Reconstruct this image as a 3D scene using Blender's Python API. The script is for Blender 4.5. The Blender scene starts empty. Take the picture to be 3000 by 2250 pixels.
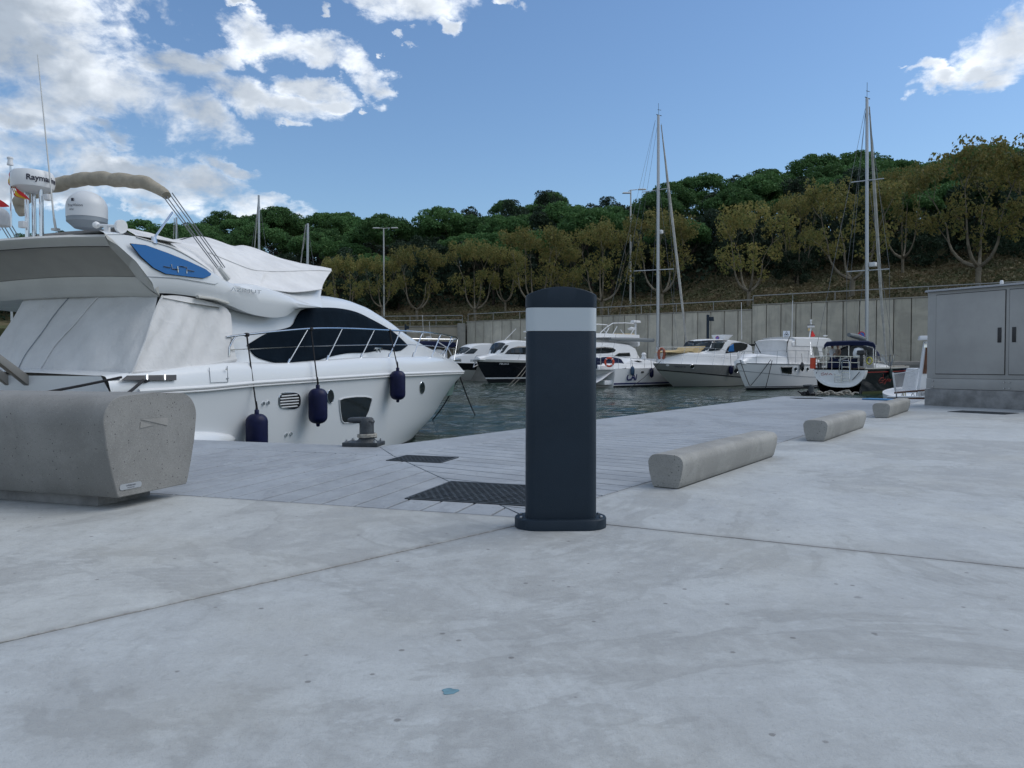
import bpy, bmesh, math, random
import numpy as np
from mathutils import Vector, Matrix

random.seed(7); np.random.seed(7)
S = bpy.context.scene
COL = S.collection
R = math.radians

# ------------------------------------------------------------------ camera
F_PX, CX, CY, PITCH, HCAM = 2253.0, 1500.0, 1125.0, R(1.5), 0.6
cd = bpy.data.cameras.new("camera"); cam = bpy.data.objects.new("camera", cd); COL.objects.link(cam)
cam.location = (0, 0, HCAM); cam.rotation_euler = (R(90) - PITCH, 0, 0)
cd.sensor_width = 36; cd.lens = 36 * F_PX / 3000; cd.clip_start = 0.05; cd.clip_end = 3000
S.camera = cam

# ------------------------------------------------------------------ look
S.view_settings.view_transform = 'Standard'; S.view_settings.look = 'None'
S.view_settings.gamma = 1; S.view_settings.use_curve_mapping = False
S.view_settings.exposure = 0.12
S.cycles.max_bounces = 6; S.cycles.transparent_max_bounces = 8
SUN_EL, SUN_AZ = R(50), R(84)      # azimuth clockwise from +Y (straight ahead), to the right

# ------------------------------------------------------------------ world: sky + clouds
W = bpy.data.worlds.new("World"); S.world = W; W.use_nodes = True
nt = W.node_tree; nt.nodes.clear()
class NT:
    """small helper to write shader maths"""
    def __init__(s, tree): s.t = tree
    def n(s, typ, **kw):
        nd = s.t.nodes.new(typ)
        for k, v in kw.items(): setattr(nd, k, v)
        return nd
    def put(s, sock, v):
        if isinstance(v, bpy.types.NodeSocket): s.t.links.new(v, sock)
        elif isinstance(v, (tuple, list)):
            if len(v) == 3 and len(sock.default_value) == 4: v = tuple(v) + (1,)
            sock.default_value = v
        else: sock.default_value = v
    def m(s, op, a, b=0.0, c=0.0, clamp=False):
        nd = s.n('ShaderNodeMath', operation=op, use_clamp=clamp)
        s.put(nd.inputs[0], a); s.put(nd.inputs[1], b); s.put(nd.inputs[2], c)
        return nd.outputs[0]
    def mix(s, f, a, b, typ='MIX'):
        nd = s.n('ShaderNodeMixRGB', blend_type=typ)
        s.put(nd.inputs[0], f); s.put(nd.inputs[1], a); s.put(nd.inputs[2], b)
        return nd.outputs[0]
    def step(s, x, lo, hi, a=0.0, b=1.0, smooth=True):
        nd = s.n('ShaderNodeMapRange', interpolation_type='SMOOTHSTEP' if smooth else 'LINEAR')
        s.put(nd.inputs['Value'], x); s.put(nd.inputs['From Min'], lo); s.put(nd.inputs['From Max'], hi)
        s.put(nd.inputs['To Min'], a); s.put(nd.inputs['To Max'], b)
        return nd.outputs['Result']
    def noise(s, vec, scale, detail=4, rough=0.55, dist=0.0, color=False):
        nd = s.n('ShaderNodeTexNoise')
        if vec is not None: s.put(nd.inputs['Vector'], vec)
        nd.inputs['Scale'].default_value = scale; nd.inputs['Detail'].default_value = detail
        nd.inputs['Roughness'].default_value = rough; nd.inputs['Distortion'].default_value = dist
        return nd.outputs['Color' if color else 'Fac']
    def scale(s, vec, sc, loc=(0, 0, 0), rot=(0, 0, 0)):
        nd = s.n('ShaderNodeMapping'); s.put(nd.inputs['Vector'], vec)
        nd.inputs['Scale'].default_value = sc; nd.inputs['Location'].default_value = loc; nd.inputs['Rotation'].default_value = rot
        return nd.outputs[0]
q = NT(nt)
sky = q.n('ShaderNodeTexSky', sky_type='NISHITA', sun_disc=False)
sky.sun_elevation = SUN_EL; sky.sun_rotation = SUN_AZ; sky.altitude = 0
sky.air_density = 1.25; sky.dust_density = 0.6; sky.ozone_density = 2.0
tc = q.n('ShaderNodeTexCoord').outputs['Generated']
sp = q.n('ShaderNodeSeparateXYZ'); q.put(sp.inputs[0], tc)
X, Y, Z = sp.outputs
az = q.m('ARCTAN2', X, Y); el = q.m('ARCSINE', Z)
# warp the direction a little so that the banks get torn edges
cm = q.n('ShaderNodeCombineXYZ'); q.put(cm.inputs[0], az); q.put(cm.inputs[1], q.m('MULTIPLY', el, 1.6)); P = cm.outputs[0]
def sky_pos(px, py):
    a = math.atan2(px - CX, F_PX); return a, math.atan2((1066 - py) / F_PX * math.cos(a), 1)
n_big = q.noise(P, 5.5, 2, 0.5); n_mid = q.noise(q.scale(P, (1, 1, 1), (3.1, 1.7, 0)), 11, 10, 0.60, 0.35); n_bil = q.noise(q.scale(P, (1, 1, 1), (7, 2, 4)), 38, 8, 0.62, 0.3)
n_soft = q.noise(q.scale(P, (1, 1, 1), (1, 5, 2)), 9, 4, 0.5, 0.2)
banks = [(10, 190, 400, 190, 8), (320, 275, 330, 105, 12), (150, 70, 300, 100, 18), (430, 20, 110, 50, 15), (520, 195, 150, 45, 15),
         (545, 330, 170, 62, 14), (640, 190, 90, 38, -28), (760, 120, 130, 45, 12), (940, 155, 130, 42, 16), (1060, 215, 110, 42, 32), (1120, 262, 50, 30, 30),
         (760, 285, 190, 50, 8), (930, 255, 90, 32, 14), (960, 300, 90, 24, -5), (860, 355, 50, 14, 12), (340, 395, 90, 22, 20), (0, 340, 160, 50, 6),
         (80, 460, 240, 58, 7), (340, 510, 290, 72, 15), (620, 560, 230, 62, 14), (780, 600, 85, 30, 14), (140, 560, 200, 45, 0), (450, 622, 75, 24, 20), (690, 500, 120, 22, 18),
         (1180, 20, 160, 62, 4), (1090, 0, 90, 40, 0), (1320, 95, 46, 18, 15), (1195, 130, 24, 11, 0), (985, 48, 28, 10, 0), (680, 12, 55, 12, 10), (1150, 180, 16, 9, 0), (1065, 318, 18, 9, 0),
         (1480, 5, 90, 14, 5), (2950, 135, 125, 85, -8), (2880, 235, 100, 34, -5), (2655, 225, 52, 22, -6), (2705, 262, 72, 24, 2), (2620, 205, 14, 7, 0)]
# warp the bank shapes so that their outlines tear and curl
def warped(axis_seed):
    a = q.m('MULTIPLY', q.m('SUBTRACT', q.noise(q.scale(P, (1, 1, 1), (axis_seed, 4.4, 0)), 8, 3, 0.6), 0.5), 0.115)
    b_ = q.m('MULTIPLY', q.m('SUBTRACT', q.noise(q.scale(P, (1, 1, 1), (4.4, axis_seed, 0)), 32, 5, 0.65), 0.5), 0.052)
    return q.m('ADD', a, b_)
az_w = q.m('ADD', az, warped(2.7)); el_w = q.m('ADD', el, q.m('MULTIPLY', warped(9.1), 0.62))
dens = None
for (px, py, sx, sy, rot) in banks:
    a0, e0 = sky_pos(px, py); k = 1 / F_PX
    sx *= k; sy *= k; c, s_ = math.cos(R(-rot)), math.sin(R(-rot))
    dx = q.m('SUBTRACT', az_w, a0); dy = q.m('SUBTRACT', el_w, e0)
    u = q.m('ADD', q.m('MULTIPLY', dx, c / sx), q.m('MULTIPLY', dy, s_ / sx))
    v = q.m('ADD', q.m('MULTIPLY', dx, -s_ / sy), q.m('MULTIPLY', dy, c / sy))
    d = q.m('SUBTRACT', 1.0, q.m('ADD', q.m('MULTIPLY', u, u), q.m('MULTIPLY', v, v)))
    dens = d if dens is None else q.m('SMOOTH_MAX', dens, d, 0.25)
dens = q.m('MAXIMUM', dens, -1.4)
# the unseen rest of the sky: broken cloud, thickened to brighten camera-facing sides
away = q.step(q.m('ABSOLUTE', az), 0.72, 1.0)
away = q.m('MAXIMUM', away, q.step(el, 0.50, 0.72))
other = q.m('SUBTRACT', q.m('MULTIPLY', n_big, 5.0), 1.95)
dens = q.m('MAXIMUM', dens, q.m('SUBTRACT', other, q.m('MULTIPLY', q.m('SUBTRACT', 1.0, away), 3.0)))
edge = q.m('ADD', q.m('MULTIPLY', q.m('SUBTRACT', n_mid, 0.5), 5.0), q.m('MULTIPLY', q.m('SUBTRACT', n_bil, 0.5), 1.5))
den2 = q.m('SUBTRACT', q.m('ADD', dens, edge), 0.16)
alpha = q.step(den2, -0.34, 1.10); alpha = q.m('POWER', alpha, 0.85)
core = q.step(q.m('ADD', q.m('MULTIPLY', dens, 1.0), q.m('ADD', q.m('MULTIPLY', q.m('SUBTRACT', n_soft, 0.5), 2.6), q.m('MULTIPLY', q.m('SUBTRACT', n_mid, 0.5), 1.2))), 0.10, 1.15)
big = q.m('MULTIPLY', core, q.step(az, -0.20, -0.48, 0.62, 1.0))
big = q.m('MULTIPLY', big, q.step(el, 0.10, 0.20, 0.45, 1.0))
tex = q.step(q.m('ADD', q.m('MULTIPLY', n_bil, 0.5), q.m('MULTIPLY', n_mid, 0.5)), 0.36, 0.64, 0.90, 1.06)
cl = q.mix(big, (9.1, 9.6, 10.2), (3.6, 4.2, 5.0))
vm = q.n('ShaderNodeVectorMath', operation='SCALE'); q.put(vm.inputs[0], cl); q.put(vm.inputs['Scale'], tex); cl = vm.outputs[0]
up = q.step(el, -0.02, 0.03)
alpha = q.m('MULTIPLY', alpha, up)
skyc = q.mix(1.0, sky.outputs[0], (0.80, 0.95, 1.12), 'MULTIPLY')
fin = q.mix(alpha, skyc, cl)
bg = q.n('ShaderNodeBackground'); q.put(bg.inputs[0], fin); bg.inputs[1].default_value = 0.108
out = q.n('ShaderNodeOutputWorld'); nt.links.new(bg.outputs[0], out.inputs[0])

# ------------------------------------------------------------------ sun (veiled by cloud)
sd = bpy.data.lights.new("sun", 'SUN'); sun = bpy.data.objects.new("sun", sd); COL.objects.link(sun)
sd.energy = 1.5; sd.angle = R(45); sd.color = (1, 0.965, 0.91)
sv = Vector((math.sin(SUN_AZ) * math.cos(SUN_EL), math.cos(SUN_AZ) * math.cos(SUN_EL), math.sin(SUN_EL)))
sun.rotation_euler = (-sv).to_track_quat('-Z', 'Y').to_euler()

# ------------------------------------------------------------------ helpers: picture ray -> place
def ray(px, py):
    cx, cy = (px - CX) / F_PX, (CY - py) / F_PX
    f = Vector((0, math.cos(PITCH), -math.sin(PITCH))); u = Vector((0, math.sin(PITCH), math.cos(PITCH)))
    return f + Vector((1, 0, 0)) * cx + u * cy
def at_z(px, py, z=0.0):
    d = ray(px, py); t = (z - HCAM) / d.z; return Vector((d.x * t, d.y * t, z))
def at_y(px, py, y):
    d = ray(px, py); t = y / d.y; return Vector((d.x * t, y, HCAM + d.z * t))
class Frame:
    """a thing's own axes: x forward, y to port, z up. side +1: we look at its port side, -1: its starboard"""
    def __init__(s, x, y, z, ang, side=1):
        s.o = Vector((x, y, z)); s.a = ang; s.c = math.cos(ang); s.s = math.sin(ang); s.side = side
    def loc(s, P):
        d = Vector(P) - s.o; return Vector((d.x * s.c + d.y * s.s, -d.x * s.s + d.y * s.c, d.z))
    def wor(s, p):
        return Vector((p[0] * s.c - p[1] * s.s, p[0] * s.s + p[1] * s.c, p[2])) + s.o
    def pt(s, px, py, off):
        """point of the side surface |y| = off(x, z) seen at that picture position"""
        if not callable(off): v0 = off; off = lambda u, z: v0
        d = ray(px, py); d = d / d.y; c0 = Vector((0, 0, HCAM))
        def g(t):
            p = s.loc(c0 + d * t); return s.side * p.y - off(p.x, p.z), p
        t0 = s.o.y * 0.2; g0 = g(t0)[0]; t = t0
        while t < s.o.y * 3.5 + 60:
            t += 0.1; g1, p = g(t)
            if g0 * g1 <= 0 and g0 != g1:
                a, b = t - 0.1, t; ga = g0
                for _ in range(30):
                    m_ = (a + b) / 2; gm = g(m_)[0]
                    if ga * gm <= 0: b = m_
                    else: a, ga = m_, gm
                return g((a + b) / 2)[1]
            g0 = g1
        raise ValueError("no hit %s %s" % (px, py))
    def sec(s, px, py, x):
        """point of the cross plane at station x"""
        d = ray(px, py); c0 = Vector((0, 0, HCAM)); a = s.loc(c0); b = s.loc(c0 + d)
        t = (x - a.x) / (b.x - a.x); return s.loc(c0 + d * t)

def resample(pts, n, smooth=True):
    pts = [Vector(tuple(p) + (0,) * (3 - len(p))) for p in pts]
    L = [0]
    for a, b in zip(pts, pts[1:]): L.append(L[-1] + (b - a).length)
    out = []
    for i in range(n):
        t = L[-1] * i / (n - 1); k = 0
        while k < len(L) - 2 and L[k + 1] < t: k += 1
        f = (t - L[k]) / max(1e-9, L[k + 1] - L[k])
        p1, p2 = pts[k], pts[k + 1]
        if not smooth: out.append(p1.lerp(p2, f)); continue
        p0 = pts[k - 1] if k > 0 else p1 * 2 - p2; p3 = pts[k + 2] if k + 2 < len(pts) else p2 * 2 - p1
        h = L[k + 1] - L[k]
        m1 = (p2 - p0) / max(1e-9, (h + ((p1 - p0).length))) * h; m2 = (p3 - p1) / max(1e-9, (h + (p3 - p2).length)) * h
        f2, f3 = f * f, f * f * f
        out.append(p1 * (2 * f3 - 3 * f2 + 1) + m1 * (f3 - 2 * f2 + f) + p2 * (-2 * f3 + 3 * f2) + m2 * (f3 - f2))
    return out
def interp(tab, x):
    if x <= tab[0][0]: return tab[0][1]
    for (a, b), (c, d) in zip(tab, tab[1:]):
        if x <= c: return b + (d - b) * (x - a) / (c - a)
    return tab[-1][1]

# ------------------------------------------------------------------ helpers: meshes and objects
class MB:
    def __init__(s): s.v = []; s.f = []
    def add(s, vs, fs):
        k = len(s.v); s.v += [tuple(p) for p in vs]; s.f += [tuple(i + k for i in f) for f in fs]; return s
    def box(s, c, d, rot=0.0, taper=(1, 1)):
        cx, cy, cz = c; x, y, z = d[0] / 2, d[1] / 2, d[2] / 2; cr, sr = math.cos(rot), math.sin(rot); vs = []
        for k in (-1, 1):
            tx, ty = (taper if k == 1 else (1, 1))
            for i, j in ((-1, -1), (1, -1), (1, 1), (-1, 1)):
                a, b = i * x * tx, j * y * ty; vs.append((cx + a * cr - b * sr, cy + a * sr + b * cr, cz + k * z))
        return s.add(vs, [(3, 2, 1, 0), (4, 5, 6, 7), (0, 1, 5, 4), (1, 2, 6, 5), (2, 3, 7, 6), (3, 0, 4, 7)])
    def tube(s, pts, r, n=8, cap=True, flat=1.0):
        pts = [Vector(p) for p in pts]; rs = r if isinstance(r, (list, tuple)) else [r] * len(pts)
        vs, fs = [], []; prev = None
        for i, p in enumerate(pts):
            d = (pts[min(i + 1, len(pts) - 1)] - pts[max(i - 1, 0)])
            if d.length < 1e-9: d = Vector((0, 0, 1))
            d.normalize()
            a = prev if prev is not None else (Vector((0, 0, 1)) if abs(d.z) < 0.9 else Vector((1, 0, 0)))
            a = (a - d * a.dot(d)); a.normalize(); prev = a; b = d.cross(a)
            for k in range(n):
                t = 2 * math.pi * k / n; vs.append(p + a * (math.cos(t) * rs[i]) + b * (math.sin(t) * rs[i] * flat))
        for i in range(len(pts) - 1):
            for k in range(n):
                k2 = (k + 1) % n; fs.append((i * n + k, i * n + k2, (i + 1) * n + k2, (i + 1) * n + k))
        if cap: fs.append(tuple(range(n))[::-1]); fs.append(tuple(range((len(pts) - 1) * n, len(pts) * n)))
        return s.add(vs, fs)
    def loft(s, rows, closed=False, cap=False):
        n = len(rows[0]); vs = [p for r in rows for p in r]; fs = []
        for i in range(len(rows) - 1):
            for k in range(n if closed else n - 1):
                k2 = (k + 1) % n; fs.append((i * n + k, i * n + k2, (i + 1) * n + k2, (i + 1) * n + k))
        if cap: fs.append(tuple(range(n))[::-1]); fs.append(tuple(range((len(rows) - 1) * n, len(rows) * n)))
        return s.add(vs, fs)
    def lathe(s, prof, c=(0, 0, 0), n=24, axis='z', sx=1.0, sy=1.0):
        rows = []
        for (r, h) in prof:
            row = []
            for k in range(n):
                t = 2 * math.pi * k / n; a, b = r * math.cos(t) * sx, r * math.sin(t) * sy
                p = (a, b, h) if axis == 'z' else ((h, a, b) if axis == 'x' else (a, h, b))
                row.append((c[0] + p[0], c[1] + p[1], c[2] + p[2]))
            rows.append(row)
        return s.loft(rows, closed=True, cap=True)
    def poly(s, pts, thick=None):
        """flat outline; thick = vector to push it into a slab"""
        n = len(pts)
        if thick is None: return s.add(pts, [tuple(range(n))])
        t = Vector(thick); top = [Vector(p) + t for p in pts]
        return s.add(list(pts) + top, [tuple(range(n))[::-1], tuple(range(n, 2 * n))] + [(i, (i + 1) % n, n + (i + 1) % n, n + i) for i in range(n)])
    def mirror(s):
        k = len(s.v); s.v += [(x, -y, z) for x, y, z in s.v]; s.f += [tuple(i + k for i in f[::-1]) for f in list(s.f)]; return s
    def mesh(s, name, m, bev=0.0, smooth=35, seg=2, weld=False):
        me = bpy.data.meshes.new(name); me.from_pydata(s.v, [], s.f)
        bm = bmesh.new(); bm.from_mesh(me)
        if weld: bmesh.ops.remove_doubles(bm, verts=bm.verts, dist=1e-4)
        bmesh.ops.recalc_face_normals(bm, faces=bm.faces)
        if bev > 0:
            es = [e for e in bm.edges if len(e.link_faces) == 2 and e.calc_face_angle(0) > R(30)]
            bmesh.ops.bevel(bm, geom=es, offset=bev, segments=seg, profile=0.6, affect='EDGES', clamp_overlap=True)
        bm.to_mesh(me); bm.free()
        if smooth:
            me.shade_smooth(); me.set_sharp_from_angle(angle=R(smooth))
        me.materials.append(m); return me
def obj(name, data, parent=None):
    o = bpy.data.objects.new(name, data); COL.objects.link(o)
    if parent is not None: o.parent = parent
    return o
def part(name, mb, m, parent=None, label=None, kind=None, **kw):
    o = obj(name, mb.mesh(name, m, **kw), parent)
    if label: o['label'] = label
    if kind: o['kind'] = kind
    return o
def thing(name, label, cat, loc=(0, 0, 0), rz=0.0, group=None):
    o = obj(name, None); o.empty_display_size = 0.2; o.location = loc; o.rotation_euler = (0, 0, rz)
    return tag(o, label, cat, group)
def tag(o, label, cat, group=None):
    o['label'] = label; o['category'] = cat
    if group: o['group'] = group
    return o
def struct(name, mb, m, parent=None, **kw):
    return part(name, mb, m, parent, kind=None if parent else 'structure', **kw)
def copy_tree(o, parent=None):
    c = o.copy(); COL.objects.link(c)
    if parent is not None: c.parent = parent
    for ch in [x for x in bpy.data.objects if x.parent == o and x != c]: copy_tree(ch, c)
    return c
def text_flat(txt, size, spacing=1.0, shear=0.0, bold=0.0):
    cu = bpy.data.curves.new('lettering', 'FONT'); cu.body = txt; cu.size = size; cu.space_character = spacing; cu.shear = shear
    cu.offset = bold; cu.resolution_u = 3; cu.align_x = 'CENTER'; cu.align_y = 'CENTER'
    o = bpy.data.objects.new('lettering', cu); me = o.to_mesh()
    vs = [v.co.copy() for v in me.vertices]; fs = [tuple(p.vertices) for p in me.polygons]
    o.to_mesh_clear(); bpy.data.objects.remove(o); bpy.data.curves.remove(cu); return vs, fs
def lettering(mb, txt, size, fn, **kw):
    vs, fs = text_flat(txt, size, **kw); mb.add([fn(p.x, p.y) for p in vs], fs); return mb
def bezrect(w, d, r, n=5, taper=1.0):
    """rounded rectangle outline, counter-clockwise"""
    out = []
    for cx, cy, a0 in ((w / 2 - r, d / 2 - r, 0), (-w / 2 + r, d / 2 - r, 90), (-w / 2 + r, -d / 2 + r, 180), (w / 2 - r, -d / 2 + r, 270)):
        for k in range(n + 1):
            a = R(a0 + 90 * k / n); out.append((cx + r * math.cos(a), cy + r * math.sin(a)))
    return out

# ------------------------------------------------------------------ materials
def mat(name, col, rough=0.6, metal=0.0, spec=0.5, var=0.0, vscale=3.0, bump=0.0, bscale=20.0, col2=None, coat=0.0, coords='Object', extra=None):
    m = bpy.data.materials.new(name); m.use_nodes = True; t = m.node_tree; b = t.nodes['Principled BSDF']; h = NT(t)
    b.inputs['Base Color'].default_value = tuple(col) + (1,); b.inputs['Roughness'].default_value = rough
    b.inputs['Metallic'].default_value = metal; b.inputs['Specular IOR Level'].default_value = spec
    if coat: b.inputs['Coat Weight'].default_value = coat; b.inputs['Coat Roughness'].default_value = 0.08
    co = h.n('ShaderNodeTexCoord').outputs[coords]
    if var or col2:
        f = h.step(h.noise(co, vscale, 5, 0.6), 0.32, 0.68)
        c2 = col2 if col2 else tuple(max(0, c * (1 - var)) for c in col)
        h.put(b.inputs['Base Color'], h.mix(f, tuple(col), tuple(c2)))
        h.put(b.inputs['Roughness'], h.step(h.noise(co, vscale * 3.3, 3), 0.3, 0.7, max(0.02, rough - 0.06), min(1, rough + 0.08)))
    if bump:
        bn = h.n('ShaderNodeBump'); bn.inputs['Strength'].default_value = bump; bn.inputs['Distance'].default_value = 0.02
        h.put(bn.inputs['Height'], h.noise(co, bscale, 6, 0.6)); t.links.new(bn.outputs[0], b.inputs['Normal'])
    return m
# ================================================================== MATERIALS OF THE PLACE
def concrete_ground(name, base, dark, tint, warm=0.35, lines=()):
    m = bpy.data.materials.new(name); m.use_nodes = True; t = m.node_tree; b = t.nodes['Principled BSDF']; h = NT(t)
    geo = h.n('ShaderNodeNewGeometry').outputs['Position']
    big = h.noise(geo, 0.55, 7, 0.62, 0.9); mid = h.noise(h.scale(geo, (1, 1, 1), (5, 3, 0)), 3.1, 8, 0.72, 0.5); sml = h.noise(h.scale(geo, (1, 1, 1), (1, 3, 9)), 14, 8, 0.75, 0.4)
    fine = h.noise(geo, 70, 5, 0.8); streak = h.noise(h.scale(geo, (3.2, 0.9, 1), (2, 9, 0), (0, 0, 0.5)), 5, 6, 0.7); grit = h.noise(geo, 260, 3, 0.8)
    c = h.mix(h.m('MULTIPLY', h.step(big, 0.40, 0.58), 0.95), base, dark)
    c = h.mix(h.m('MULTIPLY', h.step(mid, 0.44, 0.60), 0.45), c, tint)
    c = h.mix(h.m('MULTIPLY', h.step(streak, 0.52, 0.70), 0.30), c, tuple(x * 0.80 for x in dark))
    c = h.mix(h.m('MULTIPLY', h.step(sml, 0.50, 0.66), 0.30), c, tuple(x * 0.72 for x in dark))
    c = h.mix(h.m('MULTIPLY', h.step(sml, 0.46, 0.34), 0.30), c, tuple(min(1, x * 1.12) for x in tint))
    # curved trowel sweeps
    wv = h.n('ShaderNodeTexWave', wave_type='RINGS', rings_direction='SPHERICAL'); h.put(wv.inputs['Vector'], h.scale(geo, (1, 1, 1), (0.9, -1.1, 0)))
    wv.inputs['Scale'].default_value = 9; wv.inputs['Distortion'].default_value = 3.0; wv.inputs['Detail'].default_value = 4; wv.inputs['Detail Scale'].default_value = 1.2
    c = h.mix(h.m('MULTIPLY', h.m('MULTIPLY', h.step(wv.outputs['Fac'], 0.6, 0.95), h.step(h.noise(geo, 1.1, 2), 0.5, 0.62)), 0.20), c, tint)
    # tide-like stain outlines
    rim = h.m('MULTIPLY', h.step(big, 0.495, 0.505), h.step(big, 0.53, 0.508)); c = h.mix(h.m('MULTIPLY', rim, 0.38), c, tuple(x * 0.8 for x in dark))
    c = h.mix(h.m('MULTIPLY', h.step(h.noise(h.scale(geo, (1, 1, 1), (8, 8, 0)), 1.3, 3, 0.5), 0.5, 0.75), warm), c, (base[0] * 1.0, base[1] * 0.95, base[2] * 0.86))
    spots = []
    for sc, r0, r1, pk_lo, wgt, colr, nz in ((3.4, .085, .045, .88, .40, (.17, .175, .17), .50), (9.0, .11, .05, .91, .5, (.13, .125, .12), .55), (26, .20, .12, .94, .65, (.12, .115, .11), .2)):
        vo = h.n('ShaderNodeTexVoronoi'); h.put(vo.inputs['Vector'], geo); vo.inputs['Scale'].default_value = sc
        pick = h.n('ShaderNodeSeparateColor'); h.put(pick.inputs[0], vo.outputs['Color'])
        rad = h.m('ADD', vo.outputs['Distance'], h.m('MULTIPLY', h.m('SUBTRACT', sml, 0.5), nz))
        sp_ = h.m('MULTIPLY', h.step(rad, r0, r1), h.step(pick.outputs[0], pk_lo, pk_lo + .01)); c = h.mix(h.m('MULTIPLY', sp_, wgt), c, colr); spots.append(sp_)
    c = h.mix(h.m('MULTIPLY', h.step(fine, 0.45, 0.72), 0.30), c, tuple(x * 0.6 for x in base))
    c = h.mix(h.m('MULTIPLY', h.step(grit, 0.57, 0.70), 0.45), c, (0.16, 0.16, 0.155))
    for (p0, d0) in lines:
        vs = h.n('ShaderNodeVectorMath', operation='SUBTRACT'); h.put(vs.inputs[0], geo); vs.inputs[1].default_value = (p0.x, p0.y, 0)
        vd = h.n('ShaderNodeVectorMath', operation='DOT_PRODUCT'); h.put(vd.inputs[0], vs.outputs[0]); vd.inputs[1].default_value = (-d0.y, d0.x, 0)
        va = h.n('ShaderNodeVectorMath', operation='DOT_PRODUCT'); h.put(va.inputs[0], vs.outputs[0]); va.inputs[1].default_value = (d0.x, d0.y, 0)
        dist = h.m('ABSOLUTE', h.m('ADD', vd.outputs['Value'], h.m('MULTIPLY', h.m('SUBTRACT', sml, 0.5), 0.03)))
        f = h.m('MULTIPLY', h.m('ADD', h.m('MULTIPLY', h.step(dist, 0.045, 0.004), 0.26), h.m('MULTIPLY', h.step(dist, 0.008, 0.004), 0.35)), h.step(va.outputs['Value'], -0.02, 0.02))
        c = h.mix(h.m('MULTIPLY', f, h.step(mid, 0.30, 0.50, 0.55, 1.0)), c, (0.13, 0.115, 0.10))
    h.put(b.inputs['Base Color'], c)
    h.put(b.inputs['Roughness'], h.step(mid, 0.35, 0.7, 0.55, 0.78)); b.inputs['Specular IOR Level'].default_value = 0.28
    bn = h.n('ShaderNodeBump'); bn.inputs['Strength'].default_value = 0.5; bn.inputs['Distance'].default_value = 0.004
    hh = h.m('ADD', h.m('ADD', fine, h.m('MULTIPLY', grit, 0.5)), h.m('SUBTRACT', h.m('MULTIPLY', sml, 1.2), h.m('MULTIPLY', spots[0], 0.9)))
    h.put(bn.inputs['Height'], hh); t.links.new(bn.outputs[0], b.inputs['Normal'])
    return m
def cross2(a, b): return a.x * b.y - a.y * b.x
def meet(p, d, q_, e):
    t = cross2(q_ - p, e) / cross2(d, e); return p + d * t
J = meet(at_z(0, 1883), at_z(1490, 1545) - at_z(0, 1883), at_z(3000, 1665), at_z(1780, 1537) - at_z(3000, 1665))
dL = (at_z(0, 1883) - J).normalized(); dR = (at_z(3000, 1665) - J).normalized()
J.z = dL.z = dR.z = 0
e1 = Vector((0.950, -0.312, 0)); e2 = Vector((0.568, 0.823, 0)); I0 = at_z(1548, 1517); I0.z = 0
M = {}
M['slab'] = concrete_ground('troweled_concrete', (0.405, 0.425, 0.430), (0.325, 0.335, 0.332), (0.47, 0.50, 0.51), lines=((J, dL), (J, dR), (I0, -e1), (I0, e2)))
M['slab_warm'] = concrete_ground('warm_troweled_concrete', (0.425, 0.438, 0.428), (0.34, 0.345, 0.335), (0.485, 0.505, 0.50), 0.35, lines=((J, dL), (J, dR), (I0, -e1), (I0, e2)))
M['board'] = concrete_ground('board_marked_concrete', (0.315, 0.340, 0.368), (0.262, 0.280, 0.300), (0.365, 0.395, 0.425), warm=0.1)
M['joint'] = mat('joint_dirt', (0.030, 0.028, 0.026), 0.9, var=0.4, vscale=6)
M['quay_side'] = mat('weathered_quay_concrete', (0.16, 0.155, 0.14), 0.9, var=0.5, vscale=1.5, bump=0.4, bscale=9)
def terrazzo(name, base):
    m = bpy.data.materials.new(name); m.use_nodes = True; t = m.node_tree; b = t.nodes['Principled BSDF']; h = NT(t)
    geo = h.n('ShaderNodeTexCoord').outputs['Object']
    c = h.mix(h.step(h.noise(geo, 3.5, 6, 0.65, 0.4), 0.36, 0.64), base, tuple(x * 0.80 for x in base))
    for sc, lo, colr, wgt in ((190, 0.80, (0.11, 0.105, 0.095), 0.7), (300, 0.74, (0.13, 0.12, 0.11), 0.5), (110, 0.965, (0.03, 0.03, 0.03), 0.9), (240, 0.88, (0.48, 0.46, 0.44), 0.4)):
        vo = h.n('ShaderNodeTexVoronoi'); h.put(vo.inputs['Vector'], geo); vo.inputs['Scale'].default_value = sc
        pk = h.n('ShaderNodeSeparateColor'); h.put(pk.inputs[0], vo.outputs['Color'])
        c = h.mix(h.m('MULTIPLY', h.m('MULTIPLY', h.step(vo.outputs['Distance'], 0.36, 0.22), h.step(pk.outputs[0], lo, lo + 0.02)), wgt), c, colr)
    h.put(b.inputs['Base Color'], c); b.inputs['Roughness'].default_value = 0.78; b.inputs['Specular IOR Level'].default_value = 0.3
    bn = h.n('ShaderNodeBump'); bn.inputs['Strength'].default_value = 0.3; bn.inputs['Distance'].default_value = 0.003
    h.put(bn.inputs['Height'], h.noise(geo, 120, 4, 0.7)); t.links.new(bn.outputs[0], b.inputs['Normal'])
    return m
M['terrazzo'] = terrazzo('washed_concrete', (0.232, 0.232, 0.222))
M['terrazzo_pale'] = terrazzo('pale_washed_concrete', (0.31, 0.308, 0.29))
M['anthracite'] = mat('anthracite_paint', (0.0135, 0.0245, 0.038), 0.5, 0.0, 0.22, var=0.12, vscale=5, bump=0.10, bscale=260)
M['diffuser'] = mat('frosted_diffuser', (0.42, 0.465, 0.495), 0.4, 0, 0.3)
M['bolt'] = mat('zinc_bolt', (0.45, 0.46, 0.47), 0.35, 0.9)
M['iron'] = mat('cast_iron', (0.055, 0.064, 0.072), 0.55, 0.2, var=0.45, vscale=14, bump=0.3, bscale=90)
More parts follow.
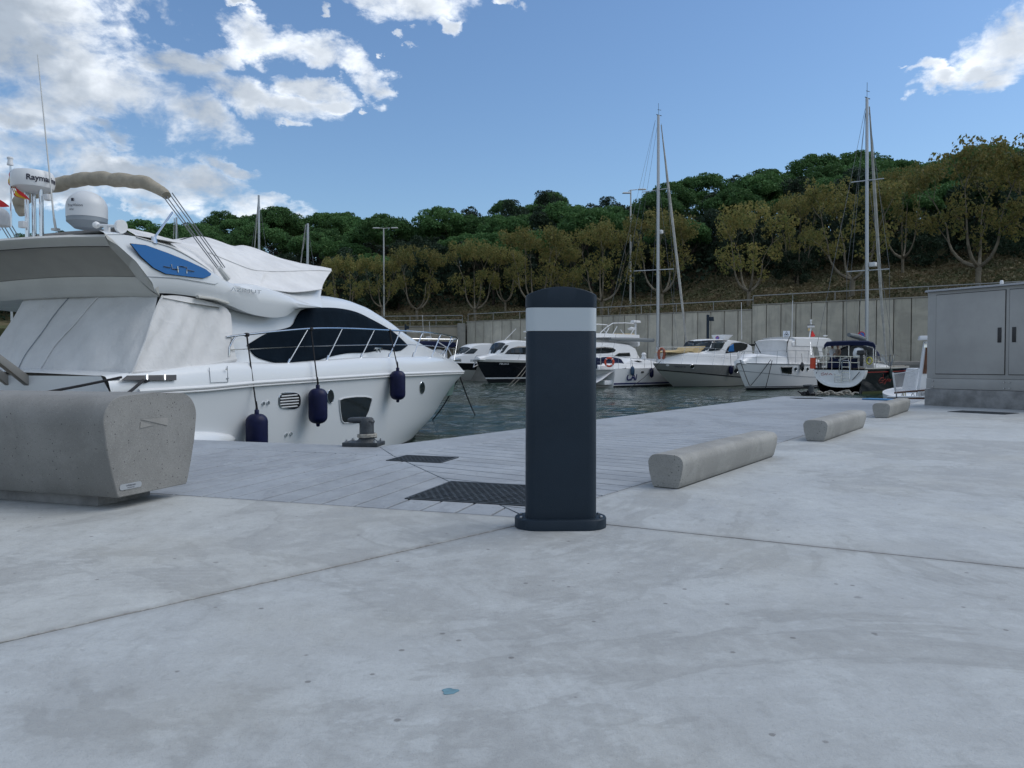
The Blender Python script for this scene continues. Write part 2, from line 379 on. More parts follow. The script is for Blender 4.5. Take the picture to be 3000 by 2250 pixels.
M['steel'] = mat('polished_steel', (0.62, 0.64, 0.66), 0.14, 1.0)
M['cabinet'] = mat('grey_cabinet_paint', (0.345, 0.345, 0.335), 0.48, 0.0, 0.4, var=0.16, vscale=1.6, bump=0.04, bscale=120)
M['plinth'] = mat('grey_plinth_concrete', (0.28, 0.282, 0.28), 0.85, var=0.40, vscale=5, bump=0.5, bscale=30)
M['black'] = mat('black_plastic', (0.012, 0.012, 0.014), 0.4)
M['rope_black'] = mat('black_rope', (0.010, 0.010, 0.013), 0.85, bump=0.5, bscale=150)
M['rope_white'] = mat('worn_white_rope', (0.42, 0.40, 0.35), 0.9, var=0.4, vscale=40, bump=0.5, bscale=150)
M['gel'] = mat('white_gelcoat', (0.655, 0.68, 0.70), 0.25, 0, 0.5, coat=0.25)
M['gel_warm'] = mat('cream_gelcoat', (0.56, 0.555, 0.52), 0.35, 0, 0.45, var=0.10, vscale=1.4)
M['canvas'] = mat('white_boat_canvas', (0.66, 0.66, 0.66), 0.85, 0, 0.2, var=0.10, vscale=1.8, bump=0.55, bscale=3.2)
M['canvas_grey'] = mat('off_white_boat_canvas', (0.60, 0.605, 0.60), 0.85, 0, 0.2, var=0.12, vscale=2.0, bump=1.0, bscale=2.2)
def cloth(name, col, amp=.10, sc=2.4):
    m = mat(name, col, 0.88, 0, 0.15, var=0.12, vscale=2.0); t = m.node_tree; h = NT(t); b = t.nodes['Principled BSDF']; co = h.n('ShaderNodeTexCoord').outputs['Object']
    bn = h.n('ShaderNodeBump'); bn.inputs['Strength'].default_value = 1.0; bn.inputs['Distance'].default_value = amp
    w1 = h.noise(h.scale(co, (1.0, 1.0, 0.45), (0, 0, 0), (0.35, 0.2, 0.5)), sc, 2, 0.4, 0.5); w2 = h.noise(h.scale(co, (1, 1, 1), (3, 1, 0), (0.8, 0, 0)), sc * 4, 3, 0.6, 0.8); w3 = h.noise(co, sc * 40, 2, 0.5)
    h.put(bn.inputs['Height'], h.m('ADD', w1, h.m('ADD', h.m('MULTIPLY', w2, 0.16), h.m('MULTIPLY', w3, 0.01)))); t.links.new(bn.outputs[0], b.inputs['Normal']); return m
M['canvas'] = cloth('white_boat_canvas', (0.68, 0.68, 0.68), .05); M['canvas_grey'] = cloth('off_white_boat_canvas', (0.62, 0.625, 0.62), .06)
M['beige'] = mat('beige_canvas', (0.36, 0.325, 0.26), 0.9, 0, 0.2, var=0.22, vscale=6, bump=0.9, bscale=9)
M['mesh_black'] = mat('black_mesh_cover', (0.006, 0.012, 0.020), 0.8, 0, 0.04, var=0.2, vscale=4, bump=0.25, bscale=30)
M['glass_dark'] = mat('tinted_glass', (0.008, 0.011, 0.013), 0.06, 0, 0.6)
M['glass_win'] = mat('clear_boat_window', (0.030, 0.045, 0.055), 0.08, 0, 0.35, var=0.6, vscale=1.5)
M['glass_blue'] = mat('blue_acrylic', (0.020, 0.13, 0.36), 0.22, 0, 0.25)
M['navy'] = mat('navy_vinyl', (0.007, 0.010, 0.050), 0.45, 0, 0.22, var=0.3, vscale=9)
M['navy_canvas'] = mat('navy_canvas', (0.010, 0.016, 0.048), 0.9, 0, 0.2, bump=0.4, bscale=8)
M['hull_black'] = mat('black_blue_gelcoat', (0.006, 0.006, 0.012), 0.12, 0, 0.5, coat=0.4)
M['antifoul'] = mat('dark_antifouling', (0.010, 0.012, 0.016), 0.7)
M['hull_grey'] = mat('grey_gelcoat', (0.20, 0.205, 0.20), 0.2, 0, 0.5, coat=0.3, var=0.08)
M['wood'] = mat('varnished_wood', (0.13, 0.045, 0.018), 0.35, var=0.4, vscale=12)
M['teak'] = mat('teak_deck', (0.30, 0.21, 0.12), 0.7, var=0.3, vscale=20)
M['alu'] = mat('anodised_mast', (0.36, 0.38, 0.40), 0.35, 0.7)
M['sail'] = mat('furled_sail', (0.48, 0.48, 0.46), 0.9, var=0.3, vscale=3)
M['white'] = mat('white_plastic', (0.68, 0.69, 0.70), 0.35, 0, 0.4)
M['dome'] = mat('satcom_dome_plastic', (0.56, 0.58, 0.60), 0.38, 0, 0.4)
M['dome_grey'] = mat('grey_dome_base', (0.22, 0.25, 0.28), 0.5)
M['orange'] = mat('orange_lifebuoy', (0.62, 0.07, 0.025), 0.5)
M['red'] = mat('flag_red', (0.52, 0.02, 0.02), 0.8)
M['yellow'] = mat('flag_yellow', (0.62, 0.40, 0.02), 0.8)
M['ink'] = mat('dark_print', (0.012, 0.012, 0.03), 0.5)
M['navyink'] = mat('navy_print', (0.012, 0.015, 0.11), 0.4)
M['redink'] = mat('red_print', (0.42, 0.05, 0.04), 0.5)
M['palink'] = mat('pale_print', (0.60, 0.62, 0.64), 0.4)
M['chrome'] = mat('chrome_letters', (0.30, 0.32, 0.35), 0.25, 0.8)
M['rail_grey'] = mat('grey_galvanised_rail', (0.27, 0.275, 0.27), 0.5, 0.2)
M['lamp_white'] = mat('galvanised_lamp_post', (0.45, 0.46, 0.45), 0.5, 0.2)
M['cushion'] = mat('tan_cushion', (0.50, 0.38, 0.20), 0.85)
M['blue_paint'] = mat('pale_blue_paint_spill', (0.14, 0.27, 0.33), 0.7, var=0.35, vscale=30)

# ================================================================== THE QUAY (L-shaped, water beyond its outer edges)
e1 = Vector((0.950, -0.312, 0)); n1 = Vector((0.312, 0.950, 0))      # first arm: along, outward
e2 = Vector((0.568, 0.823, 0)); n2 = Vector((-0.823, 0.568, 0))       # second arm: along, outward
I0 = at_z(1548, 1517); I0 = Vector((I0.x, I0.y, 0))                    # inner corner where the boards start
D0 = at_z(2270, 1160)                                                   # far corner of the second arm
def cross2(a, b): return a.x * b.y - a.y * b.x
def meet(p, d, q_, e):
    t = cross2(q_ - p, e) / cross2(d, e); return p + d * t
w1 = (at_z(970, 1303) - I0).dot(n1); w2 = (at_z(1900, 1210) - I0).dot(n2)
C0 = meet(I0 + n1 * w1, e1, I0 + n2 * w2, e2)
D0 = C0 + e2 * ((D0 - C0).dot(e2))
e3 = Vector((0.64, -0.768, 0)); n3 = Vector((0.768, 0.64, 0))
COP = 0.46                                                              # plain coping strip along the water
Cc = meet(I0 + n1 * (w1 - COP), e1, I0 + n2 * (w2 - COP), e2)
mit = (Cc - I0).normalized()
LEFT = -14.0
def V(p, z=0.0): return Vector((p.x, p.y, z))
top = [C0 + e1 * LEFT, C0, D0, D0 + e3 * 30, D0 + e3 * 30 + Vector((0, -20, 0)), Vector((-22, -8, 0)), C0 + e1 * LEFT + Vector((-6, -4, 0))]
qb = MB(); qb.poly([V(p, -0.026) for p in top]); struct('quay_base', qb, M['joint'], smooth=0)
qs = MB()
for a, b in zip(top[:4], top[1:4]):
    n = Vector((-(b - a).y, (b - a).x, 0)).normalized()
    qs.add([V(a, -0.028), V(b, -0.028), V(b, -4), V(a, -4)], [(0, 1, 2, 3)])
struct('quay_wall', qs, M['quay_side'], smooth=0)
pav = obj('quay_paving', None); pav['kind'] = 'structure'
TH = 0.024
def flat_piece(name, pts, m, bev=0.0025, label=None):
    b = MB(); b.poly([V(p, -TH) for p in pts], (0, 0, TH)); o = part(name, b, m, pav, bev=bev, smooth=30, seg=1)
    if label: o['label'] = label
    return o
def inset(pts, g):
    n = len(pts); out = []
    for i in range(n):
        p0, p1, p2 = pts[i - 1], pts[i], pts[(i + 1) % n]
        d1 = (p1 - p0).normalized(); d2 = (p2 - p1).normalized()
        a = p0 + Vector((-d1.y, d1.x, 0)) * g; b_ = p1 + Vector((-d2.y, d2.x, 0)) * g
        out.append(meet(a, d1, b_, d2) if abs(cross2(d1, d2)) > 1e-4 else p1 + Vector((-d1.y, d1.x, 0)) * g)
    return out
def ccw(p):
    a = sum(cross2(p[i], p[(i + 1) % len(p)]) for i in range(len(p))); return p if a > 0 else p[::-1]
def ragged(name, poly_, g, m, label=None):
    """slab with slightly uneven joint edges"""
    pts = inset(ccw(poly_), g); out = []
    for i, p in enumerate(pts):
        r_ = pts[(i + 1) % len(pts)]; L = (r_ - p).length; k = max(1, min(60, int(L / 0.14)))
        nn = Vector((-(r_ - p).y, (r_ - p).x, 0)).normalized()
        for j in range(k):
            q_ = p.lerp(r_, j / k)
            if 0 < j: q_ = q_ + nn * random.uniform(-0.0022, 0.0022)
            out.append(q_)
    return flat_piece(name, out, m, bev=0.0018, label=label)
# four big trowelled slabs that meet under the lamp
def _():pass
ragged('concrete_slab', [J, I0, I0 + e1 * LEFT, I0 + e1 * LEFT + Vector((-6, -12, 0)), J + dL * 14], 0.004, M['slab_warm'])
ragged('concrete_slab', [J, J + dL * 14, Vector((2, -12, 0)), J + dR * 16], 0.004, M['slab'])
endR = I0 + e2 * 9.75
Dr = D0 + e3 * 29
far_j = I0 + e2 * ((D0 - I0).dot(e2) - 0.02)
s3 = ragged('concrete_slab', [J, J + dR * 16, J + dR * 16 + Vector((16, 10, 0)), meet(I0 + e2 * 6.2, Vector((0.88, -0.47, 0)), Vector((24, 0, 0)), Vector((0, 1, 0))), I0 + e2 * 6.2, I0], 0.004, M['slab'])
s4 = ragged('concrete_slab', [I0 + e2 * 6.2, meet(I0 + e2 * 6.2, Vector((0.88, -0.47, 0)), Vector((24, 0, 0)), Vector((0, 1, 0))), V(D0 + e3 * 24), far_j + e3 * 0.3, far_j], 0.004, M['slab'])
# board-marked strips: one piece for every board
BW, GAP = 0.155, 0.012
def board_row(org, e, n, length, count, sgn):
    shared = {}
    for i in range(count):
        a = BW * i * sgn; b = BW * (i + 1) * sgn
        A, B = org + e * a, org + e * b
        def end(P_):   # clipped by the mitre
            L = length; P2 = P_ + n * L
            side = cross2(mit, P_ + n * L * 0.5 - I0)
            return P2
        pa, pb = A + n * length, B + n * length
        lo, hi = (A, B)
        # mitre clip: keep the part on this arm's side
        poly_ = [A, B, pb, pa]
        keep = []
        s_ = 1 if sgn < 0 else -1
        for k in range(4):
            p, r_ = poly_[k], poly_[(k + 1) % 4]; fp = cross2(mit, p - I0) * s_; fr = cross2(mit, r_ - I0) * s_
            if fp >= -0.002: keep.append(p)
            if (fp >= -0.002) != (fr >= -0.002): keep.append(p.lerp(r_, (fp + 0.002) / (fp - fr)))
        if len(keep) < 3: continue
        full = len(keep) == 4 and all((x - y).length < 1e-6 for x, y in zip(keep, poly_))
        if full and 'me' in shared:
            o = obj('board', shared['me'], pav); o.location = e * (a - shared['a'])
        else:
            try: pts = inset(ccw(keep), GAP / 2)
            except Exception: continue
            o = flat_piece('board', pts, M['board'], bev=0.0015)
            if full: shared['me'] = o.data; shared['a'] = a
        o.location.z -= 0.0006 * random.random()
board_row(I0, e1, n1, w1 - COP, 78, -1)
nb = int(((D0 - I0).dot(e2) - 0.55) / BW)
board_row(I0, e2, n2, w2 - COP, nb, 1)
# the board strips run on past the corner up to the mitre
for k in range(1, 12):
    pass
endb = I0 + e2 * (nb * BW)
ragged('coping', [C0, C0 + e1 * LEFT, C0 + e1 * LEFT - n1 * COP, Cc], 0.003, M['board'])
ragged('coping', [C0, Cc, endb + n2 * (w2 - COP), endb, far_j, D0], 0.003, M['board'])
# ================================================================== WATER
WZ = -1.2
def water_mat():
    m = bpy.data.materials.new('harbour_water'); m.use_nodes = True; t = m.node_tree; b = t.nodes['Principled BSDF']; h = NT(t)
    geo = h.n('ShaderNodeNewGeometry').outputs['Position']
    b.inputs['Base Color'].default_value = (0.016, 0.036, 0.024, 1); b.inputs['Roughness'].default_value = 0.05
    b.inputs['IOR'].default_value = 1.33; b.inputs['Specular IOR Level'].default_value = 0.5
    g = h.scale(geo, (1, 1, 1), (0, 0, 0), (0, 0, R(-20)))
    h1 = h.noise(h.scale(g, (0.45, 1.0, 1)), 1.6, 3, 0.5, 0.6); h2 = h.noise(h.scale(g, (0.5, 1.2, 1)), 6.0, 4, 0.6, 0.3); h3 = h.noise(g, 0.35, 2, 0.5)
    calm = h.step(h.noise(h.scale(geo, (1, 0.5, 1)), 0.16, 2), 0.35, 0.6, 0.35, 1.0)
    bn = h.n('ShaderNodeBump'); bn.inputs['Distance'].default_value = 0.14
    h.put(bn.inputs['Strength'], h.m('MULTIPLY', calm, 0.9))
    h.put(bn.inputs['Height'], h.m('ADD', h.m('MULTIPLY', h1, 0.8), h.m('ADD', h.m('MULTIPLY', h2, 0.30), h.m('MULTIPLY', h3, 0.35))))
    t.links.new(bn.outputs[0], b.inputs['Normal']); return m
def wave_sheet():
    rg = np.random.default_rng(12)
    xs = np.concatenate([np.arange(-60, -12, 1.2), np.arange(-12, 34, 0.20), np.arange(34, 72, 1.2)])
    ys = [4.0]
    while ys[-1] < 128: ys.append(ys[-1] + 0.06 + 0.0022 * ys[-1] ** 1.12)
    ys = np.array(ys); X_, Y_ = np.meshgrid(xs, ys); Zw = np.zeros_like(X_)
    for i in range(70):
        lam = math.exp(rg.uniform(math.log(0.30), math.log(2.2))); th = rg.normal(1.25, 0.55); k_ = 2 * math.pi / lam
        cut = np.clip((lam / (np.interp(Y_, ys[:-1], np.diff(ys)) * 3.0)) - .6, 0, 1)
        Zw += cut * 0.0049 * lam ** 1.0 * np.sin(k_ * (X_ * math.cos(th) + Y_ * math.sin(th)) + rg.uniform(0, 6.28))
    gust = 0.65 + 0.35 * np.sin(X_ * 0.21 + 1.3 * np.sin(Y_ * 0.11)) * np.cos(Y_ * 0.17 + 0.8 * np.sin(X_ * 0.13))
    edge = np.clip(np.minimum.reduce([X_ + 60, 72 - X_ - 1, Y_ - 4, Y_.max() - Y_]) / 2, 0, 1)
    Zw *= gust * edge
    co = np.stack([X_, Y_, WZ + Zw], -1).reshape(-1, 3); nx, ny = len(xs), len(ys)
    idx = np.arange(nx * ny).reshape(ny, nx); F = np.stack([idx[:-1, :-1], idx[:-1, 1:], idx[1:, 1:], idx[1:, :-1]], -1).reshape(-1, 4)
    me = bpy.data.meshes.new('water'); me.vertices.add(len(co)); me.vertices.foreach_set('co', co.ravel()); me.loops.add(F.size); me.loops.foreach_set('vertex_index', F.ravel().astype(np.int32))
    me.polygons.add(len(F)); me.polygons.foreach_set('loop_start', np.arange(0, F.size, 4, dtype=np.int32)); me.update(); me.validate(); me.shade_smooth(); return me, xs[0], xs[-1], ys[0], ys[-1]
wm_ = water_mat(); me, x0, x1, y0, y1 = wave_sheet(); me.materials.append(wm_); o = obj('water', me); o['kind'] = 'structure'
wb = MB()
for (xa, ya, xb, yb) in ((-400, -5, 400, y0), (-400, y0, x0, y1), (x1, y0, 400, y1), (-400, y1, 400, 260)): wb.add([(xa, ya, WZ), (xb, ya, WZ), (xb, yb, WZ), (xa, yb, WZ)], [(0, 1, 2, 3)])
struct('water', wb, wm_, smooth=0)
sb_ = MB(); sb_.add([(-400, -60, -5), (400, -60, -5), (400, 500, -5), (-400, 500, -5)], [(0, 1, 2, 3)])
struct('seabed', sb_, mat('dark_mud', (0.02, 0.03, 0.025), 0.9), smooth=0)

# ================================================================== FAR SHORE: terrain, quay, walls
W0 = Vector((32.5, 60, 0)); WD = Vector((-0.8, 0.6, 0)); WN = Vector((-0.6, -0.8, 0))     # wall foot line, towards the left; WN faces the water
def wall_t(a): return (W0.x - W0.y * a) / (0.8 + 0.6 * a) if a > -1.1 else 200
def wall_d(a):
    if a < -0.10: return W0.y + 0.6 * wall_t(-0.10) + (-0.10 - a) * 12
    return W0.y + 0.6 * wall_t(a)
def A_(px): return (px - CX) / F_PX
skyl = [(A_(-800), 700), (A_(0), 690), (A_(300), 672), (A_(400), 662), (A_(560), 648), (A_(700), 628), (A_(790), 630), (A_(900), 640), (A_(1000), 640), (A_(1080), 650),
        (A_(1150), 655), (A_(1230), 628), (A_(1350), 632), (A_(1480), 600), (A_(1600), 572), (A_(1750), 580), (A_(1850), 572), (A_(1960), 548), (A_(2100), 545),
        (A_(2280), 528), (A_(2350), 522), (A_(2450), 505), (A_(2620), 478), (A_(2760), 482), (A_(3000), 470), (A_(3600), 460)]
edge_y = [(A_(0), 930), (A_(1150), 905), (A_(1400), 900), (A_(1700), 880), (A_(1950), 855), (A_(2100), 822), (A_(2400), 790), (A_(2700), 765), (A_(3000), 755), (A_(3600), 745)]
def wall_top(a): return 5.75 if a > A_(2204) else 5.35
RIDGE = 66
def ground_z(a, s):
    dw = wall_d(a); zt = wall_top(a) - 0.25
    s0 = 18.0; z0 = HCAM + (1066 - interp(edge_y, a)) / F_PX * (dw + s0) - 0.3
    zr = HCAM + (1066 - interp(skyl, a)) / F_PX * (dw + RIDGE) - 10.2
    if s < s0: f = max(0, s) / s0; z = zt + (z0 - zt) * (f ** 1.15)
    elif s < RIDGE: f = (s - s0) / (RIDGE - s0); z = z0 + (zr - z0) * (0.55 * f + 0.45 * math.sin(f * math.pi / 2))
    else: z = zr - (s - RIDGE) * 0.10
    return z + 0.35 * math.sin(a * 37 + s * 0.21) * min(1, max(0, s) / 10)
def on_hill(a, s):
    d = wall_d(a) + s; return Vector((a * d, d, ground_z(a, s)))
def hill_mat():
    m = bpy.data.materials.new('dry_grass_slope'); m.use_nodes = True; t = m.node_tree; b = t.nodes['Principled BSDF']; h = NT(t)
    geo = h.n('ShaderNodeNewGeometry').outputs['Position']
    c = h.mix(h.step(h.noise(geo, 0.25, 5, 0.7), 0.4, 0.62), (0.165, 0.135, 0.082), (0.08, 0.096, 0.044))
    c = h.mix(h.step(h.noise(geo, 1.6, 5, 0.75), 0.45, 0.68), c, (0.085, 0.062, 0.040))
    c = h.mix(h.m('MULTIPLY', h.step(h.noise(geo, 3.3, 4, 0.7), 0.6, 0.75), 0.6), c, (0.14, 0.11, 0.07))
    h.put(b.inputs['Base Color'], c); b.inputs['Roughness'].default_value = 0.95; b.inputs['Specular IOR Level'].default_value = 0.1
    bn = h.n('ShaderNodeBump'); bn.inputs['Strength'].default_value = 0.9; bn.inputs['Distance'].default_value = 0.3
    h.put(bn.inputs['Height'], h.noise(geo, 2.2, 6, 0.75)); t.links.new(bn.outputs[0], b.inputs['Normal']); return m
gm = MB(); rows = []
ss = [0.35, 2, 4, 7, 10, 14, 18, 24, 32, 40, 50, 58, 66, 80, 110, 160, 240]
rows.append([on_hill(a, 0.3) - Vector((0, 0, 9)) for a in [(-1.35 + 2.75 * k / 110) for k in range(111)]])
for s in ss:
    rows.append([on_hill(a, s) for a in [(-1.35 + 2.75 * k / 110) for k in range(111)]])
gm.loft(rows); struct('hillside', gm, hill_mat(), smooth=60)
M['wallc'] = mat('stained_wall_concrete', (0.29, 0.275, 0.235), 0.88, var=0.0, col2=(0.20, 0.195, 0.175), vscale=0.8, bump=0.25, bscale=6)
def stained_wall():
    m = bpy.data.materials.new('stained_wall_panels'); m.use_nodes = True; t = m.node_tree; b = t.nodes['Principled BSDF']; h = NT(t)
    geo = h.n('ShaderNodeNewGeometry').outputs['Position']
    c = h.mix(h.step(h.noise(geo, 0.7, 6, 0.65, 0.6), 0.38, 0.62), (0.45, 0.425, 0.355), (0.37, 0.352, 0.30))
    run = h.noise(h.scale(geo, (2.2, 2.2, 0.22)), 1.3, 6, 0.7)
    c = h.mix(h.m('MULTIPLY', h.step(run, 0.50, 0.70), 0.60), c, (0.24, 0.23, 0.20))
    c = h.mix(h.m('MULTIPLY', h.step(h.noise(geo, 1.9, 5, 0.7), 0.6, 0.72), 0.4), c, (0.34, 0.33, 0.30))
    oi = h.n('ShaderNodeObjectInfo').outputs['Random']
    vm = h.n('ShaderNodeVectorMath', operation='SCALE'); h.put(vm.inputs[0], c); h.put(vm.inputs['Scale'], h.step(oi, 0, 1, 0.86, 1.10, False)); 
    h.put(b.inputs['Base Color'], vm.outputs[0]); b.inputs['Roughness'].default_value = 0.9; b.inputs['Specular IOR Level'].default_value = 0.2
    bn = h.n('ShaderNodeBump'); bn.inputs['Strength'].default_value = 0.3; bn.inputs['Distance'].default_value = 0.03
    h.put(bn.inputs['Height'], h.noise(geo, 5, 6, 0.7)); t.links.new(bn.outputs[0], b.inputs['Normal']); return m
M['wallp'] = stained_wall()
# far quay in front of the wall
QZ = 0.80
def wl(t, out, z): p = W0 + WD * t + WN * out; return Vector((p.x, p.y, z))
fq = MB(); rowA = []
prof = [(-0.6, QZ), (4.6, QZ), (4.9, QZ - 0.06), (5.0, QZ - 0.25), (5.0, QZ - 0.45), (4.85, QZ - 0.5), (4.85, -4)]
fq.loft([[wl(t, o_, z_) for (o_, z_) in prof] for t in (-60, 0, 30, 60, 150)])
struct('far_quay', fq, mat('far_quay_concrete', (0.27, 0.26, 0.235), 0.9, var=0.35, vscale=0.7), smooth=20)
PW = 1.27; T_STEP = wall_t(A_(2204)); T_END = wall_t(A_(1352))
wall_hi = thing('retaining_wall', 'tall grey concrete panel wall behind the moored sailboats, higher right-hand section', 'retaining wall', wl(T_STEP, 0, QZ), math.atan2(WD.y, WD.x))
wall_lo = thing('retaining_wall', 'lower long grey concrete panel wall section left of the step, behind the motorboats', 'retaining wall', wl(T_STEP, 0, QZ), math.atan2(WD.y, WD.x))
def panels(parent, sgn, count, ztop):
    # local frame: x along the wall towards the left end, +y behind?  WN is on the left of -WD
    yn = (Vector((WN.x, WN.y, 0))).dot(Vector((-WD.y, WD.x, 0)))     # +-1
    H = ztop - QZ; b = MB()
    b.box((PW / 2 * sgn, yn * 0.11, (H) / 2), (PW - 0.06, 0.22, H)); me = b.mesh('wall_panel', M['wallp'], bev=0.02, seg=1)
    for i in range(count):
        o = obj('wall_panel', me, parent); o.location = (PW * i * sgn, random.uniform(-0.006, 0.006), 0)
    b = MB(); b.box((PW * count / 2 * sgn, -yn * 0.14, H / 2 - 0.05), (PW * count, 0.28, H - 0.1)); part('wall_core', b, M['joint'], parent, smooth=0)
    b = MB(); b.box((PW * count / 2 * sgn, yn * 0.06, H + 0.055), (PW * count - 0.01, 0.44, 0.10)); part('wall_cap', b, M['wallc'], parent, bev=0.015, seg=1)
    return yn
n_lo = int((T_END - T_STEP) / PW)
YN = panels(wall_hi, -1, 30, 5.75); panels(wall_lo, 1, n_lo, 5.35)
def railing(name, label, pts, h_, step, extra_mid=False):
    base = pts[0]; t = thing(name, label, 'railing', base)
    rel = [p - base for p in pts]
    r_ = MB(); r_.tube([p + Vector((0, 0, h_)) for p in rel], 0.042, 8); part('handrail', r_, M['rail_grey'], t)
    if extra_mid:
        r_ = MB(); r_.tube([p + Vector((0, 0, h_ * 0.55)) for p in rel], 0.03, 6); part('mid_rail', r_, M['lamp_white'], t)
    pm = MB(); pm.tube([(0, 0, 0), (0, 0, h_ - 0.04)], 0.032, 6); me = pm.mesh('post', M['rail_grey'])
    for a, b in zip(rel, rel[1:]):
        L = (b - a).length; k = max(1, int(L / step))
        for i in range(k + (1 if b is rel[-1] else 0)):
            o = obj('post', me, t); o.location = a.lerp(b, i / k)
    return t
railing('railing', 'long pale tubular handrail on top of the higher wall, ending behind the grey cabinet', [wl(T_STEP - 38, -0.05, 5.9), wl(T_STEP, -0.05, 5.9)], 0.72, 3.4)
railing('railing', 'pale tubular handrail running down along the top of the lower long wall', [wl(T_STEP, -0.05, 5.5), wl(T_STEP + PW * n_lo, -0.05, 5.5)], 0.78, 3.4)
# lower beige wall at the left end
TL = T_STEP + PW * n_lo + 0.3
pL = wl(TL, 0, QZ); d5 = Vector((-0.985, 0.17, 0)).normalized()
bw = thing('retaining_wall', 'low beige rendered wall with a pillar, seen past the bow rail of the big yacht', 'retaining wall', pL, math.atan2(d5.y, d5.x))
b = MB(); b.box((0.4, 0.1, 2.2), (0.9, 1.0, 4.45)); part('pillar', b, M['wallc'], bw, bev=0.03)
M['beigewall'] = mat('beige_render', (0.36, 0.32, 0.25), 0.9, var=0.18, vscale=0.4)
pm = MB(); pm.box((1.2, 0.0, 2.02), (2.38, 0.3, 4.05)); me = pm.mesh('wall_panel', M['beigewall'], bev=0.012, seg=1)
for i in range(17): o = obj('wall_panel', me, bw); o.location = (0.86 + i * 2.4, 0, 0)
b = MB(); b.box((21.3, 0.02, 4.13), (40.8, 0.5, 0.12)); part('wall_cap', b, M['wallc'], bw, bev=0.01)
def b5(x, z): return Vector((pL.x + d5.x * x, pL.y + d5.y * x, z))
railing('railing', 'thin pale railing on top of the beige wall left of the pillar', [b5(0.4, QZ + 4.2), b5(16, QZ + 4.2), b5(19.5, QZ + 3.6), b5(40, QZ + 3.6)], 1.15, 3.0, True)

# ================================================================== VEGETATION
def leaf_mesh(name, C, size, m, up=0.0, aspect=1.6):
    """C: (n,3) centres, one bent leaf-sized quad each"""
    n = len(C); rng = np.random.default_rng(len(C)); N = rng.normal(size=(n, 3)); N[:, 2] += up; N /= np.linalg.norm(N, axis=1)[:, None]
    T = rng.normal(size=(n, 3)); T -= (T * N).sum(1)[:, None] * N; T /= np.linalg.norm(T, axis=1)[:, None]; B = np.cross(N, T)
    sz = (size * rng.uniform(0.55, 1.35, n))[:, None]
    co = np.stack([C - T * sz * aspect / 2, C - B * sz / 2 * 0.9 + N * sz * .12, C + T * sz * aspect / 2, C + B * sz / 2 * 0.9 + N * sz * .12], 1).reshape(-1, 3)
    me = bpy.data.meshes.new(name); me.vertices.add(4 * n); me.vertices.foreach_set('co', co.ravel())
    me.loops.add(4 * n); me.loops.foreach_set('vertex_index', np.arange(4 * n, dtype=np.int32))
    me.polygons.add(n); me.polygons.foreach_set('loop_start', np.arange(0, 4 * n, 4, dtype=np.int32))
    me.update(); me.validate(); me.materials.append(m); return me
def leaf_mat(name, cols, tr=0.25, sc=0.7):
    m = bpy.data.materials.new(name); m.use_nodes = True; t = m.node_tree; b = t.nodes['Principled BSDF']; h = NT(t)
    geo = h.n('ShaderNodeNewGeometry').outputs['Position']; oi = h.n('ShaderNodeObjectInfo').outputs['Random']
    c = h.mix(h.step(h.noise(geo, sc, 4, 0.7), 0.36, 0.64), cols[0], cols[1])
    c = h.mix(h.step(h.noise(geo, sc * 6, 2, 0.7), 0.50, 0.68), c, cols[2])
    vm = h.n('ShaderNodeVectorMath', operation='SCALE'); h.put(vm.inputs[0], c); h.put(vm.inputs['Scale'], h.step(oi, 0, 1, 0.78, 1.2, False)); c = vm.outputs[0]
    h.put(b.inputs['Base Color'], c); b.inputs['Roughness'].default_value = 0.7; b.inputs['Specular IOR Level'].default_value = 0.2
    tb = h.n('ShaderNodeBsdfTranslucent'); h.put(tb.inputs[0], c); mx = h.n('ShaderNodeMixShader'); mx.inputs[0].default_value = tr
    t.links.new(b.outputs[0], mx.inputs[1]); t.links.new(tb.outputs[0], mx.inputs[2]); t.links.new(mx.outputs[0], t.nodes['Material Output'].inputs[0])
    return m
M['pine_leaf'] = leaf_mat('pine_needles', ((0.080, 0.170, 0.055), (0.048, 0.118, 0.042), (0.122, 0.205, 0.072)), 0.25)
M['oak_leaf'] = leaf_mat('holm_oak_leaves', ((0.030, 0.055, 0.032), (0.020, 0.038, 0.024), (0.055, 0.085, 0.050)), 0.15)
M['plane_leaf'] = leaf_mat('autumn_plane_leaves', ((0.225, 0.200, 0.068), (0.110, 0.150, 0.050), (0.34, 0.265, 0.095)), 0.42, 1.3)
M['bark_dark'] = mat('dark_pine_bark', (0.050, 0.036, 0.028), 0.95, var=0.4, vscale=4)
M['bark_pale'] = mat('mottled_plane_bark', (0.21, 0.185, 0.14), 0.9, col2=(0.11, 0.095, 0.07), vscale=2.2)
rng = np.random.default_rng(3)
def clump_points(centers, radii, per, flat=0.8):
    out = []
    for (c, r_) in zip(centers, radii):
        k = int(per * r_ * r_); d = rng.normal(size=(k, 3)); d /= np.linalg.norm(d, axis=1)[:, None]
        rr = r_ * (rng.uniform(0.35, 1, k) ** 0.45)[:, None]; p = d * rr; p[:, 2] *= flat; out.append(p + np.array(c))
    return np.concatenate(out)
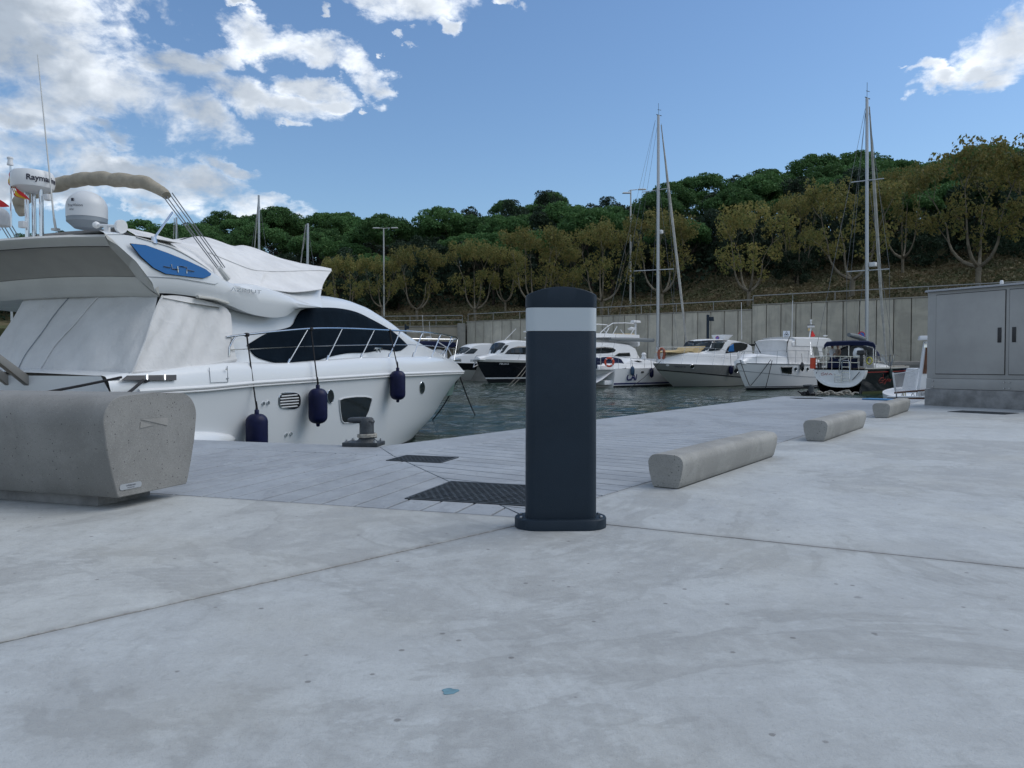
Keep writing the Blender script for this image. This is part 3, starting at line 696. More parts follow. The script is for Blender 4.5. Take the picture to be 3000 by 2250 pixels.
def branchy(mb, p, d, L, r, depth, tips, spread=0.6, up=0.25, seg=4, kids=3):
    pts = [Vector(p)]; rs = [r]; dd = Vector(d).normalized()
    for i in range(seg):
        dd = (dd + Vector((random.gauss(0, .10), random.gauss(0, .10), random.gauss(0, .05) + up * 0.12))).normalized()
        pts.append(pts[-1] + dd * (L / seg)); rs.append(r * (1 - 0.45 * (i + 1) / seg))
    mb.tube(pts, rs, 6 if depth > 1 else 4, cap=False)
    if depth == 0: tips.append(pts[-1]); tips.append(pts[-2]); return
    a0 = random.random() * 6.28
    for k in range(kids):
        a = a0 + 6.283 * k / kids + random.uniform(-.4, .4); perp = Vector((math.cos(a), math.sin(a), 0.15))
        branchy(mb, pts[-1] if k else pts[-1], dd * (1 - spread * 0.5) + perp * spread, L * random.uniform(.62, .85), rs[-1] * 0.75, depth - 1, tips, spread, up, seg, kids)
def make_pine(seed, H=10.5, Rr=4.6):
    random.seed(seed); global rng; rng = np.random.default_rng(seed)
    tm = MB(); tips = []; lean = Vector((random.uniform(-.12, .12), random.uniform(-.12, .12), 1))
    branchy(tm, (0, 0, -0.6), lean, H * 0.36, 0.22, 2, tips, 0.8, 0.1, 4, 4)
    cs, rs = [], []
    for i in range(46):
        a = random.random() * 6.283; rr = Rr * math.sqrt(random.random()) * 0.92
        z = H * 0.985 - (rr / Rr) ** 2.2 * H * 0.24 + random.uniform(-0.35, 0.25)
        cs.append((math.cos(a) * rr, math.sin(a) * rr, z - 0.6)); rs.append(random.uniform(0.75, 1.25))
    pts = clump_points(cs, rs, 190, 0.62)
    return tm.mesh('trunk', M['bark_dark'], smooth=60), leaf_mesh('crown', pts, 0.20, M['pine_leaf'], 0.5)
def make_oak(seed, H=8.0, Rr=3.2):
    random.seed(seed); global rng; rng = np.random.default_rng(seed + 50)
    tm = MB(); tips = []; branchy(tm, (0, 0, -0.6), (0, 0, 1), H * 0.3, 0.2, 2, tips, 0.5, 0.3, 4, 3)
    cs, rs = [], []
    for i in range(40):
        h_ = random.uniform(0.16, 1.0); w = Rr * (math.sin(math.pi * min(1, h_ * 0.78 + 0.16)) ** 0.7); a = random.random() * 6.283; rr = w * math.sqrt(random.random())
        cs.append((math.cos(a) * rr, math.sin(a) * rr, h_ * H)); rs.append(random.uniform(0.55, 1.1))
    return tm.mesh('trunk', M['bark_dark'], smooth=60), leaf_mesh('crown', clump_points(cs, rs, 230, 0.85), 0.19, M['oak_leaf'])
def make_plane(seed, H=10.0):
    random.seed(seed); global rng; rng = np.random.default_rng(seed + 90)
    tm = MB(); tips = []; h0 = H * 0.15
    tm.tube([(0, 0, -0.6), (0.02, 0, h0 * 0.5), (0, 0.03, h0 + 0.15)], [0.27, 0.20, 0.22], 8, cap=False)
    k = random.choice((4, 5)); a0 = random.random() * 6.28
    for i in range(k):
        a = a0 + 6.283 * i / k + random.uniform(-.3, .3); out = Vector((math.cos(a), math.sin(a), 0)); reach = random.uniform(1.2, 2.2)
        p = [Vector((0, 0, h0)), out * reach * 0.55 + Vector((0, 0, h0 + H * 0.045)), out * reach * 1.0 + Vector((0, 0, h0 + H * 0.15)), out * reach * 1.15 + Vector((0, 0, h0 + H * 0.30))]
        p = resample(p, 8); tm.tube(p, [0.15 - 0.09 * j / 7 for j in range(8)], 6, cap=False)
        branchy(tm, p[-1], out * 0.35 + Vector((0, 0, 1)), H * 0.20, 0.06, 2, tips, 0.5, 0.5, 3, 3)
        branchy(tm, p[5], out * 0.9 + Vector((0, 0, 0.8)), H * 0.14, 0.04, 1, tips, 0.6, 0.4, 3, 3)
    cs = [(t.x + random.gauss(0, .3), t.y + random.gauss(0, .3), t.z + random.uniform(-.6, .4)) for t in tips]
    rs = [random.uniform(0.4, 0.8) for _ in cs]
    for i in range(34):
        a = random.random() * 6.283; h_ = random.uniform(0.30, 0.97); lim = 3.35 * math.sqrt(max(0.05, 1 - ((h_ - 0.60) / 0.42) ** 2)); rr = lim * random.random() ** 0.45
        cs.append((math.cos(a) * rr, math.sin(a) * rr, h_ * H)); rs.append(random.uniform(0.28, 0.80))
    return tm.mesh('trunk', M['bark_pale'], smooth=60), leaf_mesh('crown', clump_points(cs, rs, 100, 0.9), 0.18, M['plane_leaf'])
pines = [make_pine(11), make_pine(12, 9.5, 3.9), make_pine(13, 11.5, 4.2), make_pine(14, 8.5, 4.9)]
oaks = [make_oak(21), make_oak(22, 9.5, 2.9), make_oak(23, 6.5, 3.4)]
planes = [make_plane(s) for s in (31, 32, 33, 34)]
random.seed(99)
def plant(kind, meshes, P, sc, rz, label, cat, group=None):
    t = thing(kind, label, cat, P, rz, group); t.scale = (sc[0], sc[0], sc[1])
    obj('trunk', meshes[0], t); obj('crown', meshes[1], t); return t
# plane trees in a row on the slope above the wall: (picture x of trunk, ground y, top y, width factor, distance behind the wall)
plane_row = [(1010, 800, 742, 0.85, 5), (1222, 935, 715, 0.95, 5.5), (1392, 930, 695, 0.95, 4.5), (1565, 925, 660, 0.98, 5), (1762, 915, 645, 1.0, 5),
             (1938, 905, 610, 1.0, 6), (2192, 892, 590, 1.0, 4), (2335, 860, 560, 0.62, 13), (2495, 868, 520, 1.12, 4.5), (2640, 830, 480, 0.7, 12), (2862, 838, 405, 1.25, 6), (3080, 830, 430, 1.1, 6),
             (1120, 925, 745, 0.8, 9), (1480, 915, 720, 0.7, 10), (1655, 905, 705, 0.65, 11),]
sayp = ['half hidden by the covered flying bridge', 'right of the slender lamp post, forked low', 'with an open forked trunk, between lamp post and bollard light', 'directly above the bollard light, left of its middle',
        'rising just right of the bollard light', 'behind the taller left-hand mast', 'with a fan of bare limbs, between the two masts', 'further back, left of the right-hand mast',
        'behind the right-hand mast with long curved limbs', 'further up the slope, right of the right-hand mast', 'tallest of all, with wide curved limbs above the grey cabinet', 'at the right edge of the view above the cabinet',
        'small, behind the slender lamp post', 'in the back row left of the bollard light', 'in the back row just right above the bollard light',]
for i, (px, gy, ty, wf, s) in enumerate(plane_row):
    a = A_(px); P_ = on_hill(a, s); d = P_.y
    ztop = HCAM + (1066 - ty) / F_PX * d; hh = (ztop - P_.z); m_ = planes[i % 4]
    H0 = max(v.co.z for v in m_[1].vertices)
    plant('plane_tree', m_, P_, (wf * 0.86, hh / H0), random.random() * 6.28, 'autumn plane tree ' + sayp[i], 'tree', 'plane trees in rows above the wall')
# forest on the hill
placed = []
def clear(p, r_): return all((p.x - q_.x) ** 2 + (p.y - q_.y) ** 2 > (r_ + rq) ** 2 * 0.25 for q_, rq in placed)
npine = noak = 0; tries = 0
while tries < 16000 and npine + noak < 460:
    tries += 1
    a = random.uniform(-0.74, 0.74); s = random.uniform(16 if random.random() < .1 else 19, 69); px = a * F_PX + CX
    P_ = on_hill(a, s); back = s / 70
    is_oak = random.random() < (0.75 if (1080 < px < 1950 and s > 40) else (0.55 if s < 27 else 0.12))
    r_ = 4.2 if is_oak else 5.7
    if not clear(P_, r_): continue
    placed.append((P_, r_)); k = random.uniform(0.82, 1.15)
    if s > 58: k *= random.uniform(0.85, 1.08)
    reg = 'at the far left of' if px < 900 else ('on the left of' if px < 1500 else ('in the middle of' if px < 2150 else 'on the right of')); row_ = 'on the lower slope' if s < 36 else ('halfway up' if s < 54 else 'near the skyline')
    if is_oak:
        noak += 1; plant('holm_oak', random.choice(oaks), P_, (k, k * random.uniform(.9, 1.05)), random.random() * 6.28, 'dark evergreen oak %s, %s the hill wood' % (row_, reg), 'tree', 'evergreen oaks %s, %s the wood' % (row_, reg))
    else:
        npine += 1; plant('umbrella_pine', random.choice(pines), P_, (k, k * random.uniform(.88, 1.05)), random.random() * 6.28, 'flat-domed umbrella pine %s, %s the hill wood' % (row_, reg), 'tree', 'umbrella pines %s, %s the wood' % (row_, reg))
# skyline individuals
for (px, ty, sc, kind, lab) in [(1025, 622, 0.72, 'p', 'lone skyline umbrella pine with sky showing under its crown, above the yacht'), (1615, 562, 0.75, 'p', 'small umbrella pine standing proud of the skyline above the bollard light'),
                                (1480, 585, 0.7, 'p', 'umbrella pine on the skyline up the slope left of the bollard light'), (2330, 508, 0.95, 'p', 'broad dark umbrella pine on the skyline between the two masts'),
                                (660, 622, 0.9, 'p', 'broad umbrella pine on the skyline left of the far mast'), (800, 618, 0.95, 'p', 'umbrella pine on the skyline behind the far bare mast')]:
    a = A_(px); P_ = on_hill(a, RIDGE - 3); m_ = pines[2] if sc < .9 else pines[0]; zt = HCAM + (1066 - ty) / F_PX * P_.y
    H0 = max(v.co.z for v in m_[1].vertices); plant('umbrella_pine', m_, P_, (sc, (zt - P_.z) / H0), random.random() * 6.28, lab, 'tree')
# bushes in the grass
bush_lab = ['rounded dark evergreen bush on the dry slope between the two masts', 'dark bush at the foot of the wood, behind the bollard light', 'dark green bush right of the right-hand mast at the edge of the wood']
for (px, s, k), lb in zip([(2330, 13, 0.52), (1850, 15, 0.45), (2680, 17, 0.6)], bush_lab):
    plant('evergreen_bush', oaks[2], on_hill(A_(px), s), (k * 1.15, k), random.random() * 6.28, lb, 'bush')
# dry grass tufts: one mass
C = []
rs_ = np.random.default_rng(5)
for i in range(26000):
    a = rs_.uniform(-0.2, 0.74); s = rs_.uniform(0.5, 22) ; p = on_hill(a, s); C.append((p.x, p.y, p.z + rs_.uniform(0, 0.28)))
gr = obj('dry_grass', leaf_mesh('dry_grass', np.array(C), 0.20, leaf_mat('dry_grass_blades', ((0.185, 0.148, 0.088), (0.085, 0.10, 0.048), (0.23, 0.19, 0.115)), 0.2, 0.3), 0.0, 2.2)); gr['kind'] = 'stuff'
gr['label'] = 'dry brown grass and low scrub covering the slope above the wall'
und = []
for i in range(60000):
    a = rs_.uniform(-0.8, 0.8); s = rs_.uniform(18, 66); p = on_hill(a, s); und.append((p.x, p.y, p.z + rs_.uniform(0, 2.6 + (s > 30) * 1.2)))
ug = obj('undergrowth', leaf_mesh('undergrowth', np.array(und), 0.34, M['oak_leaf'])); ug['kind'] = 'stuff'; ug['label'] = 'dark undergrowth between the trunks of the hill wood'

# ================================================================== LAMPS AND SIGNS ON THE FAR SHORE
def street_lamp(px, d, ytop, zbase, arms, label):
    P_ = at_y(px, ytop, d); t = thing('street_lamp', label, 'street lamp', (P_.x, d, zbase)); H = P_.z - zbase
    b = MB(); b.tube([(0, 0, 0), (0, 0, H)], [0.13, 0.075], 10); part('pole', b, M['lamp_white'], t)
    for ax, (dz0, dz1) in arms:
        b = MB(); b.tube([(0, 0, H - 0.05), (ax * 0.55, 0, H + dz1 * .5)], 0.04, 6); part('arm', b, M['lamp_white'], t)
        b = MB(); b.box((ax * 0.95, 0, H + dz1), (0.95, 0.36, 0.13), 0, (0.8, 0.7)); part('lamp_head', b, M['lamp_white'], t, bev=0.03)
    return t
street_lamp(1124, 100, 668, 5.0, [(-1, (0, 0)), (1.5, (0, 0.02))], 'slender white street lamp with twin heads above the windscreen of the big yacht')
street_lamp(1848, 86, 556, 5.2, [(-0.5, (0, -0.35)), (1.3, (0, 0.05))], 'slender white street lamp left of the taller left-hand mast')
def post_light(px, d, ytop, label, dx=0.28):
    P_ = at_y(px, ytop, d); t = thing('post_light', label, 'lamp post', (P_.x, d, QZ)); H = P_.z - QZ
    b = MB(); b.box((0, 0, H / 2), (0.2, 0.2, H)); part('post', b, M['anthracite'], t, bev=0.01)
    b = MB(); b.box((dx, 0, H - 0.35), (0.42, 0.26, 0.34), 0, (0.8, 0.8)); b.box((dx * .45, 0, H - 0.22), (0.25, 0.08, 0.08)); part('lamp_head', b, M['anthracite'], t, bev=0.01)
post_light(2074, 64, 922, 'short black floodlight post in front of the wall behind the grey motorboat')
post_light(1188, 86, 950, 'short black post light in front of the beige wall, behind the bow rail', 0.2)
def round_sign(px, py, d, r_, label):
    P_ = at_y(px, py, d); t = thing('no_parking_sign', label, 'road sign', (P_.x, d, QZ), R(6)); h_ = P_.z - QZ
    b = MB(); b.tube([(0, 0.03, 0), (0, 0.03, h_)], 0.035, 6); part('post', b, M['lamp_white'], t)
    b = MB(); b.lathe([(r_, 0.0), (r_, 0.02)], (0, 0, h_), 28, 'y'); part('red_disc', b, mat('sign_red', (0.45, 0.02, 0.03), 0.4), t)
    b = MB(); b.lathe([(r_ * .76, -0.008), (r_ * .76, 0.0)], (0, 0, h_), 28, 'y'); part('blue_face', b, mat('sign_blue', (0.03, 0.12, 0.42), 0.4), t)
    b = MB(); b.poly([(-r_ * .62, -0.012, h_ + r_ * .50), (-r_ * .50, -0.012, h_ + r_ * .62), (r_ * .62, -0.012, h_ - r_ * .50), (r_ * .50, -0.012, h_ - r_ * .62)], (0, -0.004, 0)); part('red_bar', b, mat('sign_red_bar', (0.45, 0.02, 0.03), 0.4), t, smooth=0)
    return t
round_sign(2524, 983, 56, 0.30, 'round red and blue no-parking sign beside the right-hand mast')
round_sign(2102, 990, 62, 0.16, 'small round red and blue sign peeping over the roof of the grey motorboat')
P_ = at_y(2304, 980, 56); t = thing('warning_sign', 'white board with a black warning triangle above the covered motorboat', 'sign', (P_.x, 56, QZ))
h_ = P_.z - QZ; b = MB(); b.tube([(0, 0.04, 0), (0, 0.04, h_)], 0.03, 6); part('post', b, M['lamp_white'], t)
b = MB(); b.box((0, 0, h_), (0.50, 0.03, 0.52)); part('board', b, mat('sign_white', (0.55, 0.60, 0.66), 0.4), t, bev=0.008)
b = MB()
def tri(k): return [Vector((-0.19 * k, -0.019, h_ - 0.10 * k + 0.04)), Vector((0.19 * k, -0.019, h_ - 0.10 * k + 0.04)), Vector((0, -0.019, h_ + 0.20 * k + 0.03))]
o3, i3 = tri(1), tri(0.72)
b.add(o3 + i3, [(0, 1, 4, 3), (1, 2, 5, 4), (2, 0, 3, 5)]); part('triangle', b, M['ink'], t, smooth=0)
b = MB(); b.poly([(-0.07, -0.02, h_ - 0.02), (0.07, -0.02, h_ - 0.02), (0.06, -0.02, h_ + 0.03), (0.02, -0.02, h_ + 0.06), (-0.05, -0.02, h_ + 0.04)]); part('pictogram', b, M['ink'], t, smooth=0)
b = MB()
for k in range(2): b.box((0, -0.018, h_ - 0.15 - 0.045 * k), (0.34 - 0.05 * k, 0.004, 0.022))
part('caption', b, M['ink'], t, smooth=0)
# ================================================================== QUAY FURNITURE
YAWQ = math.atan2(e2.y, e2.x)
# ---- bollard light
bp = at_z(1645, 1552); BX, BY = bp.x, 2.83
t = thing('bollard_light', 'tall dark anthracite bollard light with a pale frosted band under its domed cap', 'bollard light', (BX, BY, 0), R(1.5))
def stad(w, d, r, z, n=7): return [(x, y, z) for x, y in bezrect(w, d, r, n)]
b = MB(); b.loft([stad(0.338, 0.178, 0.086, 0.001), stad(0.338, 0.178, 0.086, 0.034), stad(0.332, 0.172, 0.084, 0.038)], True, True); part('base_plate', b, M['anthracite'], t, smooth=40)
BWd, BDp = 0.258, 0.118
b = MB(); b.loft([stad(BWd, BDp, 0.034, 0.038), stad(BWd - .002, BDp, 0.034, 0.40), stad(BWd - .004, BDp, 0.034, 0.714), stad(BWd - .010, BDp - .006, 0.032, 0.718)], True, True); part('post', b, M['anthracite'], t, smooth=40)
b = MB(); b.loft([stad(BWd - .003, BDp - .001, 0.034, 0.7185), stad(BWd - .003, BDp - .001, 0.034, 0.8025)], True, True); part('diffuser', b, M['diffuser'], t, smooth=40)
b = MB(); rows = []
co_ = bezrect(BWd - .001, BDp + .001, 0.034, 7); cap_out = []
for a_, b_ in zip(co_, co_[1:] + co_[:1]):
    k_ = max(1, int(math.dist(a_, b_) / 0.012)); cap_out += [(a_[0] + (b_[0] - a_[0]) * i / k_, a_[1] + (b_[1] - a_[1]) * i / k_) for i in range(k_)]
rows.append([(x * .98, y * .98, 0.803) for x, y in cap_out]); rows.append([(x, y, 0.806) for x, y in cap_out])
ztop = lambda x: 0.848 + 0.030 * (1 - (x / (BWd / 2)) ** 2)
rows.append([(x, y, ztop(x) - 0.003) for x, y in cap_out]); rows.append([(x * .985, y * .97, ztop(x)) for x, y in cap_out])
for k in (0.8, 0.55, 0.3, 0.05): rows.append([(x * .985, y * k, ztop(x) + 0.001) for x, y in cap_out])
b.loft(rows, True, True); part('cap', b, M['anthracite'], t, smooth=32)
for sx in (-1, 1):
    for sy in (-1, 1):
        b = MB(); b.lathe([(0.006, 0.0385), (0.006, 0.043), (0.004, 0.045)], (sx * 0.146, sy * 0.033, 0), 6); part('bolt', b, M['bolt'], t)

# ---- concrete benches and blocks: one section, different sizes
def section(w_bot, w_top, h, r, z0=0.0, n=8):
    """closed outline (y, z): slanting sides, rounded shoulders, slightly crowned top"""
    pts = []; sh = h - r * 1.25
    pts += [(-w_bot / 2 + 0.008, z0), (w_bot / 2 - 0.008, z0), (w_bot / 2, z0 + 0.008)]
    k0, k1 = (w_bot / 2, z0 + 0.008), (w_top / 2, sh - 0.06 * h)
    for i in range(1, 4): f = i / 4; pts.append((k0[0] + (k1[0] - k0[0]) * (f ** 0.9), k0[1] + (k1[1] - k0[1]) * f))
    arc = []
    for i in range(n + 1):
        a = R(-8 + 98 * i / n); arc.append((w_top / 2 - r + r * math.cos(a), h - r * 1.02 + r * math.sin(a)))
    pts += arc; pts += [(0, h + 0.012 * h)]
    right = pts[2:-1]; pts += [(-y, z) for y, z in right[::-1]]
    return pts
def extrude_sec(mb, sec, L, chamfer=0.006):
    cy = 0; cz = sum(p[1] for p in sec) / len(sec)
    rows = []
    for x, k in ((0.0, 0.985), (0.003, 0.997), (chamfer, 1.0), (L - chamfer, 1.0), (L - 0.003, 0.997), (L, 0.985)):
        rows.append([(x, y * k, cz + (z - cz) * k) for y, z in sec])
    mb.loft(rows, True, True); return mb
# long bench at the left: its near end looks at the lamp
ang1 = math.atan2(-e1.y, -e1.x)      # runs away to the left along the first arm
cA = at_z(342, 1460, 0.05); cB = at_z(552, 1420, 0.05); mid = (cA + cB) * 0.5; wb_ = (cB - cA).length
t = thing('concrete_bench', 'long grey speckled concrete bench on a recessed plinth, in front of the white yacht', 'bench', (mid.x, mid.y, 0), ang1)
b = MB(); sec = section(0.40, 0.53, 0.472, 0.105, 0.052, 10)
extrude_sec(b, sec, 3.2, 0.012); part('seat_block', b, M['terrazzo'], t, smooth=30)
b = MB(); b.box((1.6 + 0.06, 0, 0.0255), (3.0, 0.29, 0.051)); part('plinth', b, M['plinth'], t, bev=0.004)
fr = Frame(mid.x, mid.y, 0, ang1)
def endp(px, py): p = fr.sec(px, py, 0.0); return p
# cut-in arrow emblem: thin recess outlined by bright edges -> real shallow ribs
emb = [[(411, 1229), (490, 1224), (490, 1247)], [(411, 1235), (450, 1246), (409, 1255)]]
b = MB()
for poly_ in emb:
    P3 = [endp(*p) for p in poly_]; c_ = sum(P3, Vector()) / 3
    b.poly([(-0.0006, p.y, p.z) for p in P3], (-0.0022, 0, 0))
M['terr_dark'] = terrazzo('washed_concrete_emblem', (0.27, 0.265, 0.25)); part('emblem', b, M['terr_dark'], t, bev=0.0008, smooth=0)
pl = [endp(350, 1431), endp(414, 1415)]; c_ = (endp(382, 1423)); wv = (pl[1] - pl[0]); wy = wv.y
b = MB(); outl = bezrect(abs(wy), 0.024, 0.0115, 6); tilt = 0.0
b.poly([(-0.0006, c_.y + x, c_.z + z) for x, z in outl], (-0.0022, 0, 0)); plate = part('maker_plate', b, mat('grey_plate', (0.36, 0.38, 0.40), 0.4, 0.3), t, smooth=0)
sg = 1 if wy > 0 else -1
b = MB(); lettering(b, 'urbidermis', 0.0115, lambda x, y: (-0.0034, c_.y + sg * x, c_.z + 0.004 + y)); lettering(b, 'SANTA&COLE', 0.0062, lambda x, y: (-0.0034, c_.y + sg * x, c_.z - 0.006 + y)); part('lettering', b, M['ink'], plate, smooth=0)

bl_lab = ['largest and nearest low concrete block on the right, speckled end facing the camera', 'middle low concrete block in the row, grey stain on its side', 'furthest low concrete block of the row, near the grey cabinet']
b = MB(); extrude_sec(b, section(0.136, 0.182, 0.163, 0.042, 0.003, 7), 1.58, 0.008); bl_me = b.mesh('block', M['terrazzo_pale'], smooth=30)
b = MB(); b.box((0.79, 0, 0.0012), (1.56, 0.125, 0.0024)); pad_me = b.mesh('pad', M['black'], smooth=0)
for (pa, pb, lab) in (((1907, 1429), (1988, 1434), bl_lab[0]), ((2357, 1291), (2415, 1294), bl_lab[1]), ((2555, 1224), (2601, 1225), bl_lab[2])):
    a_, b_ = at_z(*pa), at_z(*pb); mm = (a_ + b_) * .5
    t = thing('concrete_block', lab, 'concrete block', (b_.x, b_.y, 0), YAWQ, 'low concrete blocks in a row along the board strip')
    off = 0.068; p = Vector((b_.x, b_.y, 0)) + n2 * off; t.location = p
    obj('block', bl_me, t); obj('base_pad', pad_me, t)

# ---- drain grates
def grate(corner, ex, ey, lx, ly, label, nx, ny):
    t = thing('drain_grate', label, 'drain cover', V(corner), math.atan2(ex.y, ex.x)); fl = 1 if cross2(ex, ey) > 0 else -1
    z = 0.004
    b = MB(); w = 0.012
    for (cx, cy, dx, dy) in ((lx / 2, w / 2, lx, w), (lx / 2, ly - w / 2, lx, w), (w / 2, ly / 2, w, ly - 2 * w - .001), (lx - w / 2, ly / 2, w, ly - 2 * w - .001)): b.box((cx, cy * fl, 0.001), (dx, dy, 0.008))
    part('frame', b, M['iron'], t, bev=0.001, seg=1)
    b = MB(); b.box((lx / 2, ly / 2 * fl, 0.0012), (lx - 2 * w - .002, ly - 2 * w - .002, 0.0016)); part('plate', b, mat('dusty_grate_plate', (0.27, 0.31, 0.33), 0.8, var=0.4, vscale=20), t, smooth=0)
    b = MB(); sx = (lx - 2 * w) / nx; sy = (ly - 2 * w) / ny
    for j in range(ny + 0):
        b.box((lx / 2, (w + (j + .5) * sy) * fl, z), (lx - 2 * w - .002, sy * 0.26, 0.0055))
        for i in range(nx):
            x = w + (i + .5 + (0.25 if j % 2 else -0.25)) * sx
            b.box((x, (w + (j + 1.0) * sy - sy * .12) * fl, z - 0.0003), (sx * 0.32, sy * 0.42, 0.0045), 0.0)
    o = part('grip_pattern', b, M['iron'], t, smooth=0); o['kind'] = 'stuff'; return t
ga = at_z(1185, 1462); 
grate(ga, e1, n1, 0.60, 0.53, 'large square cast-iron drain cover half hidden behind the bollard light', 16, 16)
gb = at_z(1130, 1350); grate(gb - n1 * 0.0, e1, n1, 0.37, 0.29, 'smaller cast-iron drain cover nearer the water, beside the mooring post', 12, 11)
gc = at_z(2790, 1212); cabdir = Vector((0.5, -0.866, 0)); 
cab0 = at_z(2708, 1187); cabx = cabdir
# grate in front of the cabinet, parallel to it
g1, g2, g3 = at_z(2775, 1207), at_z(2795, 1199), at_z(2945, 1215)
gd = (g3 - g1); gd.z = 0; grate(g1, gd.normalized(), Vector((-gd.y, gd.x, 0)).normalized(), gd.length, 0.42, 'long dark drain grate in the paving in front of the grey cabinet', 30, 8)
g1, g3 = at_z(2335, 1168.5), at_z(2412, 1168.5); gd = g3 - g1; gd.z = 0
grate(g1, gd.normalized(), Vector((-gd.y, gd.x, 0)).normalized(), gd.length, 0.35, 'dark drain grate at the far end of the quay, by the far mooring post', 14, 7)

# ---- mooring posts
def mooring_post(P_, rz, sc, label, ropes):
    t = thing('mooring_post', label, 'mooring bollard', (P_.x, P_.y, 0), rz); t.scale = (sc, sc, sc)
    b = MB(); b.box((0, 0, 0.014), (0.235, 0.165, 0.026)); part('base_plate', b, M['iron'], t, bev=0.004)
    b = MB(); b.lathe([(0.074, 0.027), (0.066, 0.034), (0.052, 0.045), (0.047, 0.07), (0.046, 0.13), (0.046, 0.150)], (0.02, 0, 0), 20)
    b.tube([(0.066, 0, 0.150), (0.05, 0, 0.160), (0.02, 0, 0.164), (-0.03, 0, 0.166), (-0.085, 0, 0.165), (-0.100, 0, 0.163), (-0.106, 0, 0.162)], [0.012, 0.022, 0.024, 0.021, 0.0185, 0.015, 0.006], 16, flat=1.7)
    b.tube([(0.02, 0, 0.14), (0.02, 0, 0.176), (0.02, 0, 0.184)], [0.047, 0.044, 0.034], 18); part('horn', b, M['iron'], t, smooth=50)
    for sx in (-1, 1):
        for sy in (-1, 1):
            b = MB(); b.lathe([(0.012, 0.0275), (0.012, 0.036), (0.006, 0.037), (0.006, 0.044)], (sx * 0.095, sy * 0.062, 0), 6); part('bolt', b, M['bolt'], t)
    return t
mp = at_z(1062, 1308); mt = mooring_post(Vector((mp.x, mp.y + 0.05, 0)), R(-8), 1.13, 'dark iron mooring post wound with white rope, at the quay edge below the yacht', True)
b = MB(); pts = []
for k in range(60): a = k / 59 * 2.4 * 6.283; rr = 0.058; pts.append((0.0 + math.cos(a) * rr, math.sin(a) * rr, 0.055 + 0.024 * k / 59))
b.tube(pts, 0.0068, 6)
ro = part('rope', b, M['rope_white'], None); ro.location = (mp.x + 0.024, mp.y + 0.05, 0); ro.scale = (1.13,) * 3; tag(ro, 'white rope wound round the near mooring post', 'rope')
mp2 = at_z(2372, 1160); mooring_post(mp2, R(-8), 1.15, 'dark iron mooring post at the far end of the quay with heaped ropes', True)
random.seed(4)
for nm, m_, lab, n_ in (('rope', M['rope_white'], 'tangled pale ropes heaped beside the far mooring post', 4), ('rope', M['rope_black'], 'black mooring ropes heaped at the foot of the far mooring post', 3)):
    b = MB()
    for k in range(n_):
        pts = []; x0 = random.uniform(-.05, .1)
        for i in range(14):
            pts.append((x0 + i * (0.055 if m_ == M['rope_white'] else -0.02) + random.uniform(-.05, .05), random.uniform(-.10, .10), 0.02 + abs(random.gauss(0, 0.035))))
        b.tube(resample(pts, 40), 0.014, 6)
    o = part(nm, b, m_); o.location = (mp2.x + 0.08, mp2.y - 0.08, 0.0); tag(o, lab, 'rope')
# paint spill, blue mat
sp_ = at_z(1318, 2026); b = MB(); pts = []
for k in range(26): a = 6.283 * k / 26; rr = 0.0145 * (1 + 0.14 * math.sin(3 * a + 1) + 0.10 * math.sin(5 * a)); pts.append((sp_.x + math.cos(a) * rr, sp_.y + math.sin(a) * rr * 0.9, 0.0004))
b.poly(pts, (0, 0, 0.0006)); o = part('paint_spot', b, M['blue_paint']); tag(o, 'small pale blue paint spot on the pavement in the foreground', 'paint spot')
sp_ = at_z(2580, 1172); b = MB(); b.box((0, 0, 0.012), (0.5, 0.28, 0.02)); o = part('tarpaulin', b, mat('blue_tarpaulin', (0.05, 0.19, 0.38), 0.7), bev=0.006); o.location = (sp_.x, sp_.y, 0.0005); o.rotation_euler[2] = R(-50); tag(o, 'flat blue tarpaulin lying at the quay edge left of the wooden boat', 'tarpaulin')

# ---- electrical cabinet
ca = math.atan2(cabx.y, cabx.x); cw, chh, cdp = 2.24, 1.70, 0.55
t = thing('electrical_cabinet', 'large grey double-door electrical cabinet on a concrete plinth', 'cabinet', (cab0.x, cab0.y, 0), ca)
# local: x to the right along the front, +y towards the back
b = MB(); b.box((cw / 2, cdp / 2, 0.12), (cw, cdp, 0.24)); part('plinth', b, M['plinth'], t, bev=0.006)
b = MB(); b.box((cw / 2, cdp / 2 + .003, 0.3175), (cw - 0.03, cdp - 0.02, 0.145)); part('skirt', b, M['cabinet'], t, bev=0.004)
b = MB(); b.box((cw / 2, cdp / 2 + .01, 0.3925 + 0.62), (cw - 0.03, cdp - 0.03, 1.24)); part('body', b, M['cabinet'], t, bev=0.006)
b = MB(); b.box((cw / 2, cdp / 2 - .005, 1.648), (cw + 0.02, cdp + 0.045, 0.028), 0, (0.99, 0.95)); part('roof', b, mat('cabinet_roof_trim', (0.27, 0.28, 0.29), 0.35, 0.2), t, bev=0.008)
pw = 0.935
for i, x0 in enumerate((0.150, 0.150 + pw + 0.058)):
    b = MB(); b.box((x0 + pw / 2, 0.0245, 1.02), (pw + 0.018, 0.004, 1.138)); part('door_gap', b, M['black'], t, smooth=0)
    b = MB(); b.box((x0 + pw / 2, 0.016, 1.02), (pw, 0.014, 1.12)); dr = part('door', b, M['cabinet'], t, bev=0.004)
    hx = x0 + pw - 0.062 if i == 0 else x0 + 0.062
    b = MB(); b.box((hx, 0.0055, 0.985), (0.050, 0.006, 0.20)); hd = part('handle', b, M['black'], dr, bev=0.003)
for x in (0.12, 1.09, 1.16, 2.12):
    for z in (0.275, 0.355):
        b = MB(); b.lathe([(0.008, -0.004), (0.008, 0.012)], (x, 0.0, z), 8, 'y'); part('bolt', b, M['bolt'], t)
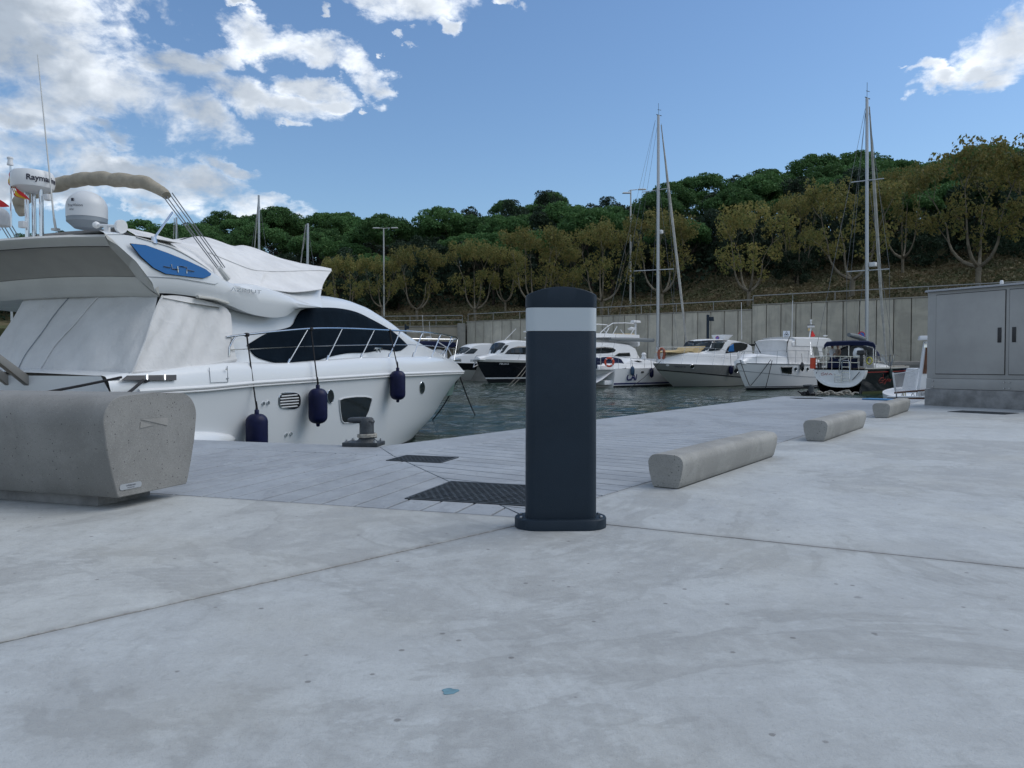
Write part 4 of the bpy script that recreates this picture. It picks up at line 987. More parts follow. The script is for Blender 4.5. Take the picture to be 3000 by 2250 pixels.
cp = Frame(cab0.x, cab0.y, 0, ca).pt(2907, 817, lambda u, z: 0.2)
b = MB(); b.lathe([(0.022, 0), (0.022, 0.05), (0.015, 0.062)], (0.98, 0.12, 1.661), 10); part('vent_cap', b, M['white'], t)
# ================================================================== THE BIG WHITE MOTOR YACHT (moored stern-to, we look at its starboard quarter)
YA = Frame(-6.55, 10.76, 0, math.atan2(.927, .375), -1)
def yp(px, py, off): return YA.pt(px, py, off)
def ys(px, py, u): return YA.sec(px, py, u)
def yc(pts, off, n):
    return [yp(p.x, p.y, off) for p in resample(pts, n)]
def HB(u, z=0, d=0.0): return (2.15 if u < 5 else max(-6, 2.15 * (1 - (max(0, u - 5) / 8.33) ** 2.4))) + d
RZ = [(-1.2, .24), (.8, .27), (1.8, .31), (3.65, .35), (5.7, .39), (8.6, .40), (13.33, .37)]
GZ = [(-1.0, .44), (-.6, .47), (.5, .56), (1.5, .63), (2.66, .61), (4.76, .72), (5.9, .74), (8.1, .77), (9.4, .76), (12.6, .70)]
STEM = [(-1.8, 8.6), (-1.4, 10.0), (-1.05, 10.6), (-.86, 11.22), (-.65, 11.66), (-.34, 12.02), (.01, 12.62), (.22, 13.12), (.40, 13.33)]
def hull_v(u, z):
    zr = interp(RZ, u); s = max(0.0, min(1.0, (z + 1.8) / (zr + 1.8))); ue = interp(STEM, z if z < .39 else .39)
    Bm = 2.15 * (0.80 + 0.20 * s ** 0.7); e = 1.75 + 0.65 * s; p = max(0, u - 5) / (ue - 5)
    return Bm * (1 - p ** e)
def Sf(u, z): return (1.8 * (1 - (max(0, u - 3) / 9.3) ** 3)) - .22 * (z - .9)
def Fs(u, z=0): return 1.95 if u < 3.0 else 1.95 - 0.9 * ((u - 3.0) / 6) ** 1.6
yacht = thing('motor_yacht', 'large white flybridge motor yacht with canvas covers and black mesh window covers, moored at left', 'motor yacht', YA.o, YA.a)
def stb(rows): return [[Vector((p[0], -p[1], p[2])) for p in r] for r in rows]
# hull
rows = []
NZ = 16; NU = 44
for k in range(NZ + 1):
    s = k / NZ; row = []
    for i in range(NU + 1):
        f = i / NU; f = 1 - (1 - f) ** 1.35
        zb_, ue = -1.8, None
        z = -1.8 + s * (0.385 + 1.8); ue = interp(STEM, min(z, .39)); u = -0.75 + (ue + 0.75) * f
        zr = interp(RZ, u); zz = -1.8 + s * (zr + 1.8); row.append((u, max(0.0, hull_v(min(u, ue), zz)) if i < NU else 0.0, zz))
    rows.append(row)
b = MB(); b.loft(stb(rows)); b.mirror()
tr = [r[0] for r in rows]; b.add([(-.75, -p[1], p[2]) for p in tr] + [(-.75, p[1], p[2]) for p in tr], [(i, i + 1, len(tr) + i + 1, len(tr) + i) for i in range(len(tr) - 1)])
part('hull', b, M['gel'], yacht, smooth=50, weld=True)
b = MB(); r1 = [[(u, hull_v(u, z) + .006 if u < interp(STEM, z) else 0, z) for u in [(-.74 + (interp(STEM, z) + .74) * (1 - (1 - i / 40) ** 1.35)) for i in range(41)]] for z in (-1.75, -1.4, -1.13)]
b.loft(stb(r1)); b.mirror(); part('boot_stripe', b, M['antifoul'], yacht, smooth=50)
# bulwark above the rubbing strake, and deck
rows = []; us = [-.75 + 14.08 * (1 - (1 - i / 44) ** 1.35) for i in range(45)]
def shr(u, e): return -.75 + (u + .75) * (e + .75) / 14.08
for (e, dv, w) in ((13.33, 0.0, 0.0), (13.30, .005, 0.12), (13.0, -.03, 0.65), (12.75, -.08, 0.94), (12.62, -.14, 1.0), (12.5, -.24, 0.985)):
    row = []
    for u in us:
        v = max(0, HB(u)) ; u2 = shr(u, e); z = interp(RZ, u2) * (1 - w) + interp(GZ, u2) * w
        row.append((u2, max(0, v + dv * min(1, v / .5)), z))
    rows.append(row)
b = MB(); b.loft(stb(rows)); last = rows[-1]
b.loft(stb([last, [(p[0], p[1] * .5, p[2] + .03) for p in last], [(p[0], 0, p[2] + .05) for p in last]])); b.mirror()
b.add([(-.75, -2.15, .24), (-.75, 2.15, .24), (-.75, 2.0, .45), (-.75, -2.0, .45)], [(0, 1, 2, 3)])
part('deck', b, M['gel'], yacht, smooth=45, weld=True)
for sg in (-1, 1):
    b = MB(); pts = [(u, sg * (max(0, HB(u)) + .012), interp(RZ, u) + .005) for u in [-.35 + 13.7 * i / 70 for i in range(71)]]
    b.tube(pts, [.028] * 70 + [.02], 8); b.tube([(p[0], p[1] * 1.004, p[2] - .045) for p in pts], .014, 6); part('rub_rail', b, M['white'], yacht)
# deckhouse
zedge = [(1.2, 1.50), (3.3, 1.60), (4.2, 1.72), (5.35, 1.72), (6.0, 1.62), (6.5, 1.46), (7.0, 1.28), (7.5, 1.10), (8.2, .98), (9, .92), (10.6, .80), (11.6, .76)]
zcen = [(1.2, 1.95), (4.5, 1.98), (5.3, 2.0), (5.9, 1.93), (6.98, 1.73), (7.74, 1.50), (8.28, 1.33), (8.87, 1.15), (9.79, .99), (10.6, .86), (11.6, .78)]
rows = []
for i in range(53):
    u = 1.15 + 10.5 * i / 52; zd = interp(GZ, u) - .05; ze = max(zd + .02, interp(zedge, u)); zc = max(ze + .01, interp(zcen, u)); r_ = []
    for k in range(7): z = zd + (ze - zd) * k / 6; r_.append((u, max(0.02, Sf(u, z)), z))
    ve = r_[-1][1]
    for k in range(1, 9):
        a = k / 8 * math.pi / 2; r_.append((u, ve * (1 - (1 - math.cos(a)) ** 0.9), ze + (zc - ze) * math.sin(a) ** 0.85))
    rows.append(r_)
b = MB(); b.loft(stb(rows)); b.mirror()
f0 = rows[0]; b.add([(p[0], -p[1], p[2]) for p in f0] + [(p[0], p[1], p[2]) for p in f0], [(i, i + 1, len(f0) + i + 1, len(f0) + i) for i in range(len(f0) - 1)])
part('deckhouse', b, M['gel'], yacht, smooth=40, weld=True)
# black mesh cover over the side window
topc = yc([(722, 1010), (781, 976), (853, 955), (861, 938), (884, 907), (944, 901), (998, 904), (1045, 915), (1088, 936), (1135, 962), (1164, 983), (1193, 1011)], Sf, 40)
botc = yc([(722, 1012), (745, 1043), (774, 1055), (810, 1064), (839, 1067), (880, 1066), (915, 1060), (962, 1046), (1016, 1035), (1070, 1033), (1100, 1028), (1124, 1024), (1168, 1029), (1193, 1012)], Sf, 40)
rows = []
for k in range(11):
    row = []
    for a_, c_ in zip(botc, topc):
        f = k / 10; u = a_.x + (c_.x - a_.x) * f; z = a_.z + (c_.z - a_.z) * f
        row.append((u, Sf(u, z) + .014 + .008 * math.sin(u * 9 + z * 14) * math.sin(f * math.pi), z))
    rows.append(row)
for sg in (1, -1):
    b = MB(); b.loft([[(p[0], -sg * p[1], p[2]) for p in r] for r in rows]); o = part('window_cover', b, M['mesh_black'], yacht, smooth=60)
    md = o.modifiers.new('thickness', 'SOLIDIFY'); md.thickness = .006; md.offset = 0
# flybridge side moulding
FTp = [(302, 680), (396, 693), (453, 708), (506, 724), (585, 768), (640, 810), (674, 832), (748, 837), (820, 858), (880, 882), (944, 900)]
FMp = [(398, 765), (460, 786), (540, 806), (620, 822), (700, 840), (790, 864), (870, 888), (944, 901)]
FNp = [(446, 828), (510, 838), (600, 850), (690, 870), (780, 890), (850, 899), (900, 901), (944, 901.5)]
FBp = [(455, 858), (520, 862), (600, 874), (668, 893), (730, 918), (790, 930), (838, 926), (858, 912), (880, 905), (944, 902)]
ft = yc(FTp, Fs, 48); fm = yc(FMp, lambda u, z: Fs(u) + .05, 48); fn = yc(FNp, lambda u, z: Fs(u) + .04, 48); fb = yc(FBp, lambda u, z: Fs(u) - .02, 48)
rim = [Vector((p.x + .02, -(Fs(p.x) - .09), p.z + .03)) for p in ft]
inn = [Vector((p.x + .02, -min(Fs(p.x) - .06, Sf(p.x, p.z) + .01), p.z + .03)) for p in fb]
b = MB(); b.loft([rim, ft, fm, fn, fb, inn])
top_in = [Vector((p.x + .02, -Fs(p.x) * .5, min(2.19, p.z + .03))) for p in ft]; top_c = [Vector((p.x + .02, 0, min(2.20, p.z + .05))) for p in ft]
b.loft([rim, top_in, top_c]); b.mirror(); part('flybridge', b, M['gel'], yacht, smooth=38, weld=True)
# cowling between the side moulding and the deckhouse roof
cwa = yc([(660, 832), (700, 836), (748, 841), (853, 853), (942, 849)], lambda u, z: Fs(u) - .22, 20)
cwb = yc([(674, 834), (748, 838), (820, 858), (880, 882), (944, 900)], lambda u, z: Fs(u) - .03, 20)
b = MB(); b.loft([cwb, [(a + c_) * .5 + Vector((0, .03, .02)) for a, c_ in zip(cwa, cwb)], cwa, [Vector((p.x + .9, 0, p.z + .12)) for p in cwa]]); b.mirror(); part('cowling', b, M['gel'], yacht, smooth=50, weld=True)
b = MB(); b.box((.5, 0, 2.19), (1.8, 3.0, .05)); part('flybridge_floor', b, M['gel'], yacht)
# overhang above the cockpit, seen from aft and below
P_rim = [(.60, 2.31, .97), (.0, 2.30, .985), (-.40, 2.285, 1.0), (-.50, 2.262, 1.0), (-.66, 2.235, 1.0), (-.685, 2.205, 1.0), (-.66, 2.165, 1.0), (-.56, 2.11, .965)]
P_pan = [(-.54, 2.105, .962), (-.48, 2.13, .95), (-.12, 1.93, .87), (.02, 1.80, .86)]
P_lip = [(.02, 1.795, .862), (.03, 1.72, .90), (.07, 1.60, .97), (.15, 1.535, 1.0)]
def across(prof, n=33, arch=0.05):
    rows = []
    for (u, z, k) in prof:
        rows.append([(u + .05 * (abs(j / (n - 1) * 2 - 1)) ** 2.5, (j / (n - 1) * 2 - 1) * 1.96 * k, z + arch * (1 - (j / (n - 1) * 2 - 1) ** 2) ** 1 - arch) for j in range(n)])
    return rows
b = MB(); b.loft(across(P_rim)); part('overhang_rim', b, M['gel_warm'], yacht, smooth=50)
b = MB(); b.loft(across(P_pan)); part('soffit_panel', b, mat('grey_soffit_vinyl', (0.36, 0.345, 0.31), 0.6, var=0.12, vscale=1.5), yacht, smooth=50)
b = MB(); b.loft(across(P_lip)); b.loft(across([(.15, 1.535, 1.0), (.6, 1.50, 1.0), (1.3, 1.47, 1.0)])); part('overhang_lip', b, M['gel_warm'], yacht, smooth=50)
# cheeks joining rim, panel and lip at both ends
chk = [(-.50, 1.93, 2.22), (-.64, 1.955, 2.19), (-.60, 1.955, 2.13), (-.50, 1.87, 2.06), (-.08, 1.72, 1.86), (.06, 1.70, 1.73), (.12, 1.90, 1.56), (.20, 1.95, 1.50), (.13, 1.99, 1.72), (-.25, 1.985, 1.98)]
for sg in (-1, 1): b = MB(); b.poly([(u, sg * v, z) for u, v, z in chk]); part('overhang_cheek', b, M['gel_warm'], yacht, smooth=0)
# cockpit covers
KPORT = min(1.9, ys(65, 880, .2).y)
def folds(u, v, z, seed=0.0):
    return .022 * math.sin(4.1 * v + 2.3 * z + seed) + .015 * math.sin(9.7 * v - 5.2 * z + 1.3 + seed) + .006 * math.sin(21 * v + 8 * z + seed)
rows = []
for k in range(19):
    f = k / 18; row = []
    for j in range(61):
        v = (j / 60 * 2 - 1); u = .22 - .52 * f - .05 * (1 - v * v) * math.sin(f * 3.1) ; vv = v * ((1.90 if v < 0 else KPORT) + .15 * f); z = 1.54 - 1.06 * f + (0.02 * math.sin(v * 14) if k == 18 else 0)
        row.append((u + folds(u, vv, z) * (.4 + f), vv, z))
    rows.append(row)
b = MB(); b.loft(rows); part('cockpit_cover', b, M['canvas_grey'], yacht, smooth=70)
b = MB(); hem = rows[-1]; CR = rows; b.loft([[(p[0] - .03, p[1] * 1.004, p[2] + .03 + .012 * math.sin(p[1] * 11)) for p in hem], [(p[0] - .035, p[1] * 1.004, p[2] - .10 + .02 * math.sin(p[1] * 6)) for p in hem], [(p[0] + .03, p[1] * .99, p[2] - .19) for p in hem]]); part('cover_hem', b, M['canvas_grey'], yacht, smooth=70)
stern = MB(); stern.box((.0, 0, .14), (1.1, 3.9, .66)); part('cockpit_coaming', stern, M['gel_warm'], yacht, bev=.04)
# starboard / port side panels
tp = yc([(478, 866), (520, 866), (570, 874), (620, 886), (660, 900), (676, 920)], lambda u, z: 1.96 - .08 * max(0, min(1, u / 1.4)), 24)
bt = yc([(388, 1096), (450, 1093), (520, 1088), (560, 1082), (620, 1070), (692, 1056)], lambda u, z: 2.05 - .06 * max(0, min(1, u / 1.4)), 24)
rows = []
for k in range(15):
    f = k / 14; rows.append([Vector((p.x + (q_.x - p.x) * f, p.y + (q_.y - p.y) * f + folds(0, p.x * 2.2, p.z + (q_.z - p.z) * f, 2.0) * 1.3 * math.sin(f * 3.14), p.z + (q_.z - p.z) * f)) for p, q_ in zip(tp, bt)])
for sg in (1, -1):
    KP = 1 if sg == 1 else (KPORT + .03) / 1.96; b = MB(); b.loft([[(p.x, p.y * sg * KP, p.z) for p in r] for r in rows]); part('side_cover', b, M['canvas'], yacht, smooth=70)
    b = MB(); b.loft([[(p.x, (p.y - .012) * sg * KP, p.z + .045) for p in bt], [(p.x, (p.y - .024) * sg * KP, p.z + .01 - .006 * math.sin(p.x * 9)) for p in bt], [(p.x, (p.y + .01) * sg * KP, p.z - .022) for p in bt]]); part('cover_hem', b, M['canvas'], yacht, smooth=70)
b = MB(); cs_ = [r[0] for r in rows]; b.tube([p + Vector((-.012, -.004, 0)) for p in cs_], .016, 6); part('corner_seam', b, M['canvas_grey'], yacht)
def on_cover(v_top, v_bot, m_, r_, nm):
    pts = []
    for k_ in range(19):
        y_ = v_top + (v_bot - v_top) * k_ / 18; row = CR[k_]; j_ = min(range(len(row)), key=lambda j: abs(row[j][1] - y_)); pts.append((row[j_][0] - .012, y_, row[j_][2]))
    b = MB(); b.tube(pts, r_, 5); part(nm, b, m_, yacht)
on_cover(ys(201, 885, .20).y, ys(38, 1073, -.32).y, M['dome_grey'], .006, 'zip_seam')
on_cover(ys(290, 880, .20).y, ys(105, 1080, -.32).y, M['canvas'], .009, 'cover_seam')
# flybridge canvas cover
baseP = [(398, 694), (453, 710), (506, 727), (585, 772), (652, 822), (690, 839), (748, 844), (800, 850), (853, 856), (900, 853), (943, 847)]
lipP = [(396, 688), (470, 702), (560, 722), (640, 752), (735, 789), (780, 794), (822, 795), (880, 793), (930, 792), (971, 794)]
rdgP = [(300, 668), (366, 673), (448, 701), (514, 706), (574, 691), (644, 708), (687, 719), (709, 717), (774, 738), (861, 767), (926, 784), (971, 793)]
N_ = 60
ba = yc(baseP, lambda u, z: Fs(u) - (.0 if u < 1.2 else .10), N_); li = yc(lipP, lambda u, z: 1.62 - .10 * max(0, u), N_); rd = yc(rdgP, 0.05, N_)
rows = [ba]
for f in (.2, .4, .6, .8, 1.0):
    rows.append([a.lerp(c_, f) + Vector((0, .02 * math.sin(f * 3.14) * math.sin(i * .9 + f * 3) * (1 if i > 36 else .45) + .05 * math.sin(f * 3.14) * (1 if i > 40 else 0), 0)) for i, (a, c_) in enumerate(zip(ba, li))])
for f in (.25, .5, .75, 1.0):
    rows.append([a.lerp(c_, f) + Vector((0, 0, .05 * math.sin(f * 3.14) + .012 * math.sin(i * .55 + f * 5))) for i, (a, c_) in enumerate(zip(li, rd))])
b = MB(); b.loft(rows); b.mirror(); part('flybridge_cover', b, M['canvas'], yacht, smooth=60, weld=False)
b = MB(); b.tube([p + Vector((0, -.01, 0)) for p in li[22:]], .006, 5); b.tube([p + Vector((0, -.01, 0)) for p in ba], .008, 5); part('cover_piping', b, M['canvas_grey'], yacht)
# blue side window with the number, and the maker's name
def Fo(d): return lambda u, z: Fs(u) + d
bluep = [(381, 714), (427, 719), (491, 742), (554, 767), (601, 789), (617, 802), (615, 807), (595, 815), (540, 809), (484, 802), (449, 785), (411, 751)]
cen = yp(500, 768, Fo(.075))
def onfly(px, py, d): 
    return yp(px, py, Fo(d))
b = MB(); o_ = [onfly(*p, .062) for p in bluep]; b.poly(o_, (0, -.012, 0)); bluew = part('side_window', b, M['glass_blue'], yacht, smooth=0)
b = MB(); oc = o_ + [o_[0]]; b.tube(oc, .006, 5); part('window_seal', b, M['black'], bluew)
b = MB()
for seg in ([(479, 780), (499, 784)], [(502, 774), (504, 787), (524, 790)], [(520, 780), (522, 798)], [(526, 779), (547, 783), (547, 801)], [(549, 791), (569, 795)]):
    b.tube([onfly(*p, .080) for p in seg], .0075, 5)
part('number_badge', b, M['steel'], bluew)
lw = MB(); _v, _f = text_flat('ΛZIMUT', 1.0); hx_ = max(p.x for p in _v)
lw.add([yp(721 + p.x / hx_ * 45, 852 + p.x / hx_ * 4.5 - p.y * 15, Fo(.088)) for p in _v], _f); part('lettering', lw, M['chrome'], yacht, smooth=0)
b = MB(); b.tube([onfly(425, 810, .045), onfly(520, 815, .055), onfly(630, 833, .055), onfly(655, 822, .03)], .004, 5); part('panel_seam', b, M['dome_grey'], yacht)
b = MB(); b.tube([yp(578, 869, 1.97), yp(625, 875, 1.97), yp(668, 888, 1.97)], .022, 6, flat=1.5); part('awning_rail', b, M['gel_warm'], yacht)
# stern quarter: cleat recess, hatch, fuel locker
def Ho(d): return lambda u, z: HB(u) + d
b = MB(); b.poly([yp(355, 1114, Ho(.012)), yp(372, 1100, Ho(-.02)), (yp(515, 1098, Ho(-.02))), (yp(515, 1114, Ho(.012)))], (0, -.012, 0)); part('cleat_recess', b, M['black'], yacht, smooth=0)
b = MB()
for px in (430, 482): b.tube([yp(px, 1113, Ho(.03)), yp(px, 1099, Ho(.0))], .016, 6)
part('cleat', b, M['steel'], yacht)
for seg in ([(613, 1077), (617, 1121), (668, 1119)], [(668, 1119), (666, 1072)]):
    b = MB(); b.tube([yp(*p, Ho(.012 - .06 * (1121 - p[1]) / 50)) for p in seg], .005, 5); part('locker_seam', b, M['dome_grey'], yacht)
for (px, py) in ((664, 1082), (667, 1108)):
    b = MB(); c_ = yp(px, py, Ho(.0)); b.lathe([(.012, -.006), (.012, .006)], c_, 10, 'y', 1.9, 1); part('hinge', b, M['steel'], yacht)
# hull fittings
def Hf(d): return lambda u, z: hull_v(u, z) + d
def oval(px, py, rx, ry, d, n=24, sq=1.0):
    out = []
    for k in range(n):
        a = 6.28318 * k / n; c_, s_ = math.cos(a), math.sin(a)
        out.append(yp(px + rx * math.copysign(abs(c_) ** sq, c_), py + ry * math.copysign(abs(s_) ** sq, s_) + 0.0, Hf(d)))
    return out
def fitting(name, pts, m, rim=None, depth=.01, rr=.012):
    b = MB(); b.poly(pts, (0, -depth, 0)); o = part(name, b, m, yacht, smooth=0)
    if rim: b = MB(); b.tube(pts + [pts[0], pts[1]], rr, 6, cap=False); part('rim', b, rim, o)
    return o
v_ = fitting('engine_vent', oval(848, 1174, 31, 23, .004, 28, .62), M['black'], M['steel'])
for k in range(5):
    y = 1158 + k * 8.2; b = MB(); b.tube([yp(821 + (4 if k in (0, 4) else 0), y + 3, Hf(.016)), yp(875 - (4 if k in (0, 4) else 0), y - 1, Hf(.016))], .011, 6, flat=.6); part('slat', b, M['dome'], v_)
fitting('porthole', oval(968, 1162, 9.5, 20, .004), M['glass_dark'], M['steel'], .006, .011)
fitting('porthole', oval(1152, 1146, 8, 17, .004), M['glass_dark'], M['steel'], .006, .010)
fitting('porthole', oval(1237, 1136, 7, 17, .004), M['glass_dark'], M['steel'], .006, .010)
hw = [(994, 1172), (1008, 1166), (1041, 1162), (1072, 1162), (1088, 1166), (1089, 1172), (1081, 1203), (1069, 1229), (1062, 1234), (1030, 1239), (1007, 1239), (1001, 1232), (996, 1203)]
fitting('hull_window', [yp(*p, Hf(.006)) for p in hw], M['glass_dark'], M['dome'], .006, .014)
for (px, py) in ((771, 1182), (785, 1180), (838, 1274), (852, 1271)):
    b = MB(); c_ = yp(px, py, Hf(.004)); b.lathe([(.028, -.016), (.030, .0), (.030, .006)], c_, 12, 'y'); part('outlet', b, M['steel'], yacht)
b = MB(); cb = yp(560, 1282, Hf(0)); b.lathe([(.002, -.95), (.10, -.8), (.17, -.4), (.19, 0), (.15, .4), (.08, .75), (.002, .9)], (cb.x, cb.y + .02, cb.z - .10), 18, 'x', 1, 1); part('exhaust_fairing', b, M['gel'], yacht)
b = MB(); b.box((-1.15, 0, -.78), (.95, 3.6, .16)); part('swim_platform', b, M['teak'], yacht, bev=.05)
# bow plate under the roller
b = MB(); b.poly([(12.55, -.03, -.02), (12.95, -.03, .10), (12.72, -.03, -.30), (12.45, -.03, -.33)], (0, .06, 0)); part('stem_plate', b, mat('dull_steel_green', (0.20, 0.30, 0.27), 0.3, 0.6), yacht, smooth=0)
# guard rail
RO = lambda u, z: max(0.12, HB(u) - .16)
railP = resample([(663, 987), (723, 980), (799, 972), (907, 963), (1001, 962), (1142, 968), (1205, 971), (1269, 976), (1300, 980)], 40)
rl = [yp(p.x, p.y, RO) for p in railP]
ub = rl[-1].x
for i in range(1, 13):
    f = i / 12; u = ub + (13.05 - ub) * math.sin(f * math.pi / 2); rl.append(Vector((u, -max(0, HB(min(u, 13.2)) - .16) * (1 if f < 1 else 0) * (1 - f ** 6 * .3), 1.30 + .03 * f)))
rl[-1].y = 0
b = MB(); full = rl + [Vector((p.x, -p.y, p.z)) for p in rl[-2::-1]]; b.tube(full, .017, 8); part('guard_rail', b, M['steel'], yacht)
for sg in (1, -1):
    b = MB(); w = [yp(px, py, RO) for px, py in ((675, 1025), (740, 1022), (870, 1016), (983, 1012), (1100, 1010), (1200, 1010), (1262, 1013))] ; w.append(Vector((12.2, -.45, 1.02)))
    b.tube([(p.x, p.y * sg, p.z) for p in w], .007, 6); part('mid_wire', b, M['steel'], yacht)
    for (x0, y0, x1, y1) in ((841, 1064, 900, 967), (956, 1053, 1002, 963), (1056, 1046, 1096, 967), (1138, 1044, 1172, 972), (1209, 1042, 1238, 975), (1264, 1043, 1290, 982), (1300, 1046, 1324, 985)):
        lo = yp(x0, y0, lambda u, z: HB(u) - .16); hi = yp(x1, y1, RO); b = MB(); b.tube([(lo.x, lo.y * sg, lo.z - .03), (hi.x, hi.y * sg, hi.z)], .013, 8); b.tube([(lo.x, lo.y * sg, lo.z - .03), (lo.x + (hi.x - lo.x) * .12, (lo.y + (hi.y - lo.y) * .12) * sg, lo.z + (hi.z - lo.z) * .12)], .02, 8); part('stanchion', b, M['steel'], yacht)
    for (ua, ubb, va, vb) in ((12.3, 13.02, .30, .06),):
        b = MB(); b.tube([(ua, -va * sg, .70), (ubb, -vb * sg, 1.32)], .010, 8); part('stanchion', b, M['steel'], yacht)
    q0 = [yp(672, 1043, RO), yp(672, 1017, RO), yp(678, 1003, RO), yp(690, 985, RO)]; b = MB(); b.tube([(p.x, p.y * sg, p.z) for p in q0], .014, 8); part('stanchion', b, M['steel'], yacht)
b = MB(); c_ = yp(1108, 1030, lambda u, z: HB(u) - .22)
b.box((c_.x, c_.y, c_.z + .06), (.30, .04, .03)); b.box((c_.x - .06, c_.y, c_.z + .02), (.03, .03, .08)); b.box((c_.x + .06, c_.y, c_.z + .02), (.03, .03, .08)); part('cleat', b, M['steel'], yacht, bev=.008)
b = MB(); b.box((12.9, 0, .70), (.55, .22, .06)); b.tube([(13.1, -.10, .72), (13.1, .10, .72)], .05, 10); part('bow_roller', b, M['steel'], yacht, bev=.01)
b = MB(); b.lathe([(.06, 0), (.07, .05), (.03, .09)], (11.3, 0, .80), 12); part('windlass', b, M['steel'], yacht)
# things on the flybridge roof
def at_u(px, py, u): return ys(px, py, u)
ur = -.1
c_ = at_u(96, 530, ur); rr = 57 / (F_PX / YA.wor(c_).y)
kz = YA.wor(c_).y / F_PX
b = MB(); b.lathe([(rr * .55, -32 * kz), (rr * .93, -22 * kz), (rr, -6 * kz), (rr * .985, 12 * kz), (rr * .90, 24 * kz), (rr * .6, 28 * kz), (rr * .1, 29 * kz)], c_, 40)
tilt = part('radome', b, M['white'], yacht, smooth=40)
def on_cyl(cc, rad, ang0):
    return lambda x, y: (cc[0] + rad * math.cos(ang0 + x / rad), cc[1] + rad * math.sin(ang0 + x / rad), cc[2] + y)
vd = math.atan2(*(lambda w: (w.y, w.x))(YA.loc(Vector((0, 0, 0))) - c_))
b = MB(); lettering(b, 'Raymarine', .105, on_cyl(c_ + Vector((0, 0, -.005)), rr * 1.012, vd + .52), bold=.003); part('lettering', b, M['ink'], tilt, smooth=0)
for px in (78, 98, 120):
    p = at_u(px, 548, ur + (.08 if px == 98 else 0)); b = MB(); b.tube([(p.x, p.y, p.z - .02), (p.x, p.y, 2.24)], .028, 12); part('radar_pillar', b, M['steel'], yacht)
p = at_u(140, 578, ur); b = MB(); b.box(p, (.08, .09, .085)); part('camera_housing', b, M['white'], yacht, bev=.01)
p = at_u(67, 658, ur - .1); b = MB(); b.box(p, (.07, .10, .09)); part('instrument_box', b, M['white'], yacht, bev=.01)
ud = .05; c_ = at_u(255, 640, ud); kz = YA.wor(c_).y / F_PX; r_ = 54.5 * kz
b = MB(); b.lathe([(r_, 0), (r_ * 1.0, 30 * kz)] + [(r_ * math.cos(R(a)), 30 * kz + 48 * kz * math.sin(R(a))) for a in range(8, 91, 8)], c_, 36); dm = part('satellite_dome', b, M['dome'], yacht, smooth=60)
b = MB(); b.lathe([(r_ * .62, -30 * kz), (r_ * .78, -22 * kz), (r_ * .985, -12 * kz), (r_ * .985, 0)], c_, 36); part('dome_base', b, M['dome_grey'], dm)
vd = math.atan2(*(lambda w: (w.y, w.x))(YA.loc(Vector((0, 0, 0))) - c_))
b = MB(); lettering(b, 'TracVision', .052, on_cyl(c_ + Vector((0, 0, 28 * kz)), r_ * 1.01, vd - .62)); part('lettering', b, M['ink'], dm, smooth=0)
b = MB(); lettering(b, 'M7SK', .030, on_cyl(c_ + Vector((0, 0, 16 * kz)), r_ * 1.01, vd - .78)); part('lettering', b, M['ink'], dm, smooth=0)
b = MB(); lf = on_cyl(c_ + Vector((0, 0, 44 * kz)), r_ * 1.005, vd - .72)
b.add([lf(-.02, -.02), lf(.02, -.02), lf(.02, .02), lf(-.02, .02)], [(0, 1, 2, 3)]); part('emblem', b, M['ink'], dm, smooth=0)
b = MB(); b.lathe([(.36, 2.20), (.33, 2.29), (.28, 2.31)], (c_.x, c_.y, 0), 24, 'z', 1, 1.3); part('dome_plinth', b, M['gel'], yacht)
# whip antenna
p0, p1, p2 = at_u(163, 668, -.15), at_u(158, 640, -.15), at_u(110, 160, .1)
b = MB(); b.tube([p0, p1], .016, 8); b.tube([p1, p1.lerp(p2, .3), p2], [.0125, .010, .006], 8); b.box(p0 + Vector((0, 0, -.02)), (.07, .09, .03)); part('antenna', b, M['lamp_white'], yacht)
# horn
p0, p1 = at_u(282, 659, -.3), at_u(345, 663, -.3); dv = (p1 - p0).normalized()
b = MB(); b.tube([p0 - dv * .045, p0 - dv * .03, p0, p0 + dv * .03, p0 + dv * .04, p1 - dv * .03, p1 + dv * .02, p1 + dv * .035, p1 + dv * .075, p1 + dv * .08], [.01, .035, .045, .035, .018, .018, .03, .085, .085, .02], 18)
b.box((p0 + p1) / 2 + Vector((0, 0, -.05)), (.06, .05, .08)); part('horn', b, M['white'], yacht)
